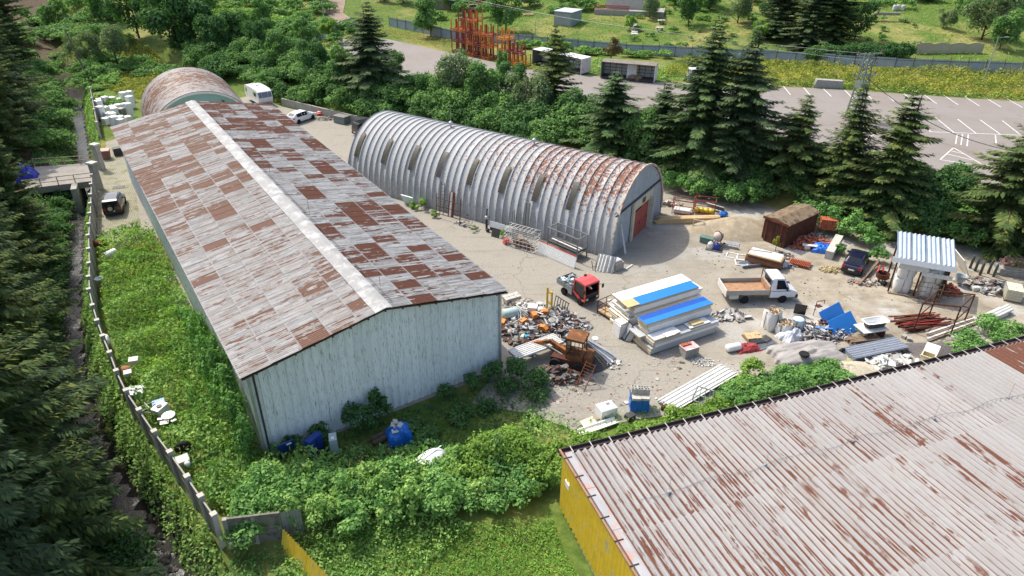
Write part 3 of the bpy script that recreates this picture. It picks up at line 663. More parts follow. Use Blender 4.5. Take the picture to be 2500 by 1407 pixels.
gl = obj('side_gutter', MB().bar((-.02, .3, Y0+.03), (-.02, -WN, yz(WN)+.03), .1, .1), M('gutter_side', (.3, .17, .11), .7, 0, .25, 2, .1), yb)
for n0 in np.arange(.5, WN, 1.45): obj('bracket', MB().box((.12, -n0, yz(n0)+.12), (.46, .05, .03)), m_black, gl)
m_yel = M('yellow_cladding', (.9, .62, .06), .6, 0, .18, 1.2, .1, (.6, .52, .3), .6)
for i in range(12):
    ya, yb_ = -.15-1.4*i, -.15-1.4*(i+1); k = 20
    vs = []
    for r_ in range(2):
        for j in range(k+1):
            n0 = -(ya+(yb_-ya)*j/k); d = .06*math.cos(2*math.pi*(n0-.15)/.35); z = .75 if r_ == 0 else yz(n0)-.12
            vs.append((.02-d, -n0, z))
    obj('yellow_wall_sheet', MB().add(vs, [(j, k+1+j, k+2+j, j+1) for j in range(k)]), m_yel, yb)
obj('plinth', MB().bx(.25, -WN, -.5, WE, -.1, .76), m_lconc, yb)
obj('wall_core', MB().bx(.34, -WN, .76, WE, -.1, Y0-.25), m_conc, yb)
obj('wall_lamp', MB().box((.04, -.95, 3.3), (.22, .5, .35)), m_dwhite, yb)
for n0, x0, x1 in ((4.4, 2.2, 44), (14.2, 6, 44)):
    lw = MB(); pts = [(x, -n0+.12*math.sin(x*1.3)+.02*x*0, yz(n0)+.13+.05*math.sin(x*2.1)) for x in np.arange(x0, x1, .5)]; lw.path(pts, .014, 4)
    wr = obj('lightning_wire', lw, m_steel, yb)
    for x in np.arange(x0+1.6, x1, 5.6): obj('lightning_rod', MB().tube((x, -n0, yz(n0)), (x, -n0, yz(n0)+1.15), .012, 5).box((x, -n0, yz(n0)+.1), (.16, .14, .1)), m_galv, wr)
# ------------------------------------------------------------------ concrete fence along the stream
posts_px = [(223, 428), (222, 451), (221, 476), (220, 498), (219, 522), (217, 548), (215, 576), (216, 609), (217, 644), (216, 677), (217, 708), (226, 747), (237, 784), (251, 822), (268, 862), (284, 907), (308, 955), (340, 1002), (377, 1055), (415, 1105), (457, 1165), (490, 1213), (522, 1258)]
fence = thing('concrete_fence', 'old concrete post and slab fence running beside the stream', 'fence', (0, 0, 0))
FP = [G(a, b, 2.0) for a, b in posts_px]
far_posts = [Vector((-55.2, 90.1, 2)), Vector((-58.6, 96, 2)), Vector((-62, 101.9, 2)), Vector((-65.4, 107.7, 2))]
def fence_run(pp, ledge=False):
    for i, p in enumerate(pp):
        q = pp[min(i+1, len(pp)-1)]; pr = pp[max(i-1, 0)]; a = angle(pr, q)
        po = obj('post', MB().box((0, 0, .72), (.26, .26, 2.7)), m_lconc, fence, loc=(p.x, p.y, 0), rot=(0, 0, a)); obj('post_cap', MB().box((0, 0, 2.1), (.32, .32, .08)), m_lconc, po)
        if i < len(pp)-1:
            d = q-p; L = d.length
            for k in range(-2, 4): obj('slab', MB().box((L/2, 0, .2+.48*k), (L-.28, .07+.012*(k % 2), .465)), m_conc, fence, loc=(p.x, p.y, 0), rot=(0, 0, angle(p, q)))
            if False:
                n = Vector((d.y, -d.x, 0)).normalized()*.36
                obj('wall_ledge', MB().box((L/2, 0, 1.5), (L-.01, .42, .5)), m_conc, fence, loc=(p.x+n.x, p.y+n.y, 0), rot=(0, 0, angle(p, q)))
fence_run(FP, True); fence_run(far_posts)
for lab, (a, b), h in (('tall concrete gate pillar on the upper side of the bridge gate', (230, 352), 3.1), ('tall concrete gate pillar on the lower side of the bridge gate', (223, 397), 3.1)):
    p = G(a, b, h); t_ = thing('gate_pillar', lab, 'pillar', (p.x, p.y, 0), R(-20)); obj('shaft', MB().box((0, 0, h/2-.1), (.7, .55, h-.2)), m_conc, t_); obj('cap', MB().box((0, 0, h-.06), (.95, .8, .2)), m_lconc, t_)
# end wall facing the front plot
A = G(548, 1268, 1.75); B = G(682, 1252, 1.75); an = angle(A, B); L = (B-A).length
ew = thing('end_wall', 'dark concrete slab wall at the corner of the fence', 'wall', (A.x, A.y, -.9), an)
m_dconc = M('dark_concrete', (.2, .185, .155), .95, 0, .3, 1.6, .3, (.11, .1, .085), .55)
for k in range(5): obj('slab', MB().box((L/2, .02*(k % 2), .27+.54*k), (L, .12, .525)), m_dconc, ew)
obj('post', MB().box((0, -.02, 1.35), (.22, .22, 2.7)), m_conc, ew); obj('post', MB().box((L/2, -.06, 1.3), (.16, .1, 2.6)), m_conc, ew)
A = G(684, 1255, 1.6); B = G(720, 1248, 1.6)
one('grey_slat_panel', MB().corr((0, 0, -.9), (1, 0, 0), (0, 0, 1), 1.0, 2.6, .16, .025, 4, 'trap'), m_galv, 'narrow grey ribbed sheet next to the corner wall', 'sheet', (A.x, A.y, 0), angle(A, B))
A = G(676, 1298, .9); B = G(800, 1430, .9); L = (B-A).length
yf = thing('yellow_sheet_fence', 'low yellow corrugated sheet fence leading to the bottom edge', 'fence', (A.x, A.y, -.7), angle(A, B))
for i in range(4): obj('yellow_sheet', MB().corr((L/4*i, 0, .1), (1, 0, 0), (.0, .25, 1), L/4-.02, 1.45, .22, .04, 6), m_yel, yf)
for i in range(3): obj('post', MB().box((L*i/2, .4, .6), (.1, .1, 1.2)), m_rust, yf)
# ------------------------------------------------------------------ bridge
bp = [G(240, 398, 0), G(232, 442, 0), G(60, 462, 0), G(85, 408, 0)]
br_ = thing('bridge', 'small concrete bridge over the stream leading to the yard gate', 'bridge', (0, 0, 0))
def slabpoly(ps, z0, z1): return MB().prism([(p.x, p.y) for p in ps], z0, z1, 'z')
obj('deck', slabpoly(bp, -.7, .03), M('bridge_deck', (.27, .25, .22), .9, 0, .2, 1, .2), br_)
for (a, b, n_) in ((bp[0], bp[3], 5), (bp[1], bp[2], 5)):
    a = a.lerp(b, .04); rl_ = MB()
    for z in (.5, 1.0): rl_.tube((a.x, a.y, z), (b.x, b.y, z), .045, 6)
    rr_ = obj('railing', rl_, M('rail_paint', (.36, .29, .2), .7, 0, .2, 3, .1), br_)
    for i in range(n_):
        p = a.lerp(b, i/(n_-1)); obj('rail_post', MB().tube((p.x, p.y, 0), (p.x, p.y, 1.05), .05, 6), _mc['rail_paint'], rr_)
obj('abutment', MB().box((bp[1].x-.8, bp[1].y+2, -1.6), (.6, 5.5, 3.2), R(25)), m_conc, br_)
obj('abutment', MB().box((bp[2].x+4.2, bp[2].y+2.6, -1.6), (.6, 5.5, 3.2), R(25)), m_conc, br_)
def tarp_mesh(w_, d_, h_, seed, nu=30, nv=20, flat_=.6, rough=.08):
    r = np.random.default_rng(seed); ph = r.uniform(0, 6, 10); bumps = [(r.uniform(.2, .8), r.uniform(.25, .75), r.uniform(.08, .2), r.uniform(-.35, .35)) for _ in range(7)]
    def fn(u, v):
        x, y = (u-.5)*w_, (v-.5)*d_; e = min(1, 3.2*min(u, 1-u))*min(1, 3.2*min(v, 1-v)); z = h_*(e**flat_)
        for bu, bv, br, bh in bumps: z += bh*h_*max(0, 1-((u-bu)**2+(v-bv)**2)/br**2)*e
        z += rough*(math.sin(9*u+ph[0])*math.sin(7*v+ph[1])+.6*abs(math.sin(17*u+ph[2]+6*v))+.5*abs(math.sin(23*v-9*u+ph[5]))-.4)*min(1, 4*e); k = .05*math.sin(13*(u+v)+ph[3])+.04*math.sin(31*u+ph[6])*(1-e)+.04*math.sin(27*v+ph[7])*(1-e)
        return (x+k*w_*.35, y+k*d_*.35, max(.01, z))
    return MB().grid(fn, nu, nv)
p = G(66, 428, .3); one('blue_tarpaulin', tarp_mesh(2.2, 2.4, 1.8, 3, rough=.18, flat_=.35), M('deep_blue_tarp', (.012, .025, .32), .5, 0, .3, 2, .4), 'deep blue tarpaulin heap at the far end of the bridge', 'tarpaulin', (p.x, p.y, zt1(p.x, p.y)+.05), .4, smooth=False)
# ------------------------------------------------------------------ metal fence behind the parking lot
m_fence = M('fence_sheet', (.4, .43, .48), .5, .3, .12, .8, .05)
mf = thing('metal_fence', 'long blue-grey sheet metal fence behind the parking lot', 'fence', (0, 0, 0))
pl = [Vector((*p, 0)) for p in M_LINE[2:]]; pl[-1] = Vector((125, 116, 0))
for a, b in zip(pl[:-1], pl[1:]):
    if abs(a.x+35.1) < .1: continue
    L = (b-a).length; n = max(1, int(round(L/3.0))); d = (b-a)/n
    for i in range(n):
        p = a+d*i; q = a+d*(i+1); z = min(zt1(p.x, p.y), zt1(q.x, q.y)); nv_ = Vector((-d.y, d.x, 0)).normalized()
        obj('fence_panel', MB().corr((0, 0, 0), (1, 0, 0), (0, 0, 1), d.length-.02, 1.85+.06*((i*7) % 3), .3, .035, 5, 'trap'), m_fence, mf, loc=(p.x, p.y, z-.05), rot=(0, 0, angle(p, q)))
        po = obj('post', MB().tube((0, -.12, -.1), (0, -.12, 2.3), .045, 6), m_dsteel, mf, loc=(p.x, p.y, z), rot=(0, 0, angle(p, q)))
        obj('rail', MB().bar((0, -.09, 1.6), (d.length, -.09, 1.6), .05), m_dsteel, po)
# ------------------------------------------------------------------ orange scaffold racks
m_or1 = M('rack_orange', (.5, .13, .02), .6, 0, .3, 2, .1, (.2, .07, .03), .6); m_or2 = M('rack_red', (.2, .035, .03), .6, 0, .3, 2, .1, (.12, .05, .03), .6); m_or3 = M('rack_bright', (.62, .24, .02), .6, 0, .2, 2, .1)
def rack_mesh(w_, d_, h_):
    mb = MB(); r_ = .05
    for x in (0, w_):
        for y in (0, d_): mb.box((x, y, h_/2), (.13, .13, h_))
    for z in (.12, .4):
        for y in (0, d_): mb.bar((0, y, z), (w_, y, z), .12)
        for x in (0, w_): mb.bar((x, 0, z), (x, d_, z), .12)
    for i in range(1, 4): mb.bar((w_*i/4, 0, .4), (w_*i/4, d_, .4), .06)
    return mb
rk_me = {m.name: rack_mesh(1.7, 1.1, 1.9).mesh('rack', m) for m in (m_or1, m_or2, m_or3)}
RA = R(-43); rk0 = G(1104, 128, 2.5); k = 0; rrn = random.Random(4)
for cx in range(9):
    for cy in range(2):
        lv = [3, 4, 4, 3, 3, 1, 3, 2, 2][cx]-(cy % 2)*rrn.choice((0, 0, 1)); x = cx*1.95; y = cy*1.35+.0
        if cx == 5: continue
        for z in range(max(1, lv)):
            m = rrn.choice((m_or1, m_or1, m_or2, m_or3)) if cx > 1 else rrn.choice((m_or2, m_or2, m_or1))
            if cx == 6 and z == 2: m = m_or3
            w_ = rk0+Vector((math.cos(RA)*x-math.sin(RA)*y, math.sin(RA)*x+math.cos(RA)*y, 0))
            o = obj('stacking_rack', rk_me[m.name], None, None, False, (w_.x, w_.y, 2.5+z*1.92), (0, 0, RA))
            cn = {m_or1.name: 'orange', m_or2.name: 'dark red', m_or3.name: 'bright orange'}[m.name]; on_ = ['first', 'second', 'third', 'fourth', 'fifth', 'sixth', 'seventh', 'eighth', 'ninth'][cx-(1 if cx > 5 else 0)]
            tag(o, '%s stacking rack, %s in the %s stack from the left, %s row' % (cn, ['on the ground', 'second level', 'third level', 'fourth level'][z], on_, ('front', 'back')[cy]), 'rack', 'orange and red stacking racks')
# ------------------------------------------------------------------ box bodies left on the parking lot
def box_body(label, a, b, W, H, mat_top, open_side=True, seed=0):
    A = G(*a, 2.5); B = G(*b, 2.5); L = (B-A).length; an = angle(A, B); t_ = thing('box_body', label, 'container', (A.x, A.y, 2.5), an)
    obj('roof', MB().bx(-.05, 0, H-.08, L+.05, W, H), mat_top, t_); obj('floor', MB().bx(0, 0, .15, L, W, .35), m_dsteel, t_)
    bwl = obj('back_wall', MB().bx(0, W-.08, .35, L, W-.02, H-.09), m_dwhite, t_)
    for i in range(1, 9): obj('rib', MB().bx(L*i/9-.03, W-.14, .36, L*i/9+.03, W-.081, H-.1), m_dsteel, bwl)
    for z in (.9, 1.4, 1.9): obj('rib', MB().bx(0.05, W-.17, z, L-.05, W-.141, z+.06), m_dsteel, bwl)
    obj('end_wall', MB().bx(-.04, 0, .15, 0.0, W, H-.09), m_steel, t_)
    obj('end_door', MB().bx(L, .02, .2, L+.05, W/2-.01, H-.09), M('pale_pink_door', (.62, .55, .52), .6, 0, .15, 2, .1, (.4, .2, .16), .62), t_); obj('end_door', MB().bx(L, W/2+.01, .2, L+.05, W-.02, H-.09), _mc['pale_pink_door'], t_)
    obj('corner_post', MB().bx(-.06, -.04, .1, .06, .06, H-.085), m_steel, t_); obj('corner_post', MB().bx(L-.06, -.06, .1, L+.06, -.01, H-.085), m_dwhite, t_)
    return t_, L
box_body('white-roofed open box body behind the ivy-wrapped conifer', (1300, 158), (1418, 184), 2.5, 2.6, m_white)
t_, L = box_body('grey-roofed open box body with dark junk inside', (1466, 192), (1596, 204), 2.5, 2.7, M('roof_dirty', (.2, .18, .15), .9, 0, .3, 1, .2))
for i, x in enumerate((5.2, 6.3)):
    p = t_.location+Vector((math.cos(t_.rotation_euler.z)*x, math.sin(t_.rotation_euler.z)*x+.8, .36)); one('rubble_heap', MB().ball((0, 0, .1), .8, 10, 6, (1, .8, .6), .25), m_owood, ('brown' if i == 0 else 'smaller brown')+' rubble heap inside the open grey-roofed box body', 'rubble', p, i)
p = t_.location+Vector((4.0, -1.1, .0)); cg = thing('leaning_ribbed_sheet', 'ribbed white panel leaning in the opening of the grey-roofed box body', 'panel', p, -.2); obj('panel', MB().corr((0, 0, .02), (1, 0, 0), (.0, .25, 1), 1.5, 2.5, .3, .03, 4, 'trap'), m_dwhite, cg); obj('yellow_edge', MB().bar((1.52, 0, .02), (1.52, .62, 2.4), .12), m_yellow, cg)
# ------------------------------------------------------------------ lamps and pylon
def lamp(label, b, top, arm):
    p = G(*b, 2.5); z = zt1(p.x, p.y); lo = 7.0
    t_ = thing('street_lamp', label, 'lamp', (p.x, p.y, z)); obj('pole', MB().tube((0, 0, -.1), (0, 0, top), .09, 8, .055), m_galv, t_); obj('arm', MB().tube((0, 0, top), (arm, 0, top+.12), .04, 6), m_galv, t_); obj('lamp_head', MB().box((arm+.25, 0, top+.12), (.6, .2, .1)), m_galv, t_)
lamp('street lamp on a leaning-looking pole in the verge at the far right', (2398, 207), 7.2, 1.0)
lamp('street lamp behind the tips of the tall spruces', (1832, 150), 6.0, .6)
lamp('slim lamp pole left of the orange-racked corner', (1306, 110), 4.5, .4)
p = G(2083, 290, 2.5); py = thing('lattice_pylon', 'green-grey lattice steel pylon with insulators on the parking lot', 'pylon', (p.x, p.y, 2.5), R(20)); m_pyl = M('pylon_paint', (.16, .2, .17), .6, .2, .2, 3, .05)
PH = 8.6; mb = MB()
def pw_(z): return .75-.4*z/PH
for sx_ in (-1, 1):
    for sy_ in (-1, 1): mb.bar((sx_*pw_(0), sy_*pw_(0), -.1), (sx_*pw_(PH), sy_*pw_(PH), PH), .14)
obj('legs', mb, m_pyl, py); mb = MB(); nlev = 11
for i in range(nlev):
    z0, z1 = PH*i/nlev, PH*(i+1)/nlev; a, b = pw_(z0), pw_(z1); s = 1 if i % 2 else -1
    for fx, fy in ((1, 0), (-1, 0), (0, 1), (0, -1)):
        if fx: mb.bar((fx*a, -s*a, z0), (fx*b, s*b, z1), .085)
        else: mb.bar((-s*a, fy*a, z0), (s*b, fy*b, z1), .085)
obj('bracing', mb, m_pyl, py)
for z, L in ((PH-.1, 1.9), (PH-1.5, 1.5), (PH-2.8, 1.7)):
    ca = obj('cross_arm', MB().bar((-L, -.25, z), (L, -.25, z), .08).bar((-L, .25, z), (L, .25, z), .08).bar((-L, -.25, z), (-L, .25, z), .07).bar((L, -.25, z), (L, .25, z), .07), m_pyl, py)
    for sx_ in (-1, 1): obj('insulator', MB().lathe([(.05, 0), (.12, .06), (.05, .12), (.12, .18), (.05, .24), (.12, .3), (.04, .36)], 8, (sx_*L, 0, z+.05)), M('insulator_brown', (.12, .055, .035), .3, 0, .2, 4, 0), ca)
obj('transformer_boxes', MB().bx(-.7, -.6, PH-4.4, .7, .6, PH-3.6), m_pyl, py)
cb = MB(); a = Vector((p.x, p.y, 2.5+PH-2.8)); b = G(2490, 372, 4.0); pts = [a.lerp(b, i/20)-Vector((0, 0, 1.6*4*(i/20)*(1-i/20))) for i in range(21)]; cb.path(pts, .05, 5); one('power_cable', cb, m_black, 'thick black cable sagging from the pylon across the parking lot', 'cable')
for k_, (x1, y1, z1) in enumerate(((-160, 118, 13.5), (-160, 122, 12.5))):
    wl = MB(); a = Vector((p.x, p.y, 2.5+PH-.1-.9*k_)); b = Vector((-30, 150, 13+k_)); pts = [a.lerp(b, i/16)-Vector((0, 0, 1.4*4*(i/16)*(1-i/16))) for i in range(17)]; wl.path(pts, .02, 4); one('overhead_wire', wl, m_steel, ('upper' if k_ == 0 else 'lower')+' thin overhead wire running left from the lattice pylon', 'wire')
p = G(2020, 214, 2.5); one('concrete_block', MB().prism([(-2.2, 0), (2.2, 0), (2.0, 1.2), (-1.9, 1.3)], -.5, .5), m_conc, 'big stained concrete block with white paint marks by the verge', 'block', (p.x, p.y, 2.45), R(-8))
# poles in the top left
for i, (b, h, lab) in enumerate((((792, 52), 8.0, 'grey concrete pole at the bend of the metal fence'), ((712, 25), 6.0, 'thin grey pole at the top beside the dirt track'), ((218, 195), 8.0, 'weathered wooden pole leaning beside the upper stream'))):
    z = 2.5
    for _ in range(6): p = G(*b, z); z = zt1(p.x, p.y)
    one('utility_pole', MB().tube((0, 0, -.3), (.0 if i < 2 else -1.6, 0, h), .16, 8, .1), m_conc if i < 2 else m_owood, lab, 'pole', (p.x, p.y, z))
# ------------------------------------------------------------------ gardens
def at_ground(a, b, z=3.5):
    for _ in range(8): p = G(a, b, z); z = zt1(p.x, p.y)
    return Vector((p.x, p.y, z))
p = at_ground(1352, 60); q = at_ground(1394, 66); an = angle(p, q)
sh = thing('garden_shed', 'small grey sheet metal garden shed on the lawn', 'shed', p, an); m_gsh = M('shed_grey', (.27, .3, .3), .6, .1, .1, 1, .05)
W_ = (q-p).length; obj('walls', MB().bx(0, 0, -.2, W_, 5.0, 2.6), m_gsh, sh); obj('roof', MB().box((W_/2, 2.5, 2.68), (W_+.3, 5.3, .12)), M('shed_roof', (.42, .45, .5), .5, .2, .1, 1, .05), sh); obj('door', MB().bx(.15, -.04, .0, W_/2-.02, -.005, 2.4), m_gsh, sh); obj('door', MB().bx(W_/2+.02, -.04, .0, W_-.15, -.005, 2.4), m_gsh, sh)
p = at_ground(1450, 34); q = at_ground(1620, 42); an = angle(p, q); L = (q-p).length
te = thing('terrace', 'garden terrace on a concrete base with a red-brown railing', 'terrace', p, an); obj('base', MB().bx(0, 0, -.5, L, 6, 1.0), m_conc, te); rl_ = obj('railing', MB().bar((0, .1, 1.95), (L*.5, .1, 1.95), .1).bar((0, .1, 1.15), (L*.5, .1, 1.15), .1), m_red, te)
for i in range(40): obj('baluster', MB().box((L*.5*i/39, .1, 1.5), (.09, .05, 1.0)), M('rail_brown', (.32, .08, .035), .7, 0, .15, 3, .05), rl_)
obj('house_wall', MB().bx(L*.15, 2.5, 1.0, L*.8, 6, 3.4), m_lconc, te)
p = at_ground(1018, 18); q = at_ground(1112, 24); an = angle(p, q); L = (q-p).length
sd2 = thing('lean_to', 'olive lean-to with a white roof at the top edge', 'building', p, an); obj('walls', MB().bx(0, 0, -.3, L, 4, 2.2), M('olive_wall', (.2, .2, .12), .8, 0, .15, 1, .1), sd2); obj('roof', MB().box((L/2, 1.9, 2.35), (L+.4, 4.6, .15), rx=R(6)), m_white, sd2); obj('door', MB().bx(L*.7, -.05, 0, L*.88, -.005, 1.9), m_owood, sd2); obj('window', MB().bx(L*.92, -.05, 1.0, L*.98, -.005, 1.6), m_glass, sd2)
p = at_ground(1162, 20); one('garden_hut', MB().bx(-1.2, 0, -.2, 1.2, 2, 2.4).prism([(-1.5, 2.4), (1.5, 2.4), (0, 3.2)], -.2, 2.2), m_brick, 'small brick-coloured hut at the top edge beside the parked car', 'hut', p, R(-10))
p = at_ground(2232, 132); q = at_ground(2398, 130); an = angle(p, q); L = (q-p).length; gw = thing('garden_wall', 'beige precast garden wall with a wavy top edge', 'wall', p, an); m_bw = M('beige_wall', (.42, .36, .25), .9, 0, .12, .6, .15)
for i in range(4):
    x0 = L*i/4; mb = MB(); mb.prism([(x0, -.2), (x0+L/4-.03, -.2), (x0+L/4-.03, 1.75)]+[(x0+(L/4-.03)*(1-k/6), 1.75+.28*math.sin(math.pi*k/6)) for k in range(1, 6)]+[(x0, 1.75)], 0, .12); obj('wall_panel', mb, m_bw, gw); obj('post', MB().bx(x0-.1, -.05, -.2, x0+.1, .17, 1.8), m_bw, gw)
p = at_ground(1549, 85); q = at_ground(1549, 45); st_ = thing('garden_steps', 'narrow pale concrete garden steps leading uphill', 'steps', p, 0)
for i in range(8): obj('step', MB().box(((q.x-p.x)*i/8, (q.y-p.y)*i/8, (q.z-p.z)*i/8+.12), (1.3-.07*i, (q.y-p.y)/8*.97, .3)), m_lconc, st_)
for lab, a, b in (('pale stone slab table on the lawn', 1614, 58), ('low grey bench box on the lawn below the slab table', 1610, 76)): p = at_ground(a, b); t_ = thing('garden_table', lab, 'table', p, .1); obj('top', MB().box((0, 0, .7), (1.5, 1.0, .12)), m_lconc, t_); obj('leg', MB().box((-.5, 0, .3), (.15, .8, .7)), m_conc, t_); obj('leg', MB().box((.5, 0, .3), (.15, .8, .7)), m_conc, t_)
for lab, x0, x1, y in (('dark grey low wall across the upper garden', 2140, 2200, 30), ('low stone edging across the middle of the right lawn', 2110, 2245, 52), ('low terrace wall at the top of the right lawn', 2090, 2165, 8)):
    p = at_ground(x0, y); q = at_ground(x1, y); d = (q-p); one('low_wall', MB().bx(0, 0, -.6, d.length, .3, .55 if y == 30 else .25), m_conc if y == 30 else m_owood, lab, 'wall', p, angle(p, q))
p = at_ground(2196, 14); t_ = thing('barrel_group', 'cluster of white barrels under a dark tree at the top right', 'barrels', p)
for i in range(3): obj('barrel', MB().lathe([(.35, 0), (.42, .2), (.42, .9), (.35, 1.1)], 10, (i*.9-.9, i % 2*.4, 0)), m_dwhite, t_)
p = at_ground(1290, 38); one('plank_pile', MB().box((0, 0, .15), (2.4, .6, .3)).box((.2, .3, .36), (2.0, .3, .12), .2), m_wood, 'pale pile of sawn wood on the garden lawn', 'wood pile', p, .2)
# ------------------------------------------------------------------ vehicles
def wheel(parent, x, y, r, wd, rim=m_chrome):
    w_ = obj('wheel', MB().lathe([(r*.62, -wd/2), (r*.92, -wd/2), (r, -wd*.3), (r, wd*.3), (r*.92, wd/2), (r*.62, wd/2)], 20, (x, y, r), 'y'), m_rubber, parent, True)
    obj('rim', MB().lathe([(.001, -wd*.36), (r*.3, -wd*.4), (r*.62, -wd*.47), (r*.62, wd*.47), (r*.3, wd*.4), (.001, wd*.36)], 12, (x, y, r), 'y'), rim, w_); return w_
def car(name, label, loc, rz, L, W, H, paint, stations, wb, wr=.33, seat=m_black, hgt0=.28, gl=None, tail=True, z0=0.0, cat='car'):
    """body lofted through cross-sections (x, half-width, belt height, half-width at top, top height); windows are panes set on the upper sides"""
    t_ = thing(name, label, cat, (loc[0], loc[1], z0), rz); mb = MB(); n = len(stations); rings = []
    for (x, w_, zb, wt, ztp) in stations:
        ring = [(x, -w_*.96, hgt0), (x, -w_, (hgt0+zb)/2), (x, -w_*.985, zb), (x, -wt, ztp-.03), (x, -wt*.86, ztp), (x, wt*.86, ztp), (x, wt, ztp-.03), (x, w_*.985, zb), (x, w_, (hgt0+zb)/2), (x, w_*.96, hgt0)]
        rings += ring
    k = 10; fs = [(i*k+j, i*k+(j+1) % k, (i+1)*k+(j+1) % k, (i+1)*k+j) for i in range(n-1) for j in range(k)]+[tuple(range(k-1, -1, -1)), tuple((n-1)*k+j for j in range(k))]
    obj('body', mb.add(rings, [tuple(reversed(f)) for f in fs]), paint, t_)
    def pane(nm, ps): 
        c = sum((Vector(p) for p in ps), Vector())/len(ps); nrm = (Vector(ps[1])-Vector(ps[0])).cross(Vector(ps[2])-Vector(ps[0])).normalized()
        if nrm.dot(c-Vector((L*.45, 0, H*.4))) < 0: nrm = -nrm
        ps = [Vector(p)+nrm*.012 for p in ps]; ins = [c+nrm*.012+(p-c-nrm*.012)*.93 for p in ps]; obj(nm, MB().add(ins, [tuple(range(len(ins)))]), m_glass, t_)
    for i in range(n-1):
        a, b = stations[i], stations[i+1]
        if gl and i in gl['side']:
            for s in (-1, 1): pane('side_window', [(a[0], s*a[1]*.985, a[2]), (b[0], s*b[1]*.985, b[2]), (b[0], s*b[3], b[4]-.03), (a[0], s*a[3], a[4]-.03)])
        if gl and i in gl['end']: pane('windscreen', [(a[0], -a[3]*.86, a[4]), (a[0], a[3]*.86, a[4]), (b[0], b[3]*.86, b[4]), (b[0], -b[3]*.86, b[4])])
    x0 = wb[0]
    for x in wb:
        for s in (-1, 1): wheel(t_, x, s*(W/2-.1), wr, .22)
    for s in (-1, 1):
        obj('headlight', MB().box((L-.06, s*W*.36, .68), (.12, W*.2, .14)), m_lamp, t_); obj('tail_light', MB().box((.04, s*W*.4, .85), (.1, W*.14, .25)), m_lamp_red, t_); obj('mirror', MB().box((L*.66, s*(W/2+.06), .98), (.12, .2, .14)), paint, t_)
    obj('front_bumper', MB().box((L-.02, 0, .42), (.14, W*.94, .26)), m_black if paint is not CARW else paint, t_); obj('rear_bumper', MB().box((.02, 0, .45), (.14, W*.94, .26)), m_black if paint is not CARW else paint, t_)
    obj('number_plate', MB().box((-.06, 0, .62), (.02, .5, .12)), m_white, t_); return t_
def paint_mat(name, c, rough=.25):
    t = NT(name); P = t.coord(); d = t.ramp(t.noise(P, 2.5, 5, .7), [(.3, mul(c, .88)), (.7, mul(c, 1.06))]); t.set(d, rough); t.b.inputs['Coat Weight'].default_value = .5; t.b.inputs['Coat Roughness'].default_value = .08; return t.m
CARW = paint_mat('car_white', (.74, .74, .74)); CARB = paint_mat('car_black', (.012, .013, .017)); CARN = paint_mat('car_navy', (.008, .009, .03)); CARG = paint_mat('car_gold', (.3, .23, .08))
hb = [(0, .78, .85, .74, .95), (.12, .84, .95, .7, 1.15), (.55, .88, .95, .66, 1.42), (1.5, .9, .93, .68, 1.5), (2.5, .9, .92, .66, 1.46), (3.25, .88, .92, .74, 1.0), (3.5, .87, .88, .76, .94), (4.05, .84, .78, .72, .83), (4.3, .74, .62, .62, .68)]
p = G(744, 303, 0); a_ = angle(G(700, 322), G(770, 298)); car('white_hatchback', 'white hatchback parked behind the right eave of the long shed', p+Vector((-1.9, -.2, 0)), a_, 4.3, 1.8, 1.5, CARW, hb, (.75, 3.45), .34, gl=dict(side=(2, 3, 4), end=(1, 4)))
suv = [(0, .8, 1.0, .74, 1.05), (.05, .86, 1.02, .74, 1.66), (.3, .88, 1.02, .74, 1.76), (1.6, .9, 1.02, .75, 1.8), (2.4, .9, 1.02, .73, 1.74), (2.95, .89, 1.02, .78, 1.1), (3.4, .88, 1.0, .78, 1.05), (3.9, .86, .96, .76, 1.0), (4.05, .8, .75, .7, .8)]
rc = (G(255, 527)+G(302, 531))/2; ja = angle(G(303, 525), G(312, 488)); j = car('black_off_roader', 'black off-road car with spare wheel on its tail beside the long shed', rc, ja, 4.05, 1.78, 1.8, CARB, suv, (.7, 3.25), .37, gl=dict(side=(2, 3, 4), end=(0, 4)))
sw = obj('spare_wheel', MB().lathe([(.2, -.1), (.35, -.1), (.37, 0), (.35, .1), (.2, .1)], 18, (-.14, .1, .95), 'x'), m_rubber, j); obj('rim', MB().lathe([(.001, -.09), (.1, -.11), (.22, -.115), (.22, .06), (.001, .05)], 12, (-.15, .1, .95), 'x'), m_chrome, sw)
for y in (-.62, .62): obj('roof_rail', MB().bar((.5, y, 1.82), (2.2, y, 1.82), .05), m_black, j)
sedan = [(0, .76, .82, .68, .9), (.15, .82, .88, .7, .96), (.75, .84, .92, .72, .98), (1.15, .85, .92, .62, 1.34), (1.9, .86, .92, .62, 1.4), (2.6, .86, .9, .62, 1.36), (3.2, .85, .9, .74, .96), (3.5, .84, .86, .74, .92), (4.2, .8, .76, .7, .8), (4.35, .72, .6, .62, .64)]
fc = (G(2052, 668)+G(2096, 680))/2; ca_ = angle(G(2098, 680), G(2128, 622)); bc = car('navy_saloon', 'wrecked dark blue saloon car standing in the bushes by the bank', fc, ca_, 4.35, 1.72, 1.4, CARN, sedan, (.7, 3.3), .31, gl=dict(side=(3, 4, 5), end=(2, 5)))
p = G(1185, 32, 4.0); p.z = zt1(p.x, p.y); car('ochre_car', 'ochre car parked at the top edge beside the lean-to', p+Vector((-4.2, 0, 0)), R(5), 4.3, 1.75, 1.5, CARG, hb, (.75, 3.45), .34, gl=dict(side=(2, 3, 4), end=(1, 4)), z0=p.z)
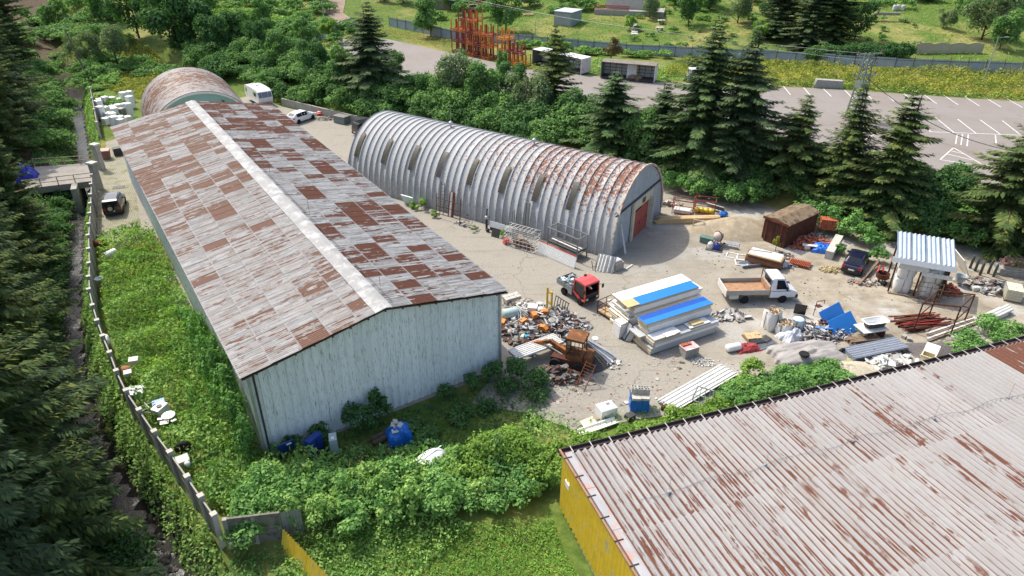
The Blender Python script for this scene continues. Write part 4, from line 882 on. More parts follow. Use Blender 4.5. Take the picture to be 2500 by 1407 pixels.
van = [(0, .85, 1.1, .8, 1.15), (.05, .9, 1.1, .78, 1.9), (.4, .92, 1.1, .78, 1.95), (2.6, .92, 1.1, .78, 1.95), (3.3, .92, 1.08, .74, 1.85), (4.0, .9, 1.05, .8, 1.15), (4.6, .86, .9, .76, .98), (4.75, .8, .7, .7, .75)]
p = G(862, 338); car('black_van', 'black van half hidden behind the far end of the ribbed hangar', p+Vector((.2, .6, 0)), R(40), 4.75, 1.85, 1.95, CARB, van, (.85, 3.9), .34, gl=dict(side=(2, 3), end=(0, 4)))
p = G(1740, 196, 2.5); car('white_van', 'white van behind the two tall spruces', p+Vector((-4.2, -.3, 0)), R(-5), 4.75, 1.85, 1.95, CARW, van, (.85, 3.9), .34, gl=dict(side=(2, 3), end=(0, 4)), z0=2.5)
# caravan
p = (G(612, 238)+G(675, 264))/2; cr = thing('caravan', 'white touring caravan standing at the foot of the bank', 'caravan', (p.x-.5, p.y, 0), R(-52))
CL, CW, CH = 5.6, 2.2, 2.55
prf = [(-CL/2, .75), (-CL/2-.1, 1.2), (-CL/2+.05, 2.2), (-CL/2+.45, CH-.08), (0, CH), (CL/2-.55, CH-.05), (CL/2-.1, 2.25), (CL/2+.18, 1.35), (CL/2+.1, .8), (CL/2-.2, .5), (-CL/2+.2, .5)]
obj('body', MB().prism(prf, -CW/2, CW/2), CARW, cr); obj('roof_hatch', MB().box((-.6, .2, CH+.06), (.7, .6, .14)), m_dwhite, cr); obj('roof_hatch', MB().box((1.1, -.3, CH+.02), (.4, .4, .1)), m_dwhite, cr); obj('roof_hatch', MB().box((-1.8, -.2, CH), (.35, .35, .1)), m_dwhite, cr)
m_cwin = M('caravan_window', (.16, .16, .2), .1, 0, .1, 2, 0)
def endq(y0, y1): 
    a, b = (CL/2+.165, 1.42), (CL/2-.06, 2.16); return MB().add([(a[0]+.03, y0, a[1]), (a[0]+.03, y1, a[1]), (b[0]+.03, y1, b[1]), (b[0]+.03, y0, b[1]), (a[0]-.02, y0, a[1]), (a[0]-.02, y1, a[1]), (b[0]-.02, y1, b[1]), (b[0]-.02, y0, b[1])], [(0, 1, 2, 3), (0, 4, 5, 1), (1, 5, 6, 2), (2, 6, 7, 3), (3, 7, 4, 0)])
for y0, y1 in ((-.98, -.5), (-.44, .44), (.5, .98)): obj('front_window', endq(y0, y1), m_cwin, cr)
for s in (-1, 1):
    obj('side_window', MB().box((1.6, s*(CW/2+.01), 1.75), (1.1, .03, .6)), m_glass, cr); obj('side_window', MB().box((-2.1, s*(CW/2+.01), 1.8), (.4, .03, .6)), m_glass, cr); obj('trim_line', MB().box((0, s*(CW/2+.005), 1.25), (5.2, .02, .05)), m_galv, cr); wheel(cr, -.2, s*(CW/2-.12), .32, .2)
obj('drawbar', MB().bar((CL/2, 0, .5), (CL/2+1.2, 0, .5), .1), m_galv, cr)
# flatbed truck
tw = thing('flatbed_truck', 'white cab flatbed truck with empty rusty wooden bed', 'truck', (19.13, 49.95, 0), R(3.3)); m_bed = M('bed_floor', (.36, .21, .12), .85, 0, .35, 2, .2, (.2, .11, .08), .58); m_alu = M('bed_side', (.36, .34, .3), .6, .1, .15, 2, .1)
obj('chassis', MB().bx(-1.4, -.45, .55, 3.6, .45, .75), m_black, tw); obj('bed', MB().bx(-1.62, -1.02, .86, 1.92, 1.02, .94), m_bed, tw)
obj('side_board', MB().bx(-1.62, -1.06, .86, 1.92, -1.02, 1.3), m_alu, tw); obj('side_board', MB().bx(-1.62, 1.02, .86, 1.92, 1.06, 1.3), m_alu, tw); obj('tailgate', MB().bx(-1.7, -1.06, .72, -1.63, 1.06, 1.34), m_dwhite, tw)
hbd = obj('headboard', MB().bx(1.93, -1.04, .86, 1.98, 1.04, 1.45), m_bed, tw); obj('rack_frame', MB().bar((1.96, -1.02, 1.4), (1.96, -1.02, 2.12), .06).bar((1.96, 1.02, 1.4), (1.96, 1.02, 2.12), .06).bar((1.96, -1.02, 2.12), (1.96, 1.02, 2.12), .06), m_dsteel, hbd)
cabst = [(2.08, .96, 1.25, .84, 2.2), (2.2, .98, 1.25, .84, 2.26), (2.95, .98, 1.25, .82, 2.26), (3.12, .98, 1.25, .82, 2.2), (3.62, .97, 1.25, .86, 1.32), (3.75, .96, 1.22, .86, 1.28), (4.25, .92, 1.02, .82, 1.06), (4.4, .86, .8, .76, .84)]
mb = MB(); kk = 10; rings = []
for (x, w_, zb, wt, zt_) in cabst: rings += [(x, -w_*.97, .5), (x, -w_, .9), (x, -w_*.985, zb), (x, -wt, zt_-.05), (x, -wt*.86, zt_), (x, wt*.86, zt_), (x, wt, zt_-.05), (x, w_*.985, zb), (x, w_, .9), (x, w_*.97, .5)]
n = len(cabst); fs = [(i*kk+j, (i+1)*kk+j, (i+1)*kk+(j+1) % kk, i*kk+(j+1) % kk) for i in range(n-1) for j in range(kk)]+[tuple(range(kk)), tuple((n-1)*kk+j for j in range(kk-1, -1, -1))]
obj('cab', mb.add(rings, fs), CARW, tw)
for s in (-1, 1):
    dr = obj('door_window', MB().add([(2.5, s*.985, 1.3), (3.42, s*.985, 1.3), (3.08, s*.855, 2.06), (2.5, s*.86, 2.1), (2.5, s*.955, 1.3), (3.42, s*.955, 1.3), (3.08, s*.82, 2.06), (2.5, s*.82, 2.1)], [(0, 1, 2, 3), (4, 7, 6, 5), (0, 4, 5, 1), (1, 5, 6, 2), (2, 6, 7, 3), (3, 7, 4, 0)]), m_glass, tw)
    obj('mirror', MB().box((3.35, s*1.12, 1.4), (.1, .16, .3)), m_black, tw); obj('blue_stripe', MB().box((2.95, s*.992, 1.12), (1.6, .02, .045)), M('stripe_blue', (.02, .2, .34), .4, 0, .05, 2, 0), tw)
    wheel(tw, 3.2, s*.9, .35, .24, m_steel); wheel(tw, 0, s*.88, .35, .3, m_steel); obj('mudguard', MB().prism([(.46*math.cos(R(a)), .35+.46*math.sin(R(a))) for a in range(20, 161, 20)]+[(.42*math.cos(R(a)), .35+.42*math.sin(R(a))) for a in range(160, 19, -20)], s*.72, s*1.02), m_steel, tw)
    obj('headlight', MB().box((4.28, s*.68, .86), (.18, .3, .16)), m_lamp, tw)
obj('windscreen', MB().add([(3.16, -.72, 2.19), (3.16, .72, 2.19), (3.62, .76, 1.36), (3.62, -.76, 1.36), (3.12, -.72, 2.15), (3.12, .72, 2.15), (3.58, .76, 1.32), (3.58, -.76, 1.32)], [(3, 2, 1, 0), (4, 5, 6, 7), (0, 1, 5, 4), (1, 2, 6, 5), (2, 3, 7, 6), (3, 0, 4, 7)]), m_glass, tw)
obj('rear_window', MB().box((2.06, 0, 1.8), (.04, 1.3, .5)), m_glass, tw); obj('bumper', MB().box((4.36, 0, .58), (.2, 1.84, .3)), m_black, tw); obj('bonnet_scoop', MB().box((3.98, .35, 1.19), (.28, .3, .05)), m_black, tw); obj('tool_box', MB().bx(-1.25, -.98, .45, -.55, -.7, .8), m_dwhite, tw)
# small red dumper truck
rt = thing('red_dump_truck', 'small dump truck with red cab and grey bed full of scrap', 'truck', (4.97, 50.62, 0), R(-53.8)); m_rcab = paint_mat('cab_red', (.5, .05, .04), .4); m_gbed = M('bed_grey', (.2, .22, .22), .6, .1, .2, 2, .1)
obj('chassis', MB().bx(-.7, -.35, .42, 2.5, .35, .62), m_black, rt)
for s in (-1, 1): wheel(rt, 0, s*.72, .33, .24, m_chrome); wheel(rt, 2.05, s*.72, .33, .24, m_chrome)
obj('bed', MB().bx(-.85, -.85, .82, 1.1, .85, .88), m_gbed, rt)
for s in (-1, 1):
    sb = obj('side_board', MB().bx(-.85, s*.85-.02, .8, 1.1, s*.85+.02, 1.25), m_gbed, rt); obj('side_rib', MB().bx(.1, s*.87-.02, .8, .16, s*.87+.02, 1.25), m_steel, sb); obj('side_rib', MB().bx(-.85, s*.875-.02, .8, 1.1, s*.875+.02, .87), m_steel, sb)
obj('tailgate', MB().bx(-.89, -.85, .8, -.86, .85, 1.25), m_gbed, rt); obj('bed_front', MB().bx(1.1, -.85, .8, 1.14, .85, 1.5), m_gbed, rt)
obj('cab_roof', MB().prism([(1.2, 1.98), (1.25, 2.1), (1.9, 2.17), (2.55, 2.08), (2.6, 1.96)], -.78, .78), m_rcab, rt)
for s in (-1, 1):
    pm = MB(); y = s*.74; pm.bar((1.24, y, .95), (1.26, y, 1.98), .1).bar((2.62, y, .62), (2.52, y, 1.98), .09).bar((1.24, y, .98), (2.1, y, .5), .2, .1).bar((2.1, y, .5), (2.64, y, .62), .14); obj('door_frame', pm, m_rcab, rt)
    obj('door_glass', MB().add([(1.3, y*.985, 1.1), (2.55, y*.985, .78), (2.48, y*.985, 1.95), (1.3, y*.985, 1.95)], [(0, 1, 2, 3)]), m_glass, rt)
    obj('mirror', MB().box((2.75, s*1.02, 1.6), (.06, .2, .34)), m_black, rt); obj('mirror_arm', MB().bar((2.55, s*.78, 1.75), (2.74, s*1.0, 1.72), .03), m_black, rt); obj('headlight', MB().box((2.66, s*.55, .72), (.06, .22, .16)), m_lamp, rt)
obj('cab_back', MB().bx(1.17, -.74, .62, 1.23, .74, 2.0), m_black, rt); obj('dashboard', MB().bx(2.05, -.7, .5, 2.58, .7, 1.12), m_black, rt); obj('seat', MB().bx(1.35, -.5, .6, 1.8, .5, 1.0).bx(1.3, -.5, 1.0, 1.42, .5, 1.55), m_black, rt); obj('front_panel', MB().bx(2.6, -.76, .42, 2.68, .76, .66), m_black, rt); obj('beacon', MB().box((1.35, .3, 2.18), (.14, .2, .1)), m_black, rt); obj('tank', MB().bx(.5, -.74, .42, .95, -.45, .74), m_galv, rt); RTL = rt
# ------------------------------------------------------------------ vegetation
def leaf_verts(C, N, size, aspect=.62, r=rng):
    n = len(C); N = N/np.maximum(1e-6, np.linalg.norm(N, axis=1))[:, None]
    A = np.cross(N, r.normal(size=(n, 3))); A /= np.maximum(1e-6, np.linalg.norm(A, axis=1))[:, None]; B = np.cross(N, A)
    s = np.asarray(size)[:, None]
    V = np.stack([C-A*s*.5, C+B*s*aspect*.5-N*s*.1, C+A*s*.5-N*s*.12, C-B*s*aspect*.5-N*s*.1], 1).reshape(-1, 3)
    return V
def leaf_obj_mesh(name, C, N, size, mat, aspect=.62):
    V = leaf_verts(np.asarray(C), np.asarray(N), size, aspect); F = np.arange(len(V)).reshape(-1, 4)
    return np_mesh(name, V, F, mat)
def inpoly(X, Y, poly):
    c = np.zeros(X.shape, bool); n = len(poly)
    for i in range(n):
        x1, y1 = poly[i]; x2, y2 = poly[(i+1) % n]
        m = ((y1 > Y) != (y2 > Y)) & (X < (x2-x1)*(Y-y1)/((y2-y1) if y2 != y1 else 1e-9)+x1); c ^= m
    return c
def carpet(name, poly, dens, hmax, size, mat, label, cat, hmin=.1, sc=.8, seed=1, up=.9, zfn=None, edge=None, aspect=.62):
    """knee to chest high growth over an area: leaves in the upper part of a bumpy canopy"""
    P_ = np.array(poly); x0, y0 = P_.min(0); x1, y1 = P_.max(0); n = int((x1-x0)*(y1-y0)*dens)
    X = rng.uniform(x0, x1, n); Y = rng.uniform(y0, y1, n); m = inpoly(X, Y, poly); X, Y = X[m], Y[m]; n = len(X)
    h = hmin+(hmax-hmin)*np.clip(.5+.45*wob(X, Y, sc, seed)+.25*wob(X, Y, sc*3.1, seed+1), 0, 1.15)
    z0 = zt(X, Y); fr = rng.uniform(0, 1, n)**.45
    C = np.stack([X, Y, z0+h*fr], -1); N = rng.normal(size=(n, 3))*np.array([1, 1, .7]); N[:, 2] = np.abs(N[:, 2])+up
    # lean the leaves with the canopy's slope so that clumps catch light on one side
    e = .25; gx = wob(X+e, Y, sc*3.1, seed+1)-wob(X, Y, sc*3.1, seed+1); gy = wob(X, Y+e, sc*3.1, seed+1)-wob(X, Y, sc*3.1, seed+1)
    N[:, 0] -= gx*2.2*hmax; N[:, 1] -= gy*2.2*hmax
    me = leaf_obj_mesh(name, C, N, rng.uniform(.6, 1.35, n)*size, mat, aspect)
    return tag(obj(name, me, mat), label, cat, kind='stuff')
def lump_leaves(c, rx, ry, rz, n, k=9, r=rng, full=False):
    """leaf positions and facings on a cluster of rounded clumps that fills an ellipsoid"""
    cs = r.normal(size=(k, 3)); cs /= np.linalg.norm(cs, axis=1)[:, None]; cs *= (r.uniform(.25, .72, k)**.7)[:, None]
    if not full: cs[:, 2] = np.abs(cs[:, 2])*1.0-.12
    rad = r.uniform(.2, .44, k); pick = r.choice(k, n, p=rad**2/np.sum(rad**2))
    d = r.normal(size=(n, 3)); d /= np.linalg.norm(d, axis=1)[:, None]; d[:, 2] = np.where((d[:, 2] < -.35) & (r.uniform(size=n) < .7), -d[:, 2], d[:, 2])
    rr_ = rad[pick]*(r.uniform(.55, 1.08, n)); p = cs[pick]+d*rr_[:, None]
    S = np.array([rx, ry, rz]); C = np.array(c)+p*S; N = d/S*np.mean(S)+r.normal(size=(n, 3))*.45; N[:, 2] += .35
    return C, N
def thicket(name, items, mat, size, dens, label, cat):
    Cs, Ns = [], []
    for (x, y, r_, h) in items:
        z = zt1(x, y); n = max(60, int(dens*(r_*r_*2+r_*h*2.2))); k = 11+int(r_*4)
        C, N = lump_leaves((x, y, z+h*.42), r_*1.15, r_*1.15, h*.62, n, k); Cs.append(C); Ns.append(N)
    C = np.concatenate(Cs); N = np.concatenate(Ns)
    me = leaf_obj_mesh(name, C, N, rng.uniform(.6, 1.35, len(C))*size, mat); return tag(obj(name, me, mat), label, cat, kind='stuff')
def limb_mesh(name, segs, mat):
    mb = MB()
    for a, b, r1, r2 in segs: mb.tube(a, b, r1, 6, r2)
    return mb.mesh(name, mat, True)
def make_leafy(h, rad, mat, n, size, seed, trunk=.3, lean=0.0, k=14, name='crown'):
    r = np.random.default_rng(seed); top = h*.55; segs = [((0, 0, -.4), (lean*.4, 0, top*.6), .035*h*.6, .02*h*.6), ((lean*.4, 0, top*.6), (lean, 0, h*.8), .02*h*.6, .006*h)]
    for i in range(7):
        a = i*2.4+r.uniform(0, 1); z0 = h*r.uniform(trunk*.8, .6); L = rad*r.uniform(.5, .85)
        segs.append(((lean*.4, 0, z0), (lean+math.cos(a)*L, math.sin(a)*L, z0+L*r.uniform(.5, 1.0)), .009*h, .003*h))
    tm = limb_mesh('trunk', segs, m_bark)
    C, N = lump_leaves((lean, 0, h*(trunk+1)/2), rad, rad, h*(1-trunk)/2*1.05, n, k, r, True)
    cm = leaf_obj_mesh(name, C, N, r.uniform(.6, 1.35, n)*size, mat); return tm, cm
def make_spruce(h, rad, mat, seed, dens=1.0, spray=.42, bare=.06, droop=.35, gap=.0):
    """tiers of drooping boughs, each bough a rib with sprays of needles hanging to both sides"""
    r = np.random.default_rng(seed); segs = [((0, 0, -.5), (0, 0, h*.98), .016*h+.05, .02)]; C = []; T = []; Nn = []; S = []
    tiers = int(h*1.75); leanx, leany = r.normal(size=2)*.025; lob = r.uniform(0, 6.28, 3)
    for ti in range(tiers):
        f = ti/(tiers-1); z = h*(bare+(1-bare)*f**.92); L0 = rad*(1-f)**.78*(1.0 if f > .12 else .75+f*2)+.22
        nbr = max(4, int((7 if f < .8 else 5)*dens**.5)); a0 = r.uniform(0, 6.28)
        for b in range(nbr):
            if r.uniform() < gap: continue
            a = a0+b*6.283/nbr+r.normal()*.28; L = L0*r.uniform(.5, 1.22)*(1+.16*math.sin(a+lob[0]+f*5)+.1*math.sin(2*a+lob[1])); dz = droop*(1-.75*f)+r.normal()*.05; lift = .32*f
            ns = max(3, int(L/.17*dens)); tt = (np.arange(ns)+r.uniform(.2, .8))/ns
            # rib
            px = tt*L; pz = z-dz*L*(tt-.55*tt**2.4)+lift*L*tt
            ca, sa = math.cos(a), math.sin(a)
            if f < .85: segs.append(((0, 0, z), (ca*L*.9, sa*L*.9, z-dz*L*(.9-.55*.9**2.4)+lift*L*.9), .012+.006*L, .006))
            for side in (-1, 0, 1, -.5, .5):
                wd = spray*(1.15-.62*tt)*r.uniform(.6, 1.25, ns)*min(1.25, .5+L*.35)
                off_ = side*wd*.62
                x = ca*px-sa*off_+leanx*z; y = sa*px+ca*off_+leany*z; hang = r.uniform(.02, .3, ns)*spray*(1.3 if side == 0 else .7)
                C.append(np.stack([x, y, pz-hang], -1)); S.append(wd*(1.15 if side == 0 else .95))
                # axis of the spray: outward plus sideways, tip hanging
                ax_ = np.stack([ca*.8-sa*side*.8+0*px, sa*.8+ca*side*.8+0*px, -.28-.5*r.uniform(size=ns)], -1); T.append(ax_)
                nv_ = np.stack([0*px+r.normal(size=ns)*.35+ca*.35, r.normal(size=ns)*.35+sa*.35, 1+0*px], -1); Nn.append(nv_)
    C = np.concatenate(C); T = np.concatenate(T); N = np.concatenate(Nn); S = np.concatenate(S)[:, None]
    C = C+r.normal(size=C.shape)*.03; T /= np.linalg.norm(T, axis=1)[:, None]; B = np.cross(N, T); B /= np.maximum(1e-6, np.linalg.norm(B, axis=1))[:, None]
    V = np.stack([C-T*S*.45, C+B*S*.24, C+T*S*.75, C-B*S*.24], 1).reshape(-1, 3); F = np.arange(len(V)).reshape(-1, 4)
    return limb_mesh('trunk', segs, m_bark), np_mesh('boughs', V, F, mat)
def tree(name, meshes, label, cat, x, y, s=1.0, rz=0.0, group=None, names=('trunk', 'crown'), z=None, sz=None):
    t_ = thing(name, label, cat, (x, y, (zt1(x, y) if z is None else z)), rz, group); t_.scale = (s, s, sz or s)
    for nm, me in zip(names, meshes): obj(nm, me, None, t_)
    return t_
# --- spruces
SP = [make_spruce(16, 3.6, lm_spruce, 1, 1.6, .4, gap=.06), make_spruce(15, 3.2, lm_spruce2, 2, 1.6, .4, droop=.5), make_spruce(11, 2.7, lm_spruce, 3, 1.6, .38, droop=.6, gap=.12), make_spruce(12, 2.3, lm_spruce3, 4, 1.6, .37, droop=.28), make_spruce(14, 3.4, lm_spruce3, 5, 1.55, .4, gap=.14, droop=.42), make_spruce(13, 3.3, lm_spruce2, 15, 1.6, .42, gap=.1, droop=.55), make_spruce(10, 2.9, lm_spruce3, 16, 1.6, .37, gap=.05, droop=.3)]
SD = [make_spruce(15, 4.4, lm_spruce2, 6, 1.5, .44, droop=.3), make_spruce(17, 4.8, lm_spruce3, 7, 1.5, .44, droop=.32)]  # second variant: yellower needles put sunlit bough tips into the colour
def sp(px, py, top, k, label, s_adj=1.0, zb=1.0, base_h=None):
    p = G(px, py, zb); z = zt1(p.x, p.y); p = G(px, py, z)
    d = UP  # height that reaches the photographed tip
    lo, hi = 1.0, 30.0
    for _ in range(30):
        mid = (lo+hi)/2; q = Vector((p.x, p.y, z+mid))-Vector((0, 0, CAM_H)); yy = 703.5-FPX*q.dot(UP)/q.dot(FW)
        if yy > top: lo = mid
        else: hi = mid
    H_ = {0: 16, 1: 15, 2: 11, 3: 12, 4: 14, 5: 13, 6: 10}[k]; s = lo/H_*s_adj*1.7
    return tree('spruce_tree', SP[k], label, 'tree', p.x, p.y, s, px*.37, 'spruces on the bank behind the yard', ('trunk', 'boughs'), sz=lo/H_)
sp(1692, 430, 62, 0, 'tallest dark spruce right behind the end of the ribbed hangar')
sp(1795, 425, 58, 1, 'tall dark spruce with its tip beside the lamp post')
sp(1932, 425, 212, 6, 'dark spruce left of the lattice pylon, its foot behind the rusty container', 1.12)
sp(2040, 490, 200, 3, 'slender spruce standing directly in front of the lattice pylon')
sp(2170, 500, 170, 4, 'spruce standing alone before the parking bays, right of the pylon', .98)
sp(2425, 610, 292, 6, 'broad spruce at the right picture edge above the concrete slabs', 1.0)
sp(1492, 385, 190, 2, 'squat drooping spruce behind the middle of the ribbed hangar', 1.55)
sp(2500, 560, 250, 5, 'spruce cut by the right picture edge, behind the broad one', .9)
sp(905, 225, 5, 5, 'dark conifer towering over the bank thicket left of the asphalt', 1.15)
sp(1348, 275, 62, 6, 'ivy-wrapped conifer in front of the white box body', .85)
sp(1640, 420, 255, 3, 'low spruce at the foot of the tallest one', 1.3)
sp(1600, 400, 215, 5, 'bushy dark spruce left of the tallest one, behind the hangar roof', 1.0)
def dk(x, y, k, s, label, rz=0): return tree('dark_spruce', SD[k], label, 'tree', x, y, s, rz, 'dark spruces along the stream', ('trunk', 'boughs'))
dk(-21.0, 18.0, 0, 1.15, 'dark spruce in the bottom left corner, nearest to the camera', .4)
dk(-22.9, 23.0, 1, 1.12, 'dark spruce whose long boughs reach over the near end of the stream', 1.7)
dk(-27.0, 28.0, 0, 1.18, 'dark spruce left of the near fence posts', 2.9)
dk(-29.6, 33.0, 1, .98, 'dark spruce at the left edge, halfway down the picture', .9)
dk(-34.5, 38.0, 0, 1.1, 'dark spruce left of the stream where the white sack hangs on the fence', 4.4)
dk(-39.0, 45.5, 1, 1.0, 'dark spruce at the left edge below the bridge', 5.2)
dk(-47.0, 53.0, 0, 1.1, 'dark spruce next to the bridge, left edge', 3.3)
dk(-62.5, 82.5, 1, .98, 'dark spruce just above the blue tarpaulin', 1.1)
dk(-66, 90.0, 0, 1.0, 'dark spruce at the upper left edge above the bridge', 2.1)
dk(-72.5, 99.0, 1, 1.05, 'dark spruce in the top left row, nearest the stream bend', 3.7)
dk(-80, 110.0, 0, 1.2, 'dark spruce below the top left corner', .2)
dk(-90, 128.0, 1, 1.3, 'dark spruce in the top left corner', 1.2)
dk(-37, 31, 1, 1.0, 'dark spruce filling the left edge low down', 2.5)
dk(-45.5, 58.0, 1, .8, 'dark spruce close to the stream below the bridge', 1.9)
dk(-56.5, 66.0, 0, .95, 'dark spruce shading the near side of the bridge', 4.0)
dk(-66.0, 77.0, 0, 1.1, 'dark spruce behind the far bridge end', 5.5)
dk(-52.0, 47.0, 1, 1.2, 'dark spruce far out on the left slope', .3)
dk(-41.0, 33.0, 0, 1.2, 'dark spruce out on the lower left slope', 3.0)
# --- leafy trees
LT = {'dark': make_leafy(9, 3.6, lm_dark, 5200, .4, 21, .12, 0, 18), 'bush': make_leafy(6, 3.0, lm_bush, 4200, .36, 22, .06, 0, 16), 'lime': make_leafy(4.5, 2.2, lm_lime, 3000, .3, 23, .08, 0, 12),
      'willow': make_leafy(7, 3.2, lm_willow, 4800, .3, 24, .06, 0, 16), 'brown': make_leafy(4.5, 1.9, lm_brown, 2200, .24, 25, .25, 0, 12), 'thin': make_leafy(8, 1.7, lm_bush, 2600, .32, 26, .1, .3, 14)}
def lt(kind, px, py, label, s=1.0, zb=None, name='leafy_tree', cat='tree', z=None, sz=None):
    if z is None:
        z = 1.0
        for _ in range(6): p = G(px, py, z); z = zt1(p.x, p.y)
    p = G(px, py, z)
    return tree(name, LT[kind], label, cat, p.x, p.y, s, px*.13+py*.31, None, z=z, sz=sz)
lt('dark', 440, 150, 'big dark leafy tree behind the rusty hangar', 1.6)
lt('dark', 545, 160, 'dark leafy tree shading the right end of the rusty hangar', 1.15)
lt('dark', 340, 95, 'dark leafy tree at the top, left of the biggest one', 1.3)
lt('dark', 495, 110, 'dark leafy tree at the top between the biggest one and the bright scrub', 1.35)
lt('willow', 215, 165, 'pale grey-green shrub beside the upper stream', 1.0)
lt('willow', 285, 150, 'pale grey-green tree over the yellow meadow left of the rusty hangar', 1.05)
lt('bush', 150, 90, 'mid green tree in the top left, left of the pale shrubs', 1.3)
lt('bush', 265, 60, 'mid green tree in the top left, above the pale shrubs', 1.2)
lt('bush', 650, 75, 'rounded green tree above the bank at the start of the metal fence', 1.0)
lt('bush', 600, 120, 'rounded green tree directly right of the rusty hangar top', 1.1)
lt('lime', 810, 105, 'yellow-green sumac bush below the bend of the metal fence', 1.0)
lt('lime', 990, 265, 'yellow-green sumac bush on the bank above the end of the ribbed hangar', .95)
lt('willow', 1115, 245, 'silvery willow bush on the bank, the palest of the thicket', 1.15)
lt('willow', 1285, 300, 'silvery bush behind the ribbed hangar, below the ivy-wrapped conifer', 1.1)
lt('dark', 965, 195, 'dark upright bush beside the dark conifer at the asphalt edge', .55)
lt('thin', 1222, 215, 'slim ivy-covered tree in front of the orange racks', .75)
lt('bush', 1052, 90, 'round dark green tree left of the orange racks', 1.25)
lt('bush', 1235, 78, 'green tree standing behind the orange racks', 1.35)
lt('brown', 1490, 160, 'brown withered shrub behind the box bodies', 1.1)
lt('lime', 1537, 75, 'small bright green tree beside the garden steps', .7)
lt('willow', 1585, 48, 'broad fruit tree in front of the red railing', .8)
lt('dark', 1680, 65, 'dark garden tree behind the tip of the tallest spruce', .85)
lt('willow', 1800, 60, 'olive fruit tree behind the lamp post', 1.1)
lt('lime', 1355, 130, 'light green sapling crown over the white box body', .7)
lt('willow', 2395, 100, 'broad olive shrub tree at the upper right, behind the lamp post', 1.5)
lt('bush', 2440, 120, 'dark green bush below the broad olive shrub tree', 1.1)
lt('dark', 2480, 70, 'dark bush in the top right corner', 1.0)
lt('bush', 2340, 45, 'green bush in the far garden above the long wall', .8)
lt('dark', 1880, 70, 'dark tree left of the drooping garden spruce', .8)
for i_, (k_, a_, b_, s_, lab_) in enumerate((('bush', 690, 175, 1.0, 'tall green tree on the bank above the caravan'), ('dark', 770, 195, .75, 'dark tree on the bank above the white hatchback'), ('bush', 845, 215, 1.0, 'green tree on the bank above the skip'), ('dark', 1030, 275, .7, 'dark tree rising behind the far end of the ribbed hangar'), ('bush', 1180, 275, 1.05, 'green tree behind the ribbed hangar under the slim ivy-covered tree'), ('bush', 1400, 330, 1.0, 'green tree left of the squat drooping spruce'), ('dark', 1250, 255, .7, 'dark tree between the silvery bushes on the bank'), ('bush', 1565, 385, .95, 'green tree right of the squat drooping spruce'), ('dark', 640, 140, .8, 'dark tree at the upper left end of the bank'), ('bush', 745, 130, .95, 'green tree below the start of the metal fence'), ('bush', 1100, 25, .9, 'green tree left of the ochre car at the top'), ('dark', 985, 15, .8, 'dark tree at the top edge left of the lean-to'), ('bush', 930, 12, .9, 'tree at the top edge beside the dirt track'), ('willow', 1260, 20, 1.0, 'pale tree at the top behind the orange racks'), ('dark', 1730, 30, 1.0, 'dark garden tree right of the slab table'), ('bush', 1650, 20, .9, 'green garden tree at the right end of the terrace'), ('bush', 2250, 20, .8, 'green bush tree in the right garden beside the barrels'), ('willow', 2300, 75, .7, 'pale bush at the right corner of the right lawn'), ('dark', 2160, 5, .7, 'dark tree over the white barrels'), ('willow', 2450, 60, 1.3, 'second olive shrub tree in the upper right'), ('lime', 1850, 100, .9, 'bright bush right of the lamp post'), ('dark', 2085, 100, .9, 'dark tree at the right end of the clipped hedge'))): lt(k_, a_, b_, lab_, s_)
for (px, py, top, k, lab) in [(1965, 115, -60, 0, 'huge drooping spruce over the hedge in the garden'), (2030, 112, -40, 1, 'drooping garden spruce on the right, over the hedge end'), (1900, 95, -30, 0, 'drooping garden spruce left of the hedge')]:
    z = 3.5
    for _ in range(6): p = G(px, py, z); z = zt1(p.x, p.y)
    tree('garden_spruce', SD[k], lab, 'tree', p.x, p.y, 1.35, px, None, ('trunk', 'boughs'), z=z, sz=.95)
# --- masses that nobody could count
def band(pl, n, r0, r1, h0, h1, seed, wid):
    r = np.random.default_rng(seed); L = np.array(pl, float); seg = np.hypot(*np.diff(L, axis=0).T); cum = np.concatenate([[0], np.cumsum(seg)]); out = []
    for i in range(n):
        u = r.uniform(0, cum[-1]); k = min(len(seg)-1, np.searchsorted(cum, u)-1 if u > 0 else 0); t_ = (u-cum[k])/seg[k]; p = L[k]+(L[k+1]-L[k])*t_
        d = (L[k+1]-L[k])/seg[k]; nrm = np.array([-d[1], d[0]]); p = p+nrm*r.uniform(*wid); rad = r.uniform(r0, r1); out.append((p[0], p[1], rad, r.uniform(h0, h1)*(.6+.4*rad/r1)))
    return out
bank = [tuple(p) for p in B_LINE[1:7]]
thicket('bank_thicket', band(bank, 120, 1.5, 3.2, 2.4, 4.6, 1, (1.6, 10)), lm_bush, .36, 66, 'dense green thicket on the bank behind the hangar', 'thicket')
thicket('dark_bank_thicket', band(bank, 60, 1.3, 3.0, 2.2, 4.6, 2, (1.4, 10)), lm_dark, .36, 64, 'darker bushes growing through the bank thicket', 'thicket')
thicket('bank_creeper', band(bank, 26, 1.0, 2.2, 1.2, 2.4, 3, (1.0, 8)), lm_ivy, .3, 66, 'fresh green creeper over the lower edge of the bank', 'creeper')
bank2 = [tuple(p) for p in B_LINE[6:12]]
thicket('right_bank_thicket', band(bank2, 90, 1.3, 2.6, 2.2, 4.4, 4, (.9, 8.5)), lm_dark, .32, 72, 'dark thicket under the spruces on the right bank', 'thicket')
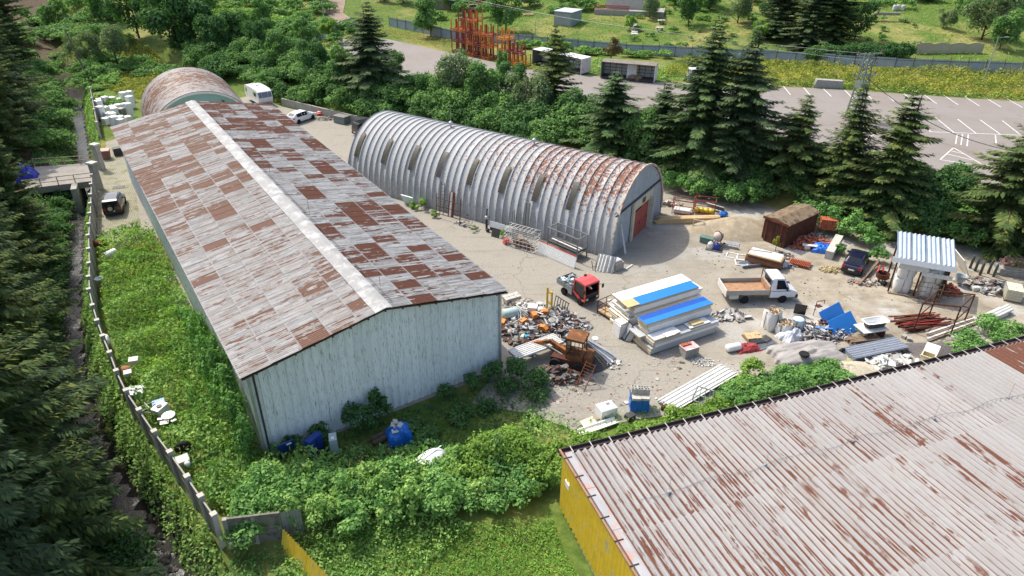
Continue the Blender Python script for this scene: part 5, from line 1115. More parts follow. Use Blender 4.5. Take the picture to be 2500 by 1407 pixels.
thicket('yard_edge_bushes', [(*G(a, b, .3)[:2], r_, h_) for a, b, r_, h_ in ((1632, 455, 1.3, 2.4), (1665, 468, 1.4, 2.8), (1700, 478, 1.4, 2.6), (1740, 484, 1.5, 3.0), (1780, 492, 1.5, 2.8), (1825, 496, 1.4, 3.2), (1955, 545, 1.3, 3.2), (1990, 550, 1.3, 2.8), (2030, 560, 1.3, 2.6), (2075, 575, 1.4, 3.0), (2125, 600, 1.1, 2.4), (2142, 632, .8, 1.8), (2048, 612, .6, 1.2), (2105, 585, 1.2, 2.6), (2330, 590, 1.5, 3.0), (2370, 600, 1.4, 2.6))], lm_ivy, .26, 95, 'leafy bushes at the foot of the right bank, around the navy car wreck', 'bushes')
thicket('right_bank_edge', band(bank2, 58, 1.1, 2.1, 2.2, 4.0, 65, (.4, 3.2)), lm_bush, .27, 90, 'leafy bushes spilling over the right yard edge', 'bushes')
thicket('right_bank_creeper', band(bank2, 60, 1.0, 2.0, 1.6, 3.6, 5, (.8, 5)), lm_ivy, .28, 80, 'sunlit leafy creeper along the right bank', 'creeper')
tl = [(-62, 128), (-48, 128), (-42, 138), (-38, 156)]
thicket('upper_thicket', band(tl, 40, 1.6, 3.0, 1.8, 3.6, 6, (-9, 9)), lm_bush, .42, 40, 'green scrub at the top left around the metal fence', 'thicket')
thicket('far_scrub', band([(-120, 150), (-85, 160), (-45, 178)], 60, 2.0, 4.2, 2, 5, 7, (-14, 16)), lm_bush, .55, 26, 'scrub along the top edge at the left', 'thicket')
thicket('bright_scrub', band([(-66, 152), (-46, 160)], 24, 2.0, 3.4, 1.4, 2.4, 8, (-9, 9)), lm_lime, .42, 34, 'bright sunlit scrub at the top beside the dirt track', 'thicket')
thicket('upper_stream_thicket', band([(-92, 146), (-74, 124), (-66, 118)], 34, 1.4, 2.8, 1.2, 3.0, 9, (-9, 9)), lm_bush, .38, 40, 'bushes lining the upper stream', 'thicket')
carpet('yellow_meadow', [(-76, 142), (-60, 127), (-51, 120), (-60, 108), (-68, 116), (-80, 130)], 26, .7, .34, lm_gold, 'yellow-green meadow behind the rusty hangar', 'meadow', seed=31)
thicket('left_stream_thicket', band([(-86, 140), (-70, 112), (-61, 98), (-57, 88)], 44, 1.2, 2.6, 1.2, 3.2, 18, (-7.5, -3.2)), lm_bush, .34, 50, 'bushes on the left bank of the upper stream', 'thicket')
thicket('right_stream_thicket', band([(-80, 134), (-68, 112), (-58, 94.5)], 30, .8, 1.6, .8, 1.9, 19, (.3, 4)), lm_weed, .3, 60, 'weedy bushes between upper stream and rusty hangar', 'thicket')
# verge along the metal fence
carpet('garden_tussocks', [(-8, 146), (4, 142), (21, 135), (47, 130.5), (66, 125), (120, 119), (150, 180), (0, 190), (-20, 165)], 2.2, .5, .5, lm_grass, 'tufts of rough grass on the garden slope', 'grass', .03, .25, 36, aspect=.3)
carpet('yellow_verge', [(40, 111.3), (51.1, 109.3), (75.1, 103.3), (140, 92), (140, 113), (86, 119.6), (65.6, 121.9), (46.9, 127), (30, 128), (24, 117), (30, 113)], 24, 1.4, .34, lm_gold, 'tall yellow flowering verge between parking lot and metal fence', 'verge', .3, .5, 33)
carpet('green_verge', [(2, 124), (12.5, 118), (23, 113.6), (40, 111.2), (51, 109), (75, 103), (140, 91.6), (140, 94), (75, 105.5), (42, 113.5), (30, 119), (16, 128), (4, 131)], 13, .8, .36, lm_weed, 'green weeds at the edge of the parking lot', 'verge', .15, .7, 34)
carpet('dry_verge', [(-33, 146), (-25, 147), (-12, 134), (-9, 137), (-14, 144), (-27, 156), (-33, 155)], 16, 1.1, .4, lm_hay, 'dry straw-coloured grass below the metal fence', 'grass', .2, .6, 35, aspect=.2)
# growth between shed and stream fence
fen = [(-50.5, 74), (-45.0, 69.9-1), (-41.6, 63.4), (-38.5, 57.8), (-34.8, 50.8), (-31.1, 44.4), (-28.2, 40.3), (-25.5, 36.4), (-22.2, 32.6), (-17.0, 27.2), (-14.5, 25.6)]
strip = [p for p in fen if p[1] < 62.5]+[(-3, 27), (-2.0, 29), (-13.8, 30.5)]+[(-14.9+.554*-k, 30.8+.833*k) for k in (0, 10, 20, 30, 36)]+[(-37.5, 62)]
carpet('strip_weeds', strip, 80, 1.5, .24, lm_weed, 'waist-high green weeds between the long shed and the concrete fence', 'weeds', .2, .9, 41)
gold = Gp([(262, 640), (330, 600), (400, 590), (430, 650), (340, 690)], .5); carpet('strip_goldenrod', gold, 55, 1.2, .2, lm_gold, 'yellowish goldenrod patch near the parked off-road car', 'weeds', .4, .9, 42)
carpet('strip_tall_weeds', strip, 22, 1.9, .3, lm_lime, 'tall light green nettles standing out of the weed strip', 'weeds', .2, .45, 44, aspect=.35)
carpet('strip_dry_weeds', strip, 9, 1.7, .26, lm_gold, 'dry yellowing stalks among the weeds', 'weeds', .2, .35, 45, aspect=.25)
carpet('strip_creeper', [(-16.5, 26.6), (-3, 28), (-3.2, 31.5), (-13.5, 31), (-16.2, 31.0), (-24, 43.5), (-25.6, 42.5), (-19, 32)], 70, 1.5, .24, lm_ivy, 'leafy creeper along the wall foot of the long shed', 'creeper', .3, .9, 43)
thicket('shed_wall_creeper', [(-14.64-.554*k-.7, 30.79+.833*k-.45, r_, h_) for k, r_, h_ in ((.5, .8, 3.4), (2, .8, 4.6), (3.5, .9, 5.2), (5, .9, 4.8), (6.5, .9, 5.4), (8, .9, 5.0), (9.5, .8, 4.4), (11, .8, 4.8), (12.5, .8, 4.2), (14, .7, 3.6), (15.5, .7, 3.0), (17.5, .7, 2.4))], lm_ivy, .22, 120, 'ivy climbing the left wall of the long shed near its front corner', 'ivy')
hedge = [(-14.6, 26.3), (-10, 26.6), (-6, 27.3), (-2, 28.3), (1.0, 28.6)]
thicket('front_hedge', band(hedge, 60, .7, 1.6, 1.3, 2.7, 11, (-1.0, 1.8)), lm_ivy, .22, 120, 'overgrown creeper hedge along the near boundary fence', 'hedge')
thicket('front_hedge_vine', band(hedge, 34, .5, 1.1, 1.2, 3.0, 63, (-.9, 1.8)), lm_weed, .2, 130, 'yellower vine shoots mixed into the near boundary hedge', 'vine')
thicket('front_bushes', [(-.6, 29.9, 1.9, 2.9), (-2.2, 29.0, 1.6, 2.4), (.9, 29.2, 1.4, 2.2), (.4, 31.2, 1.1, 1.6), (1.4, 30.2, 1.0, 1.9), (1.6, 28.4, .9, 1.8), (2.3, 28.7, .8, 1.6), (2.9, 29.3, .8, 1.4), (3.6, 29.7, .7, 1.2), (-1.4, 31.0, 1.2, 1.9)], lm_lime, .2, 150, 'big rounded bush in front of the rusty excavator', 'bush')
thicket('gable_creeper', [(x, y, r_, h_) for x, y, r_, h_ in ((-9.4, 33.4, 1.1, 2.2), (-8.5, 34.1, .9, 2.6), (-11.6, 32.0, .9, 1.4), (-13.2, 31.2, .8, 1.3), (-4.4, 36.6, .7, 1.0), (-2.6, 37.6, .8, 1.2), (-1.2, 38.4, .9, 1.7), (.3, 38.6, 1.0, 1.9), (1.3, 37.8, 1.1, 1.5), (-.3, 37.2, .9, 1.1), (-6.3, 33.0, 1.0, 1.1), (-5.2, 32.2, 1.0, .9), (1.9, 36.6, .8, .9), (-3.2, 34.6, 1.0, .7), (-1.6, 35.4, .9, .6))], lm_dark, .2, 150, 'dark ivy and shrubs along the foot of the shed gable', 'ivy')
eh = [tuple(G(a, b, .6)[:2]) for a, b in ((1330, 1130), (1420, 1095), (1560, 1060), (1700, 1020), (1800, 985))]
thicket('eave_hedge', band(eh, 46, .55, .95, .9, 1.5, 12, (-.35, .55)), lm_lime, .2, 150, 'narrow bright hedge along the gutter of the yellow building', 'hedge')
vn = [tuple(G(a, b, .5)[:2]) for a, b in ((1780, 985), (1880, 950), (1990, 930), (2070, 910))]
thicket('eave_vine', band(vn, 60, .55, 1.05, .7, 1.3, 13, (-.4, 1.4)), lm_ivy, .2, 140, 'vine-covered heap beside the gutter, right of the corrugated sheets', 'vine')
thicket('heap_vine', [(*G(a, b, .5)[:2], r_, h_) for a, b, r_, h_ in ((1838, 910, 1.05, 1.7), (1812, 940, .9, 1.1), (1868, 935, .7, .9), (1790, 965, .8, .8))], lm_lime, .19, 160, 'domed bright bush beside the red tarpaulin', 'bush')
thicket('right_vine', [(*G(a, b, .5)[:2], r_, h_) for a, b, r_, h_ in ((2420, 800, 1.5, 1.7), (2370, 825, 1.2, 1.2), (2460, 830, 1.3, 1.4), (2340, 850, .9, .9), (2400, 850, 1.0, 1.2), (2500, 815, 1.2, 1.2))], lm_ivy, .21, 150, 'vine mound at the right edge beside the white posts', 'vine')
carpet('gable_foot_growth', [(-13.6, 30.6), (-12, 27.6), (-2, 29.5), (1.5, 32.5), (2.6, 36), (.5, 38.6), (-1.5, 38.4)], 45, .55, .2, lm_dark, 'low dark growth on the shaded ground before the gable', 'weeds', .04, 1.0, 47)
carpet('roof_corner_weeds', Gp([(1270, 1000), (1340, 1020), (1420, 1055), (1480, 1062), (1380, 1120), (1290, 1090)], .2), 70, .9, .2, lm_weed, 'weeds filling the corner between hedge, yard and yellow building', 'weeds', .15, 1.0, 60)
# lawn and rough grass in front
carpet('front_grass', [(-11.5, 20), (-11, 25.0), (-4, 25.8), (2.3, 26.3), (4.6, 20), (4, 17), (-11, 17)], 150, .34, .17, lm_grass, 'long bright grass in the small plot in front', 'grass', .08, .7, 51, aspect=.35)
carpet('front_dry_patches', [(-7, 20), (-6.5, 25), (1.5, 25.6), (3.5, 20)], 22, .45, .2, lm_gold, 'yellowish flowering patches in the long grass of the front plot', 'grass', .1, .5, 55, aspect=.3)
carpet('front_weeds', [(-11.8, 18), (-11.6, 25.6), (-4, 26.4), (-2, 25.8), (-6, 21.6), (-6, 18)], 90, .8, .19, lm_weed, 'darker weeds along the shaded side of the front plot', 'weeds', .15, .8, 52)
carpet('corner_weeds', Gp([(560, 1362), (690, 1338), (790, 1440), (560, 1440)], -.5), 80, .5, .18, lm_ivy, 'weeds at the foot of the dark corner wall', 'weeds', .08, .9, 59)
# stream side growth outside the fence
def offF(k, lo=8, hi=75):
    out = []
    for t_ in np.linspace(0, 1, 60):
        y = hi+(lo-hi)*t_; i_ = next(n for n in range(len(F_LINE)-1) if F_LINE[n][1] >= y >= F_LINE[n+1][1]); a_, b_ = F_LINE[i_], F_LINE[i_+1]; q = (a_[1]-y)/(a_[1]-b_[1]); p_ = a_+(b_-a_)*q; d_ = (b_-a_)/np.hypot(*(b_-a_)); out.append((p_[0]+d_[1]*k, p_[1]-d_[0]*k))
    return out
carpet('stream_side_weeds', offF(.2)+offF(1.75)[::-1], 90, .9, .22, lm_weed, 'lush weeds on the bank between concrete fence and stream', 'weeds', .2, .9, 53)
carpet('wood_side_weeds', offF(3.6)+offF(6.4)[::-1], 60, .9, .24, lm_bush, 'weeds on the wooded bank of the stream', 'weeds', .15, .9, 56)
carpet('upper_bank_weeds', offF(.3, 84, 120)+offF(1.9, 84, 120)[::-1], 60, 1.0, .26, lm_weed, 'weeds on the upper stream bank above the bridge', 'weeds', .2, .9, 57)
carpet('upper_wood_weeds', offF(3.4, 84, 120)+offF(8, 84, 120)[::-1], 40, 1.3, .3, lm_bush, 'growth on the wooded bank above the bridge', 'weeds', .2, .6, 58)
thicket('overhanging_bushes', [(p[0], p[1], r_, h_) for p, r_, h_ in [(offF(4.1)[i_], rng.uniform(.9, 1.7), rng.uniform(1.2, 2.4)) for i_ in range(0, 60)]], lm_dark, .24, 90, 'bushes hanging over the stream from the wooded bank', 'bushes')
left_bank = [(-9.2, 14.5), (-20, 24.2), (-24, 28.6), (-30.5, 37.5), (-36, 46.5), (-43.5, 60), (-50.5, 71.5)]
thicket('left_bank_shrubs', band(left_bank, 70, .8, 1.9, .9, 2.4, 61, (-4.2, -1.6)) if False else [(x-3.3, y-2.2, r_, h_) for x, y, r_, h_ in band(left_bank, 64, .7, 1.6, .8, 2.0, 61, (-1.2, 1.0))], lm_dark, .26, 70, 'shady shrubs on the wooded side of the stream', 'shrubs')
carpet('wood_floor_growth', [(-26, 22), (-33, 33), (-41, 45), (-55, 64), (-63, 76), (-80, 70), (-60, 45), (-45, 25), (-32, 15)], 16, .6, .32, lm_dark, 'low undergrowth on the wooded slope', 'undergrowth', .05, .6, 54)
# garden patches
thicket('garden_shrubs', band([(22, 136), (50, 131), (66, 127), (80, 126)], 70, .4, 1.2, .6, 1.5, 14, (2, 34)), lm_bush, .34, 50, 'scattered low shrubs in the gardens', 'shrubs')
thicket('fence_shrubs', band([(-8, 142), (3.5, 138.5), (20.7, 131.5), (30, 130)], 30, .8, 1.6, 1.0, 2.2, 15, (-3, 0)), lm_weed, .38, 45, 'weedy shrubs growing along the metal fence', 'shrubs')
hedge2 = Gp([(1975, 132), (2100, 128), (2215, 130)], 4.0)
thicket('garden_hedge', band(hedge2, 90, 1.2, 1.7, 2.6, 3.2, 16, (-.7, .7)), lm_dark, .3, 70, 'long clipped dark hedge in the garden', 'hedge')
thicket('far_top_shrubs', band([(-20, 168), (20, 172), (70, 174), (125, 168)], 70, 1.2, 3.2, 1.4, 4.0, 17, (-10, 10)), lm_bush, .5, 26, 'bushes along the upper edge of the gardens', 'shrubs')
# ------------------------------------------------------------------ yard contents
def pa(a, b): return angle(G(*a), G(*b))
def scrap_mat(name, cols, rough=.7):
    t = NT(name); g = t.n('ShaderNodeNewGeometry'); r = t.n('ShaderNodeValToRGB'); r.color_ramp.interpolation = 'CONSTANT'; e = r.color_ramp.elements
    while len(e) < len(cols): e.new(.5)
    for i, c in enumerate(cols): e[i].position = i/len(cols); e[i].color = (*c, 1)
    t.l(g.outputs['Random Per Island'], r.inputs[0]); n = t.noise(t.coord(), 6, 4); t.set(t.mix(1.0, r.outputs[0], t.ramp(n, [(.3, (.7, .7, .7)), (.7, (1.1, 1.1, 1.1))]), 'MULTIPLY'), rough); return t.m
m_scrap = scrap_mat('mixed_scrap', [(.4, .4, .39), (.14, .12, .11), (.25, .25, .25), (.1, .05, .035), (.48, .47, .45), (.2, .19, .18), (.16, .07, .04), (.36, .37, .38), (.05, .05, .05), (.5, .46, .4)])
m_rubble = scrap_mat('mixed_rubble', [(.36, .32, .27), (.5, .47, .42), (.24, .2, .16), (.34, .13, .08), (.42, .38, .33), (.15, .13, .11)], .95)
m_chips = scrap_mat('cut_logs', [(.5, .38, .22), (.62, .5, .33), (.3, .2, .12), (.2, .14, .09), (.45, .33, .2)], .9)
m_bricks = scrap_mat('loose_bricks', [(.42, .12, .06), (.34, .09, .05), (.48, .17, .09), (.26, .08, .05), (.4, .14, .1)], .9)
m_white_s = scrap_mat('pale_scrap', [(.62, .61, .58), (.5, .49, .46), (.7, .7, .68), (.4, .4, .38), (.3, .29, .27)], .7)
def heap(name, c, rx, ry, h, n, mat, label, cat, size=(.15, .7), seed=1, flatk=.25, rz=0.0):
    r = random.Random(seed); mb = MB()
    for _ in range(n):
        a = r.uniform(0, 6.283); q = math.sqrt(r.random()); x, y = rx*q*math.cos(a), ry*q*math.sin(a); z = h*(1-q*q)*r.uniform(.3, 1)+.04; L = r.uniform(*size)
        k = r.random()
        if k < .45: mb.box((x, y, z), (L, L*r.uniform(.04, .12)+.02, .03+L*.04), r.uniform(0, 6.28), r.uniform(-.5, .5), r.uniform(-.5, .5))
        elif k < .8: mb.box((x, y, z), (L*.7, L*r.uniform(.3, .6), .02+.02*L), r.uniform(0, 6.28), r.uniform(-flatk, flatk)*2, r.uniform(-flatk, flatk)*2)
        else: mb.box((x, y, z), (L*.45, L*.35, L*.3), r.uniform(0, 6.28), r.uniform(-.6, .6), r.uniform(-.6, .6))
    o = obj(name, mb, mat, None, False, (c[0], c[1], 0), (0, 0, rz)); return tag(o, label, cat, kind='stuff')
def blocks(name, c, rx, ry, h, n, dim, mat, label, cat, seed=1, rz=0.0):
    r = random.Random(seed); mb = MB()
    for _ in range(n):
        a = r.uniform(0, 6.283); q = math.sqrt(r.random()); s = r.uniform(.75, 1.2)
        mb.box((rx*q*math.cos(a), ry*q*math.sin(a), h*(1-q)*r.uniform(.4, 1)+dim[2]*.5), tuple(d*s for d in dim), r.uniform(0, 6.28), r.uniform(-.5, .5), r.uniform(-.5, .5))
    return tag(obj(name, mb, mat, None, False, (c[0], c[1], 0), (0, 0, rz)), label, cat, kind='stuff')
def mound(name, c, rx, ry, h, mat, label, cat, seed=1, rz=0.0):
    r = np.random.default_rng(seed); ph = r.uniform(0, 6, 6); mb = MB(); vs = []; nr, na = 9, 24
    for i in range(nr+1):
        q = i/nr
        for k in range(na):
            a = 6.283*k/na; w_ = 1+.13*math.sin(3*a+ph[0])+.08*math.sin(5*a+ph[1]); z = h*max(0, (1-q**1.5))*(1+.12*math.sin(4*a+ph[2])*q)+.03*math.sin(9*a+8*q+ph[3])
            vs.append((rx*q*w_*math.cos(a), ry*q*w_*math.sin(a), z if i < nr else -.05))
    mb.add(vs, [(i*na+k, i*na+(k+1) % na, (i+1)*na+(k+1) % na, (i+1)*na+k) for i in range(nr) for k in range(na)]); mb.f = [tuple(reversed(f)) for f in mb.f]
    return one(name, mb, mat, label, cat, (c[0], c[1], 0), rz, smooth=True)
# ---- sandwich panel packs
m_pw = M('panel_white', (.72, .72, .7), .4, 0, .06, 1, .03, (.6, .6, .57), .64); m_pg = M('panel_grey', (.42, .44, .45), .45, .1, .1, 1, .03)
PD = R(28.7); P0 = Vector((10.28, 41.57, 0)); PDX = Vector((math.cos(PD), math.sin(PD), 0)); PDN = Vector((-math.sin(PD), math.cos(PD), 0))
def panel_pack(label, al, no, z0, z1, L, W, th, seed=0, stag=.4):
    """pack of foam-core boards, all lying along the same direction"""
    A = P0+PDX*al+PDN*no; t_ = thing('panel_pack', label, 'panel stack', (A.x, A.y, z0), PD); r = random.Random(seed)
    for x in (.6, L/2, L-.6): obj('bearer', MB().box((x, W/2, .05), (.12, W-.1, .1)), m_owood, t_)
    h = .1; k = 0
    while h+th <= z1-z0+.01:
        dx = r.uniform(-stag, stag)*.5; t2 = th*.98; dl = r.uniform(-.2, .0)
        ws = [(0, W/2-.01), (W/2+.01, W)] if (k % 3 and W > 1.5) else [(0, W)]
        for (y0, y1) in ws:
            dx2 = dx+r.uniform(-.12, .12)
            pn = obj('panel', MB().bx(dx2, y0, h, dx2+L+dl, y1, h+t2*.12).bx(dx2, y0, h+t2*.88, dx2+L+dl, y1, h+t2).bx(dx2+.05, y0, h+t2*.12, dx2+L+dl-.05, y0+.01, h+t2*.88), m_pw if r.random() < .6 else m_pg, t_); obj('foam_core', MB().bx(dx2+.01, y0+.012, h+t2*.12+.001, dx2+L+dl-.01, y1-.012, h+t2*.88-.001), m_foam, pn)
        h += th; k += 1
    return L, A, z0+h
def board(name, label, A, x0, y0, x1, y1, z, th, mat, core=m_foam):
    t_ = thing(name, label, 'panel', (A.x, A.y, z), PD); obj('skin', MB().bx(x0, y0, th*.8, x1, y1, th), mat, t_); obj('core', MB().bx(x0+.01, y0+.01, 0, x1-.01, y1-.01, th*.8-.001), core, t_); return t_
L, A, h = panel_pack('tall pack of white sandwich panels at the back, under the long white board', .1, 2.85, 0, 2.36, 6.7, 2.3, .205, 1, .7)
board('white_insulation_board', 'long bright white panel on top of the tall pack', A, -.15, 1.15, L+.05, 2.35, h+.002, .16, m_white)
board('blue_insulation_board', 'bright blue panel on top of the tall pack, beside the white one', A, .2, .02, L-.15, 1.12, h+.002, .2, m_blue)
board('foam_board', 'bare yellow foam board across the end of the blue panel on the tall pack', A, -.35, .05, .78, 1.0, h+.21, .05, m_foam)
L3, A3, h3 = panel_pack('low front pack of cream and white sandwich panels', 0, 0, 0, 1.1, 6.35, 2.55, .245, 3, .3)
L2, A2, h2 = panel_pack('middle pack of grey sandwich panels under the two-tone blue panel', .15, .95, h3+.002, 2.06, 6.2, 1.2, .2, 2, .4)
board('blue_insulation_board', 'two-tone blue panel on the middle pack', A2, -.1, .0, L2+.1, 1.15, h2+.002, .16, m_blue); obj('dark_half', MB().bx(.0, .6, .1605, L2+.05, 1.13, .165), M('deep_blue', (.006, .07, .34), .4, 0, .08, 1.5, .03), bpy.data.objects[-1] if False else [o for o in col.objects if o.get('label') == 'two-tone blue panel on the middle pack'][0])
for k_, (x0, y0, x1, y1, m, lab, th) in enumerate(((-.5, .95, .1, 2.3, m_pg, 'grey offcut on the left end of the low front pack', .1), (.15, .02, 2.6, .85, m_pw, 'pale ribbed offcut on the near edge of the low front pack', .2), (3.6, .1, 5.6, .85, m_pw, 'white offcut board on the right end of the low front pack', .12), (1.1, -.16, 2.0, .3, m_pw, 'short white offcut jutting over the near edge of the low front pack', .1))):
    board('panel_offcut', lab, A3, x0, y0, x1, y1, h3+.002+(.21 if k_ == 3 else 0), th, m)
board('panel_offcut', 'cream foam offcut lying on the white offcut board', A3, 3.9, .2, 5.0, .75, h3+.125, .12, m_foam)
an4 = PD; p = P0+PDX*(-.5)+PDN*3.3; wp = one('wrapped_bundle', MB().box((0, 0, .55), (.7, .9, 1.1), 0, .02, .05).box((.05, .02, 1.15), (.65, .8, .16), .1), m_bag, 'bundle wrapped in white film between the panel packs', 'bundle', (p.x, p.y, 0), PD, smooth=False)
p = G(1505, 812); q = G(1522, 826); wn = thing('leaning_window', 'black framed window leaning against the panel packs', 'window', (p.x, p.y, 0), angle(p, q)-.15); obj('frame', MB().bar((0, 0, .03), (.1, .55, 1.35), .07).bar((1.25, 0, .03), (1.35, .55, 1.35), .07).bar((0, 0, .04), (1.25, 0, .04), .07).bar((.1, .55, 1.35), (1.35, .55, 1.35), .07), m_black, wn); obj('pane', MB().add([(.04, .02, .06), (1.24, .02, .06), (1.32, .54, 1.32), (.12, .54, 1.32)], [(0, 1, 2, 3)]), M('window_pane', (.3, .31, .32), .15, 0, .3, 1.5, 0), wn); obj('side_sheet', MB().add([(1.3, .03, .05), (1.4, .55, 1.35), (1.62, .7, .75), (1.5, .4, .02)], [(0, 1, 2, 3)]), m_pg, wn)
# cage pallet
A = G(1458, 765); B = G(1490, 785); cgp = thing('cage_trailer', 'rusty railed platform cart with plank floor beside the red truck', 'cart', (A.x, A.y, 0), angle(A, B)); cl = 1.7; cw = 1.9
for i in range(6): obj('plank', MB().box((cl/2, .16+.32*i, .28), (cl, .29, .05)), m_wood, cgp)
mb = MB()
for x in (0, cl):
    for y in (0, cw): mb.bar((x, y, 0), (x, y, 1.25), .06)
for z in (.22, .7, 1.2):
    mb.bar((0, 0, z), (cl, 0, z), .045).bar((0, cw, z), (cl, cw, z), .045).bar((0, 0, z), (0, cw, z), .045).bar((cl, 0, z), (cl, cw, z), .045)
for k_ in (.5,): mb.bar((cl*k_, 0, .2), (cl*k_, 0, 1.2), .04).bar((0, cw*k_, .2), (0, cw*k_, 1.2), .04)
obj('railing', mb, m_drust, cgp); p = cgp.location; one('scrap_frame', MB().box((0, 0, .45), (.9, .5, .25), .3, .2).box((.1, .1, .62), (.7, .4, .1), -.2, .3), m_dwhite, 'white appliance shell lying on the railed platform cart', 'scrap', (p.x+1.25, p.y+.75, .0), .4)
# ---- scrap heap at the shed corner
heap('scrap_heap', G(1320, 800), 3.6, 2.6, .9, 520, m_scrap, 'dense heap of mixed metal scrap beside the shed corner', 'scrap', (.15, .95), 4, rz=.5)
heap('pale_scrap_heap', G(1290, 765), 2.2, 1.4, .7, 160, m_white_s, 'pale plastic and metal bits on the upper side of the scrap heap', 'scrap', (.15, .8), 5, rz=.4)
heap('corner_litter', G(1385, 800), 2.0, 1.4, .5, 220, m_scrap, 'grey scrap at the right end of the heap', 'scrap', (.12, .6), 6)
def Z(px, py, z): p = G(px, py, z); return (p.x, p.y, z)
one('pale_green_tank', MB().lathe([(.001, -.65), (.38, -.62), (.42, -.55), (.42, .55), (.38, .62), (.001, .65)], 16, (0, 0, .42), 'x'), M('tank_green', (.36, .47, .44), .6, 0, .12, 2, .05), 'pale green drum lying at the left of the scrap heap', 'drum', Z(1246, 776, .15), R(20), smooth=True)
def machine(label, loc, rz, m=m_orange):
    t_ = thing('orange_machine_part', label, 'machine part', loc, rz); t_.scale = (.72, .72, .72); obj('shell', MB().prism([(-.5, .1), (.5, .1), (.6, .35), (.2, .6), (-.45, .5)], -.28, .28), m, t_); obj('wheel', MB().lathe([(.08, -.08), (.22, -.08), (.22, .08), (.08, .08)], 12, (.45, .36, .24), 'y'), m_rubber, t_); obj('bar', MB().bar((-.5, .1, .5), (-1.0, .1, .9), .05), m_dsteel, t_)
machine('orange machine cover left in the scrap heap', Z(1278, 790, .35), .7); machine('orange machine cover at the front of the scrap heap', Z(1325, 806, .4), -.6); machine('orange machine cover near the top of the scrap heap', Z(1303, 774, .55), 2.0); machine('yellow-orange machine cover under the forklift mast', Z(1328, 768, .5), 3.4); machine('orange part at the wall end of the scrap heap', Z(1228, 792, .1), 1.2)
p = Z(1300, 765, .35); t_ = thing('white_chest', 'white chest freezer standing on the scrap heap', 'freezer', p, R(-10)); obj('body', MB().bx(-.35, -.3, 0, .35, .3, .6), m_white, t_); obj('lid', MB().bx(-.37, -.32, .605, .37, .32, .7), m_white, t_)
p = Z(1318, 768, .35); one('white_stove', MB().bx(-.25, -.25, 0, .25, .25, .55).bx(-.2, -.2, .56, .2, .2, .6), m_dwhite, 'small white cooker next to the chest freezer', 'cooker', p, .3)
p = Z(1352, 788, .5); one('white_plate', MB().box((0, 0, .2), (.8, .6, .06), .2, .5), m_dwhite, 'white plate lying askew in the middle of the scrap heap', 'plate', p, .5)
p = G(1340, 765); fm = thing('forklift_mast', 'yellow forklift mast standing upright in the scrap', 'mast', (p.x, p.y, 0), R(-50)); obj('rail', MB().bx(-.32, -.06, 0, -.2, .06, 2.3), m_yellow, fm); obj('rail', MB().bx(.2, -.06, 0, .32, .06, 2.1), m_yellow, fm)
for z in (.9, 1.9): obj('cross_bar', MB().bx(-.2, -.05, z, .2, .05, z+.16), m_yellow, fm)
for i in range(4): p = Z(1372+9*i, 774+7*i, .25); one('black_seat_pad', MB().box((0, 0, .1), (.75, .55, .1), 0, .12, .1*(i-1)), m_black, ['first', 'second', 'third', 'last'][i]+' black pad in the row sliding down the right side of the scrap heap', 'pad', p, R(30+6*i))
for lab, a in (('coil', (1352, 752)), ):
    p = G(*a); t_ = thing('rusty_grid', 'dark steel grid frame behind the forklift mast', 'grid', (p.x, p.y, 0), R(-52)); mb = MB()
    for i in range(6): mb.bar((i*.3, 0, .1), (i*.3, .2, 1.1), .05)
    mb.bar((0, 0, .15), (1.6, 0, .15), .06).bar((0, .2, 1.1), (1.6, .2, 1.1), .06); obj('grid', mb, m_dsteel, t_)
p = Z(1288, 828, .1); one('cyan_crate', MB().bx(-.25, -.2, 0, .25, .2, .35).bx(-.22, -.17, .36, .22, .17, .4), M('cyan_plastic', (.03, .35, .5), .5, 0, .1, 3, .05), 'small cyan crate in front of the scrap heap', 'crate', p, .5)
# spidery white rods
mb = MB(); r_ = random.Random(2)
for i in range(26):
    a = r_.uniform(0, 6.28); mb.tube((r_.uniform(-.2, .2), r_.uniform(-.2, .2), .75), (math.cos(a)*r_.uniform(.6, 1.1), math.sin(a)*r_.uniform(.6, 1.1), r_.uniform(.2, .6)), .02, 5)
one('rod_bundle', mb, m_dwhite, 'sprawling bundle of thin white rods beside the pale green drum', 'rods', Z(1268, 774, .1))
# concrete blocks and pallets at the shed corner
p = G(1240, 742); t_ = thing('block_stack', 'leaning stack of pale concrete blocks at the shed corner', 'blocks', (p.x, p.y, 0), R(30)); r_ = random.Random(8)
for i in range(12): obj('block', MB().box(((i % 3)*.5+r_.uniform(-.06, .06), ((i//3) % 2)*.42, .13+.26*(i//6)+.001), (.46, .38, .25), r_.uniform(-.15, .15)), m_lconc, t_)
heap('root_litter', G(1268, 745), 1.2, .9, .4, 70, m_owood if False else m_rubble, 'brown debris behind the leaning block stack', 'debris', (.2, .8), 9)
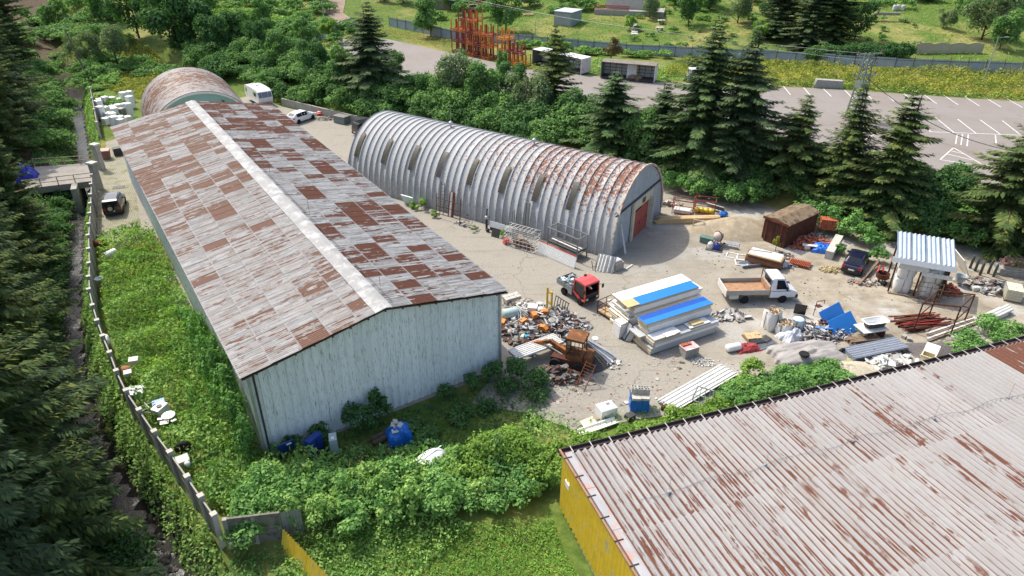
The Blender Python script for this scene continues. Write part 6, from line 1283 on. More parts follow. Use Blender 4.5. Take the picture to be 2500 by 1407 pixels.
# ---- rusty excavator
p = G(1398, 905); ex = thing('rusty_excavator', 'derelict rust-brown excavator with a square cab and lowered boom', 'excavator', (p.x, p.y, 0), R(-21)); m_exr = M('excavator_rust', (.17, .075, .035), .85, 0, .4, 2, .3, (.3, .13, .04), .6)
obj('chassis', MB().bx(-1.6, -.2, .35, .9, 1.5, .95), m_drust, ex); cb_ = obj('cab', MB().bar((-.55, .0, .95), (-.55, .0, 2.5), .08).bar((.6, .0, .95), (.6, .0, 2.5), .08).bar((-.55, 1.15, .95), (-.55, 1.15, 2.5), .08).bar((.6, 1.15, .95), (.6, 1.15, 2.5), .08).bx(-.6, -.05, .95, .65, 1.2, 1.25), m_exr, ex)
obj('cab_roof', MB().prism([(-.68, 2.5), (.74, 2.5), (.7, 2.66), (-.62, 2.7)], -.1, 1.26), m_exr, ex); obj('cab_window', MB().bx(-.57, .05, 1.26, -.54, 1.1, 2.48), M('dusty_glass', (.3, .29, .16), .4, 0, .2, 2, .05), ex)
gm = MB()
for z in (1.5, 1.8, 2.1): gm.bar((-.5, -.02, z), (.58, -.02, z), .035)
for x in (-.25, .05, .35): gm.bar((x, -.02, 1.25), (x, -.02, 2.5), .035)
obj('cab_grille', gm, m_drust, ex); obj('boom', MB().bar((-.6, .5, 1.1), (-2.0, .9, 1.45), .26, .3).bar((-2.0, .9, 1.45), (-3.6, 1.0, .75), .22, .26), M('boom_rust', (.3, .12, .035), .8, 0, .35, 2, .2, (.13, .055, .03), .55), ex); obj('cylinder', MB().tube((-.9, .35, .9), (-2.3, .7, 1.2), .07, 8), m_steel, ex); obj('bucket', MB().prism([(-4.4, .1), (-3.7, .1), (-3.6, .7), (-4.1, .85)], .6, 1.4), m_drust, ex)
for x in (-1.2, .5): obj('wheel', MB().lathe([(.15, -.15), (.45, -.15), (.45, .15), (.15, .15)], 14, (x, -.25, .45), 'y'), m_rubber, ex)
obj('engine_cover', MB().bx(.7, .1, .5, 1.2, 1.3, 1.3), m_exr, ex)
heap('excavator_scrap', G(1360, 920), 1.9, 1.1, .7, 150, scrap_mat('rusty_scrap', [(.11, .055, .032), (.08, .045, .035), (.15, .08, .045), (.05, .042, .038), (.2, .19, .18), (.1, .09, .08)], .85), 'rusty parts piled round the excavator', 'scrap', (.2, .9), 12)
A = G(1385, 890, 1.2); gr_ = thing('rusty_grate', 'rusty ladder-like grate leaning on the excavator', 'grate', (*G(1404, 945)[:2], 0), R(-38)); mb = MB()
for s in (0, .75): mb.bar((s, 0, .03), (s, 1.3, 1.5), .05)
for i in range(9): mb.bar((0, 1.3*i/9+.07, .03+1.47*i/9+.08), (.75, 1.3*i/9+.07, .03+1.47*i/9+.08), .03)
obj('bars', mb, m_rust, gr_)
# corrugated sheets on trestle
A = G(1262, 880, .9); B = G(1375, 838, .9); L = (B-A).length; cs = thing('corrugated_sheet_pack', 'pack of pale corrugated sheets resting between shed and excavator', 'sheets', (A.x, A.y, 0), angle(A, B))
for i in range(3): obj('sheet', MB().corr((.04*i, 1.35-.02*i, .86+.06*i), (0, -1, 0), (1, 0, 0), 1.3, L, .2, .025, 6, 'trap'), m_galv if i < 2 else m_dwhite, cs)
for x in (.5, L-.5): obj('trestle', MB().bx(x-.06, .05, 0, x+.06, 1.3, .82), m_owood, cs)
# leaning dark roof sheets
p = G(1440, 880); ls = thing('leaning_roof_sheets', 'fan of long grey roofing sheets propped up like a tent', 'sheets', (p.x, p.y, 0), R(-38))
for i in range(9):
    a_ = R(-34+8*i); d_ = Vector((math.cos(a_)*1.9, math.sin(a_)*1.9, -1.15)); o_ = Vector((-.55+.03*i, -.25+.07*i, 1.2+.02*i)); u_ = Vector((-math.sin(a_), math.cos(a_), 0)); obj('sheet', MB().corr(o_+d_*1.0, u_, -d_, .34, d_.length*(.95+.04*(i % 3)), .17, .02, 5), m_dsteel if i < 5 else (m_galv if i % 2 else m_dwhite), ls)
obj('prop', MB().bar((-.6, 0, 0), (-.55, .05, 1.22), .09), m_owood, ls); obj('prop', MB().bar((.1, -.5, 0), (-.5, 0, 1.15), .07), m_owood, ls)
heap('sheet_litter', G(1490, 890), 1.0, .6, .2, 50, m_white_s, 'white crumbs of plaster at the foot of the propped roofing sheets', 'debris', (.1, .35), 13)
p = G(1452, 838); one('white_stool', MB().lathe([(.08, 0), (.07, .35), (.24, .38), (.24, .46), (.001, .47)], 14), m_white, 'round white stool alone on the concrete', 'stool', (p.x, p.y, 0), smooth=False)
# ---- foreground corner
A = G(1612, 980, .3); B = G(1770, 890, .3); L = (B-A).length; an = angle(A, B); lp = thing('long_sheet_stack', 'long stack of white trapezoid roofing sheets in the foreground', 'sheets', (A.x, A.y, 0), an)
for i in range(4): obj('sheet', MB().corr((.1*(i % 2), -1.15-.04*i, .12+.07*i), (0, 1, 0), (1, 0, 0), 1.45, L-.15*i, .3, .035, 8, 'trap'), m_dwhite if i else m_galv, lp); 
for x in (.5, L/2, L-.5): obj('bearer', MB().bx(x-.06, -1.15, 0, x+.06, .25, .075), m_owood, lp)
for o in list(lp.children):
    if o.name.startswith('sheet'): o.scale = (1, 1, 1)
A = G(1615, 1003); B = G(1742, 928); one('brown_beam', MB().bar((0, 0, .17), ((B-A).length, 0, .17), .16, .3), m_drust, 'long brown steel beam lying beside the roofing sheets', 'beam', (A.x, A.y, 0), angle(A, B))
p = G(1685, 985); fs_ = thing('steel_stand', 'grey steel A-frame stand beside the brown beam', 'stand', (p.x, p.y, 0), R(-28)); mb = MB()
for y in (0, .7): mb.bar((0, y, 0), (.25, .35, 1.3), .06).bar((1.5, y, 0), (1.3, .35, 1.3), .06).bar((0, y, .3), (1.5, y, .3), .05)
mb.bar((.25, .35, 1.3), (1.3, .35, 1.3), .07).bar((0, 0, .3), (0, .7, .3), .05).bar((1.5, 0, .3), (1.5, .7, .3), .05)
for x in (.5, .8, 1.1): mb.bar((x, 0, .3), (x, .35, 1.3), .035)
obj('frame', mb, m_galv, fs_); p = G(1648, 1000); rg = thing('rebar_mesh', 'bundle of rusty rebar mesh lying in the grass', 'mesh', (p.x, p.y, 0), R(20)); mb = MB()
for i in range(9): mb.bar((0, .12*i, .1), (1.5, .12*i, .22), .03)
for i in range(4): mb.bar((.2+.4*i, 0, .14), (.2+.4*i, 1.0, .16), .03)
obj('bars', mb, m_rust, rg)
# cinder block pallet
A = G(1538, 1008); B = G(1592, 1020); cp = thing('wrapped_block_pallet', 'pallet of blocks wrapped in bright blue film', 'pallet', (A.x, A.y, 0), R(-4)); 
def wrap(u, v):
    a = u*6.2832; s = max(abs(math.cos(a)), abs(math.sin(a))); r_ = .62/s; k = 1+.05*math.sin(9*a+5*v)+.04*math.sin(15*a-3*v); return (.6+r_*math.cos(a)*k*.98, .55+r_*math.sin(a)*k*.85, .06+v*1.0)
obj('film', MB().grid(wrap, 40, 6), M('blue_film', (.01, .17, .6), .25, 0, .2, 2, .3), cp); obj('core', MB().bx(.06, .08, .0, 1.14, 1.0, 1.04), m_lconc, cp)
for k_, (x, y) in enumerate(((.05, -.05), (.62, .0))): obj('slab', MB().bx(x, y, 1.05, x+.55, y+.5, 1.22), m_lconc, cp)
t_ = thing('cinder_blocks', 'grey hollow cinder blocks on top of the blue wrapped pallet', 'blocks', (A.x+.0, A.y+.12, 1.225), R(-4)); r_ = random.Random(3)
def hollow(mb, x, y, z, an=0.0):
    m = Matrix.Translation((x, y, z)) @ Matrix.Rotation(an, 4, 'Z')
    for a in ((0, -.085, .1, .38, .03, .2), (0, .085, .1, .38, .03, .2), (-.175, 0, .1, .03, .14, .2), (.175, 0, .1, .03, .14, .2), (0, 0, .1, .03, .14, .2)):
        b = MB().box(a[:3], a[3:]); mb.add([m @ Vector(v) for v in b.v], b.f)
for i in range(14):
    mb = MB(); hollow(mb, (i % 3)*.4+.2+r_.uniform(-.02, .02), (i//3 % 3)*.22+.42, .0+.205*(i//9), r_.uniform(-.08, .08)); obj('block', mb, m_lconc, t_)
p = G(1468, 1028); wb = thing('white_appliance', 'white cabinet appliance lying on the ground near the gutter', 'appliance', (p.x, p.y, 0), R(24)); obj('body', MB().bx(0, 0, 0, 1.15, .85, .72), m_white, wb); obj('top_panel', MB().bx(.05, .05, .722, 1.1, .8, .75), m_white, wb); obj('vent', MB().bx(.62, .45, .752, .9, .68, .765), m_steel, wb)
p = G(1432, 1052); one('cream_board', MB().box((.45, .35, .14), (1.0, .8, .07), 0, .2), M('cream', (.6, .56, .44), .7, 0, .1, 2, .1), 'cream board tilted on the ground left of the white appliance', 'board', (p.x, p.y, 0), R(30))
A = G(1415, 1062); B = G(1505, 1030); one('white_trough', MB().prism([(-.22, 0), (.22, 0), (.3, .2), (.24, .2), (.17, .05), (-.17, .05), (-.24, .2), (-.3, .2)], 0, (B-A).length, 'x'), m_white, 'long white trough lying behind the hedge', 'trough', (A.x, A.y, .02), angle(A, B))
p = G(1535, 1030); one('dark_crate', MB().bx(0, 0, 0, .6, .45, .3), m_dsteel, 'dark crate between the white appliance and the blue pallet', 'crate', (p.x, p.y, 0), .6)
# grey block stack with bricks on top
A = G(1672, 878); t_ = thing('grey_block_stack', 'stack of grey blocks with a pink board, near the front panel pack', 'blocks', (A.x, A.y, 0), R(25))
for i in range(18): obj('block', MB().box((.2+.4*(i % 3), .2+.41*((i//3) % 2), .12+.245*(i//6)), (.385, .395, .24)), m_conc, t_)
obj('board', MB().box((.6, .4, .76), (1.25, .85, .04)), M('pink_board', (.55, .35, .35), .8, 0, .3, 2, .1, (.55, .53, .5), .5), t_)
t_ = thing('brick_layer', 'few orange bricks on top of the grey block stack', 'bricks', (A.x, A.y, .785), R(25))
for i in range(6): obj('brick', MB().box((.18+.27*(i % 3), .55+.14*(i//3), .05), (.25, .12, .09), .05*i), m_brick, t_)
blocks('white_gravel_patch', G(1715, 885), .9, .6, .1, 130, (.08, .07, .05), m_white_s, 'patch of pale stones beside the grey block stack', 'stones', 3)
p = G(1780, 858); one('white_drum', MB().lathe([(.001, -.55), (.26, -.55), (.3, -.5), (.3, .5), (.26, .55), (.001, .55)], 16, (0, 0, .3), 'x'), m_white, 'white plastic drum lying on its side by the red tarpaulin', 'drum', (p.x+.3, p.y+.1, 0), R(15), smooth=True)
p = G(1820, 855); one('red_tarpaulin', tarp_mesh(2.0, 1.0, .4, 8, rough=.05), M('faded_red_tarp', (.36, .06, .06), .7, 0, .25, 2, .3), 'faded red tarpaulin next to the white drum', 'tarpaulin', (p.x+.2, p.y+.15, 0), R(15))
# ---- bags of firewood
def bigbag(label, px, py, w_, h_, rz, logs=True, mat=m_bag, loc=None, sq=1.0, z0=0.0, fill=.86):
    p = loc or G(px, py); t_ = thing('big_bag', label, 'bag', (p[0], p[1], z0), rz); r = random.Random(int(px))
    ph = [r.uniform(0, 6) for _ in range(4)]
    def body(u, v):
        a = u*6.2832; ca, sa = math.cos(a), math.sin(a); s = (abs(ca)**4+abs(sa)**4)**.25; b = 1+.12*math.sin(math.pi*v)+.05*math.sin(7*a+6*v+ph[0])+.035*math.sin(13*a-9*v+ph[1])
        return (w_/2/s*ca*b*.94, w_/2/s*sa*b*.94*sq, v*h_*(1+.05*math.sin(3*a+ph[2])*v))
    obj('sack', MB().grid(body, 32, 9), mat, t_, True)
    if logs:
        mb = MB()
        for _ in range(130):
            a = r.uniform(0, 6.28); q = math.sqrt(r.random())*w_*.46; an = r.uniform(0, 6.28); L = r.uniform(.15, .3)
            c = Vector((q*math.cos(a), q*math.sin(a)*sq, h_*fill+r.uniform(-.06, .1)+.1*(1-q/w_*2))); d = Vector((math.cos(an), math.sin(an), r.uniform(-.4, .4)))*L/2; mb.tube(c-d, c+d, r.uniform(.03, .055), 6)
        tag(obj('logs', mb, m_chips, t_), kind='stuff')
    else: obj('top', MB().lathe([(w_*.5, h_*.98), (w_*.42, h_*1.04), (w_*.15, h_*1.08), (.001, h_*1.09)], 16), mat, t_, True)
    for s in (0, 1): obj('strap', MB().bar((-w_*.56 if s else 0, 0 if s else -w_*.56*sq, .1), (-w_*.56 if s else 0, 0 if s else -w_*.56*sq, h_*.95), .05, .02), m_dsteel, t_)
    return t_
bigbag('tall white bag brimming with firewood beside the flatbed truck', 1880, 800, 1.15, 1.65, .3); bigbag('smaller white bag of firewood right of the tall one', 1913, 815, 1.1, 1.05, .7)
bigbag('blue-striped white bag slumped behind the firewood bags', 1945, 800, .95, .8, 1.0, False, M('blue_bag', (.45, .55, .6), .6, 0, .2, 3, .3))
A = G(1826, 838); t_ = thing('split_wood_pallet', 'pallet of split pale wood left of the tarpaulins', 'pallet', (A.x, A.y, 0), R(12)); obj('pallet', MB().bx(0, 0, 0, 1.3, 1.0, .14), m_owood, t_)
r_ = random.Random(1)
for i in range(14): obj('split_log', MB().box((.12+.17*(i % 7)+r_.uniform(-.02, .02), .28+.42*(i//7), .22+r_.uniform(0, .05)), (.15, .4, .13), r_.uniform(-.15, .15)), m_wood, t_)
p = G(1935, 830); one('grey_film_tarp', tarp_mesh(1.9, 1.6, .75, 5, rough=.1), M('pale_film', (.48, .5, .52), .4, 0, .2, 2, .3), 'pale grey plastic sheet draped over goods behind the firewood', 'sheet', (p.x-.1, p.y+.25, 0), R(30))
A = G(1850, 858); t_ = thing('flat_sheet_pile', 'flat pile of corrugated sheets with black boards on top', 'sheets', (A.x, A.y, 0), R(24)); obj('sheet', MB().corr((0, 0, .1), (0, 1, 0), (1, 0, 0), 1.3, 2.0, .18, .03, 6), m_galv, t_); obj('sheet', MB().corr((.1, .1, .17), (0, 1, 0), (1, 0, 0), 1.2, 1.8, .18, .03, 6), m_steel, t_); obj('black_board', MB().box((.6, .85, .25), (1.0, .6, .04), -.1), m_black, t_); obj('black_board', MB().box((1.4, .75, .26), (.8, .5, .04), .3), m_dsteel, t_)
heap('middle_scrap_heap', G(1990, 815), 3.0, 1.4, .7, 330, m_scrap, 'mixed scrap heap between the firewood bags and the blue panels', 'scrap', (.15, .8), 21, rz=.1)
blocks('rubble_bricks', G(1935, 852), 1.3, .6, .35, 90, (.24, .12, .1), m_rubble, 'loose broken bricks at the upper edge of the grey tarpaulin', 'bricks', 22)
p = G(2005, 805); one('rusty_drum_end', MB().lathe([(.3, 0), (.3, .5), (.24, .5), (.24, .05), (.001, .05)], 14), m_rust, 'rusty open drum sticking out of the middle scrap heap', 'drum', (p.x, p.y, .3), smooth=False)
p = G(1950, 815); one('blue_profile', MB().bar((0, 0, .5), (1.1, -.5, .75), .16, .05), m_blue, 'short blue strip lying on the middle scrap heap', 'strip', (p.x+1.2, p.y+.1, 0))
p = G(1965, 765); one('dark_glass_sheet', MB().box((0, 0, .55), (.9, .05, 1.0), 0, .15), m_glass, 'dark glass panel standing at the back of the middle scrap heap', 'panel', (p.x-.6, p.y-.3, 0), R(-20))
p = G(1985, 770); cf = thing('chair_frame', 'bent rusty chair frame sticking up behind the scrap', 'chair', (p.x, p.y, 0), .3); obj('frame', MB().path([(0, 0, 0), (.05, 0, 1.3), (.9, .1, 1.2), (.9, .1, .9)], .03, 6), m_rust, cf); obj('seat_plate', MB().box((.4, .1, .75), (.5, .4, .04), .1), m_drust, cf)
# tarpaulin-covered pile
A = (G(1890, 862)+G(2045, 868))/2; tp_ = one('covered_pile', tarp_mesh(5.4, 2.8, .85, 11, 44, 28, .3, .045), m_tarp, 'large pile covered by a dull grey tarpaulin near the gutter', 'tarpaulin', (A.x, A.y-.35, 0), R(9))
p = G(1963, 868, .9); ty = thing('tyre_on_tarp', 'black tyre with rim lying on the grey tarpaulin', 'tyre', (p.x, p.y, .93), 0); obj('tyre', MB().lathe([(.2, 0), (.34, 0), (.38, .08), (.34, .16), (.2, .16)], 18), m_rubber, ty); obj('rim', MB().lathe([(.001, .04), (.1, .03), (.2, .06), (.2, .13), (.001, .1)], 14), m_chrome, ty)
p = G(2052, 870); ty = thing('tyre_in_pile', 'tyre standing at the right edge of the grey tarpaulin', 'tyre', (p.x, p.y, 0), .5); obj('tyre', MB().lathe([(.2, -.08), (.34, -.08), (.36, 0), (.34, .08), (.2, .08)], 18, (0, 0, .36), 'y'), m_rubber, ty); obj('rim', MB().lathe([(.001, -.05), (.2, -.06), (.2, .06), (.001, .05)], 12, (0, 0, .36), 'y'), m_chrome, ty)
A = G(2003, 893, .35); B = G(2090, 880, .35); one('cream_corrugated_sheet', MB().corr((0, 0, .12), (0, 1, 0), (1, 0, 0), .95, (B-A).length, .16, .03, 6).corr((0, 0, .05), (0, 1, 0), (1, 0, 0), .95, (B-A).length-.05, .16, .03, 6), M('cream_sheet', (.55, .5, .26), .6, 0, .12, 2, .05), 'cream-yellow corrugated sheets on the gravel by the gutter', 'sheets', (A.x, A.y, .25), angle(A, B))
mound('gravel_mound', G(2070, 905), 3.2, 1.6, .5, M('pale_gravel', (.46, .41, .31), .95, 0, .4, 9, .6), 'pale gravel mound behind the gutter', 'gravel', 2)
mound('dark_gravel_mound', G(2290, 862), 2.6, 1.5, .6, M('dark_gravel', (.12, .11, .105), .95, 0, .4, 9, .6), 'dark gravel mound below the white posts', 'gravel', 3)
# blue leaning boards
def leaning_board(label, a, b, W_, H_, mat, lean=.45):
    A = G(*a); B = G(*b); t_ = thing('blue_board', label, 'board', (A.x, A.y, 0), angle(A, B)); L = (B-A).length; c, s = math.cos(lean), math.sin(lean)
    obj('board', MB().add([(0, 0, .02), (L, 0, .02), (L, s*H_, c*H_), (0, s*H_, c*H_), (0, -.06, .05), (L, -.06, .05), (L, s*H_-.06, c*H_+.03), (0, s*H_-.06, c*H_+.03)], [(3, 2, 1, 0), (4, 5, 6, 7), (0, 1, 5, 4), (1, 2, 6, 5), (2, 3, 7, 6), (3, 0, 4, 7)]), mat, t_)
    lg = MB()
    for x in (L*.25, L*.8): lg.bar((x, s*H_*.7, 0), (x, s*H_*.75, c*H_*.75), .05).bar((x, s*H_*.7, .05), (x, .05, .05), .05)
    obj('stand', lg, mat, t_)
leaning_board('blue board leaning at the back, next to the scrap', (2022, 812), (2070, 785), .1, 1.7, m_blue, .75); leaning_board('blue board on legs in front of the other blue board', (2042, 832), (2098, 805), .1, 1.6, m_blue, .8)
# pallets, tub
A = G(2105, 842); t_ = thing('plank_stack', 'low stack of boards and bricks beneath the bathtub', 'stack', (A.x, A.y, 0), R(14)); r_ = random.Random(6)
for i in range(8): obj('plank', MB().box((.2+.1*(i % 3), .15+.2*(i % 4), .08+.14*(i//4)), (2.4, .17, .12), r_.uniform(-.06, .06)), m_owood, t_)
for i in range(9): obj('brick', MB().box((1.0+.27*(i % 3), .95+.14*(i//3 % 3), .08), (.25, .13, .15)), m_brick, t_)
obj('plate', MB().box((1.35, 1.0, .72), (2.2, 1.3, .06)), m_dwhite, t_); obj('support', MB().bx(.4, .5, .36, .7, 1.5, .69), m_conc, t_); obj('support', MB().bx(2.0, .5, 0, 2.3, 1.5, .69), m_drust, t_)
p = Vector((A.x, A.y, 0))+Matrix.Rotation(R(14), 3, 'Z') @ Vector((1.65, 1.1, .0)); tub = thing('bathtub', 'white bathtub standing on the board stack', 'bathtub', (p.x, p.y, .752), R(14))
def tubf(outer):
    prof = [(.0, 0), (.45, 0), (.5, .08), (.56, .42), (.66, .5)] if outer else [(.6, .48), (.5, .44), (.44, .14), (.001, .1)]
    mb = MB(); vs = []
    for r_, z in prof:
        for i in range(24):
            a = 6.2832*i/24; ca, sa = math.cos(a), math.sin(a); s = (abs(ca)**5+abs(sa)**5)**.2; vs.append((r_*1.55*ca/s, r_*.72*sa/s, z))
    return mb.add(vs, [(k*24+i, k*24+(i+1) % 24, (k+1)*24+(i+1) % 24, (k+1)*24+i) for k in range(len(prof)-1) for i in range(24)])
obj('tub_shell', tubf(True), m_dsteel, tub); mb = tubf(False); obj('tub_basin', mb, m_white, tub, True)
vs = [];
for r_ in (.67, .58):
    for i in range(24):
        a = 6.2832*i/24; ca, sa = math.cos(a), math.sin(a); s = (abs(ca)**6+abs(sa)**6)**(1/6); vs.append((r_*1.55*ca/s, r_*.72*sa/s, .505))
obj('tub_rim', MB().add(vs, [(i, (i+1) % 24, 24+(i+1) % 24, 24+i) for i in range(24)]), m_white, tub)
# corrugated steel sheets stack
A = G(2080, 880, .4); B = G(2222, 850, .4); L = (B-A).length; t_ = thing('steel_sheet_stack', 'stack of blue-grey corrugated steel sheets in front of the blue boards', 'sheets', (A.x, A.y, 0), angle(A, B))
for i in range(4): obj('sheet', MB().corr((.08*i, .0, .38+.05*i), (0, 1, 0), (1, 0, 0), 1.35, L-.12*i, .24, .035, 6), m_galv, t_)
for x in (.4, L-.4): obj('bearer', MB().bx(x-.1, .05, 0, x+.1, 1.3, .33), m_owood, t_)
heap('broken_sheet_heap', G(2180, 892), 2.3, 1.0, .55, 130, m_white_s, 'heap of broken pale roofing sheets at the gutter', 'scrap', (.4, 1.5), 31, .3, .2)
p = G(2240, 888); t_ = thing('open_cabinet', 'cream cabinet with open lid lying by the gutter', 'cabinet', (p.x, p.y, 0), R(-40)); obj('body', MB().bx(0, 0, 0, .9, .08, .8).bx(0, .7, 0, .9, .78, .8).bx(0, .08, 0, .08, .7, .8).bx(.82, .08, 0, .9, .7, .8).bx(.08, .08, 0, .82, .7, .1), M('cream2', (.6, .52, .33), .6, 0, .1, 2, .05), t_); obj('lid', MB().box((.45, 1.1, .95), (.9, .75, .06), 0, .7), m_white, t_)
for i, (a, b) in enumerate(((2160, 852), (2206, 846), (2222, 852))): p = G(a, b); one('concrete_stone', MB().bx(0, 0, 0, .4, .3, .25), m_conc, ['left', 'middle', 'right'][i]+' stone of the three grey stones behind the steel sheet stack', 'stone', (p.x+.5, p.y+.9, 0), i*.6)
# red bars and tall frame
A = G(2215, 812); t_ = thing('steel_bar_pile', 'pile of rusty red steel bars under the tall frame', 'bars', (A.x, A.y, 0), R(12)); r_ = random.Random(12)
for i in range(44): 
    y = r_.uniform(0, 1.9); z = .06+.07*(i//9)+r_.uniform(0, .02); obj('bar', MB().bar((r_.uniform(-.4, .3), y+r_.uniform(-.35, .35), z), (r_.uniform(3.0, 4.3), y+r_.uniform(-.4, .4), z+.03), .07), r_.choice((m_rust, m_drust, M('bar_red', (.22, .03, .03), .7, 0, .3, 2, .1))), t_)
A = G(2228, 812); B = G(2318, 822); C = G(2352, 790); hF = 2.7
t_ = thing('tall_steel_frame', 'tall rusty tube frame standing in the steel bars', 'frame', (0, 0, 0)); D = A+(C-B); cs4 = [A, B, C, D]; mb = MB()
for c in cs4: mb.tube((c.x, c.y, 0), (c.x, c.y, hF), .055, 6)
for i in range(4):
    c, d = cs4[i], cs4[(i+1) % 4]
    for z in (1.5, hF-.03): mb.tube((c.x, c.y, z), (d.x, d.y, z), .05, 6)
mb.tube((A.x, A.y, hF), (C.x, C.y, hF), .025, 5); obj('tubes', mb, m_drust, t_)
# white posts
A = G(2395, 800); B = G(2500, 765); t_ = thing('white_post_pile', 'pile of long white round posts at the right edge', 'posts', (A.x, A.y, 0), angle(A, B)+.1)
for i in range(7): obj('post', MB().tube((.1*i, .26*(i % 4), .14+.24*(i//4)), (3.6+.15*i, .26*(i % 4), .14+.24*(i//4)), .12, 8), m_dwhite, t_)
A = G(2265, 835); B = G(2400, 782); t_ = thing('pale_plank_pile', 'long pale planks lying in front of the vine mound', 'planks', (A.x, A.y, 0), angle(A, B))
for i in range(5): obj('plank', MB().bar((.2*i, .2*i, .1+.05*i), ((B-A).length-.2*i, .15*i-.1, .12+.05*i), .2, .05), m_dwhite if i % 2 else m_owood, t_)
# ---- bag shelter
A = G(2168, 712); B = G(2292, 735); sa = angle(A, B); sf = (B-A).length; hut = thing('bag_shelter', 'open shelter with blue-grey corrugated roof and white fascia', 'shelter', (A.x, A.y, 0), sa); SD_ = 2.6
m_roofb = M('shelter_roof', (.36, .43, .5), .4, .3, .15, 1.2, .05, (.2, .24, .32), .64)
for x in (0, sf/2, sf):
    for y in (.1, SD_): obj('post', MB().bx(x-.06, y-.06, 0, x+.06, y+.06, 3.45 if y < 1 else 4.1), m_drust, hut)
nrf = 4
for i in range(nrf): obj('roof_sheet', MB().corr((-.25+(sf+.5)/nrf*i, -.35, 3.46), (1, 0, 0), (0, 1, .24), (sf+.5)/nrf, 3.6, .33, .055, 8), m_roofb, hut)
for k_, (x0, x1, z, y, w_) in enumerate(((-.5, sf+.35, 3.22, -.42, .46), (.15, sf*.62, 2.68, -.2, .52), (sf*.5, sf+.3, 2.3, -.24, .36))): obj('fascia_board', MB().box(((x0+x1)/2, y, z), (x1-x0, .07, w_), 0, -.25 if k_ == 0 else 0), m_white if k_ == 0 else m_dwhite, hut)
obj('side_sheet', MB().corr((sf+.1, 0.2, .05), (0, 1, 0), (0, 0, 1), 2.3, 2.6, .3, .03, 5), m_dsteel, hut)
fm_ = MB()
for x in (sf*.54, sf*.98): fm_.bar((x, -.3, 0), (x, -.3, 1.7), .06)
for z in (.3, .75, 1.2, 1.65): fm_.bar((sf*.54, -.3, z), (sf*.98, -.3, z), .04)
for k_ in (.33, .66): fm_.bar((sf*(.54+.44*k_), -.3, .1), (sf*(.54+.44*k_), -.3, 1.65), .025)
obj('lattice_gate', fm_, M('gate_rust', (.34, .22, .12), .7, 0, .3, 3, .1), hut); obj('threshold', MB().bx(-.05, -.35, 0, sf+.05, -.1, .09), m_owood, hut)
rot = Matrix.Rotation(sa, 3, 'Z')
for k_, (x, z, lab) in enumerate(((sf*.25, .02, 'lower left white big bag in the open shelter'), (sf*.25, 1.42, 'upper left white big bag in the open shelter'), (sf*.76, .02, 'lower right white big bag behind the lattice gate'), (sf*.76, 1.32, 'upper right white big bag in the open shelter'))):
    p = Vector((A.x, A.y, 0))+rot @ Vector((x, .75, 0)); bigbag(lab, 100+k_, 0, 1.32, 1.38 if k_ < 2 else 1.28, sa+.1*k_, False, m_bag, (p.x, p.y), .95, z)
# right of the shelter
blocks('firewood_pile', G(2315, 712), 1.0, .9, .8, 150, (.3, .1, .09), m_bricks, 'heap of reddish firewood blocks against the shelter', 'firewood', 41)
p = G(2335, 700); one('grey_tub', MB().lathe([(.3, 0), (.42, .6), (.46, .62), (.4, .6), (.28, .05), (.001, .05)], 14), M('grey_plastic', (.3, .36, .38), .5, 0, .1, 2, .05), 'grey plastic tub beside the firewood heap', 'tub', (p.x+.2, p.y+.2, .4), smooth=False)
A = G(2312, 640); B = G(2350, 690); one('leaning_grey_panel', MB().box((0, .0, .95), (2.6, .06, 1.9), 0, .5), m_dwhite, 'large pale panel leaning against the right side of the shelter', 'panel', ((A.x+B.x)/2+.3, (A.y+B.y)/2, 0), angle(A, B))
for i, (a, b) in enumerate(((2368, 655), (2380, 662), (2392, 672), (2412, 668), (2425, 676))): p = G(a, b); one('gas_cylinder', MB().lathe([(.11, 0), (.11, 1.1), (.06, 1.25), (.04, 1.35), (.001, 1.36)], 10), M('cylinder_green', (.06, .085, .08), .5, .1, .2, 3, .05), ['first', 'second', 'third', 'fourth', 'fifth'][i]+' from the left in the row of dark gas cylinders', 'gas cylinder', (p.x, p.y, 0), 0, 'gas cylinders', True)
heap('bicycle_scrap', G(2425, 705), 2.2, 1.2, .6, 150, m_scrap, 'tangle of scrap and bicycle parts right of the shelter', 'scrap', (.2, 1.1), 42)
heap('wire_scrap', G(2370, 690), 1.5, 1.0, .5, 90, m_rubble, 'brown rubble between the leaning panel and the gas cylinders', 'rubble', (.15, .8), 43)
A = G(2430, 672); t_ = thing('slab_stack', 'stack of mossy concrete slabs at the right edge', 'slabs', (A.x, A.y, 0), R(-18))
for i in range(6): obj('slab', MB().box((1.5+.2*(i % 2), .9, .12+.22*i), (3.2-.25*i, 1.5-.06*i, .2), .06*(i % 3)), m_conc if i < 4 else M('red_slab', (.2, .12, .1), .9, 0, .25, 2, .2), t_)
A = G(2450, 735); ib = thing('tote_tank', 'caged pale plastic liquid tank at the right edge', 'tank', (A.x, A.y, 0), R(-25)); m_ibc = M('ibc_plastic', (.62, .58, .4), .5, 0, .08, 2, .05)
obj('pallet', MB().bx(0, 0, 0, 1.2, 1.6, .14), m_owood, ib); obj('tank', MB().bx(.04, .04, .145, 1.16, 1.56, 1.1), m_ibc, ib); obj('cap', MB().lathe([(.12, 1.1), (.12, 1.15), (.001, 1.15)], 10, (.6, .8, 0)), m_dwhite, ib); mb = MB()
for z in (.35, .6, .85, 1.1): mb.bar((0, 0, z), (1.2, 0, z), .03).bar((0, 1.6, z), (1.2, 1.6, z), .03).bar((0, 0, z), (0, 1.6, z), .03).bar((1.2, 0, z), (1.2, 1.6, z), .03)
for i in range(6): mb.bar((.24*i, 0, .14), (.24*i, 0, 1.12), .025).bar((0, .32*i, .14), (0, .32*i, 1.12), .025).bar((1.2, .32*i, .14), (1.2, .32*i, 1.12), .025)
obj('cage', mb, m_galv, ib)
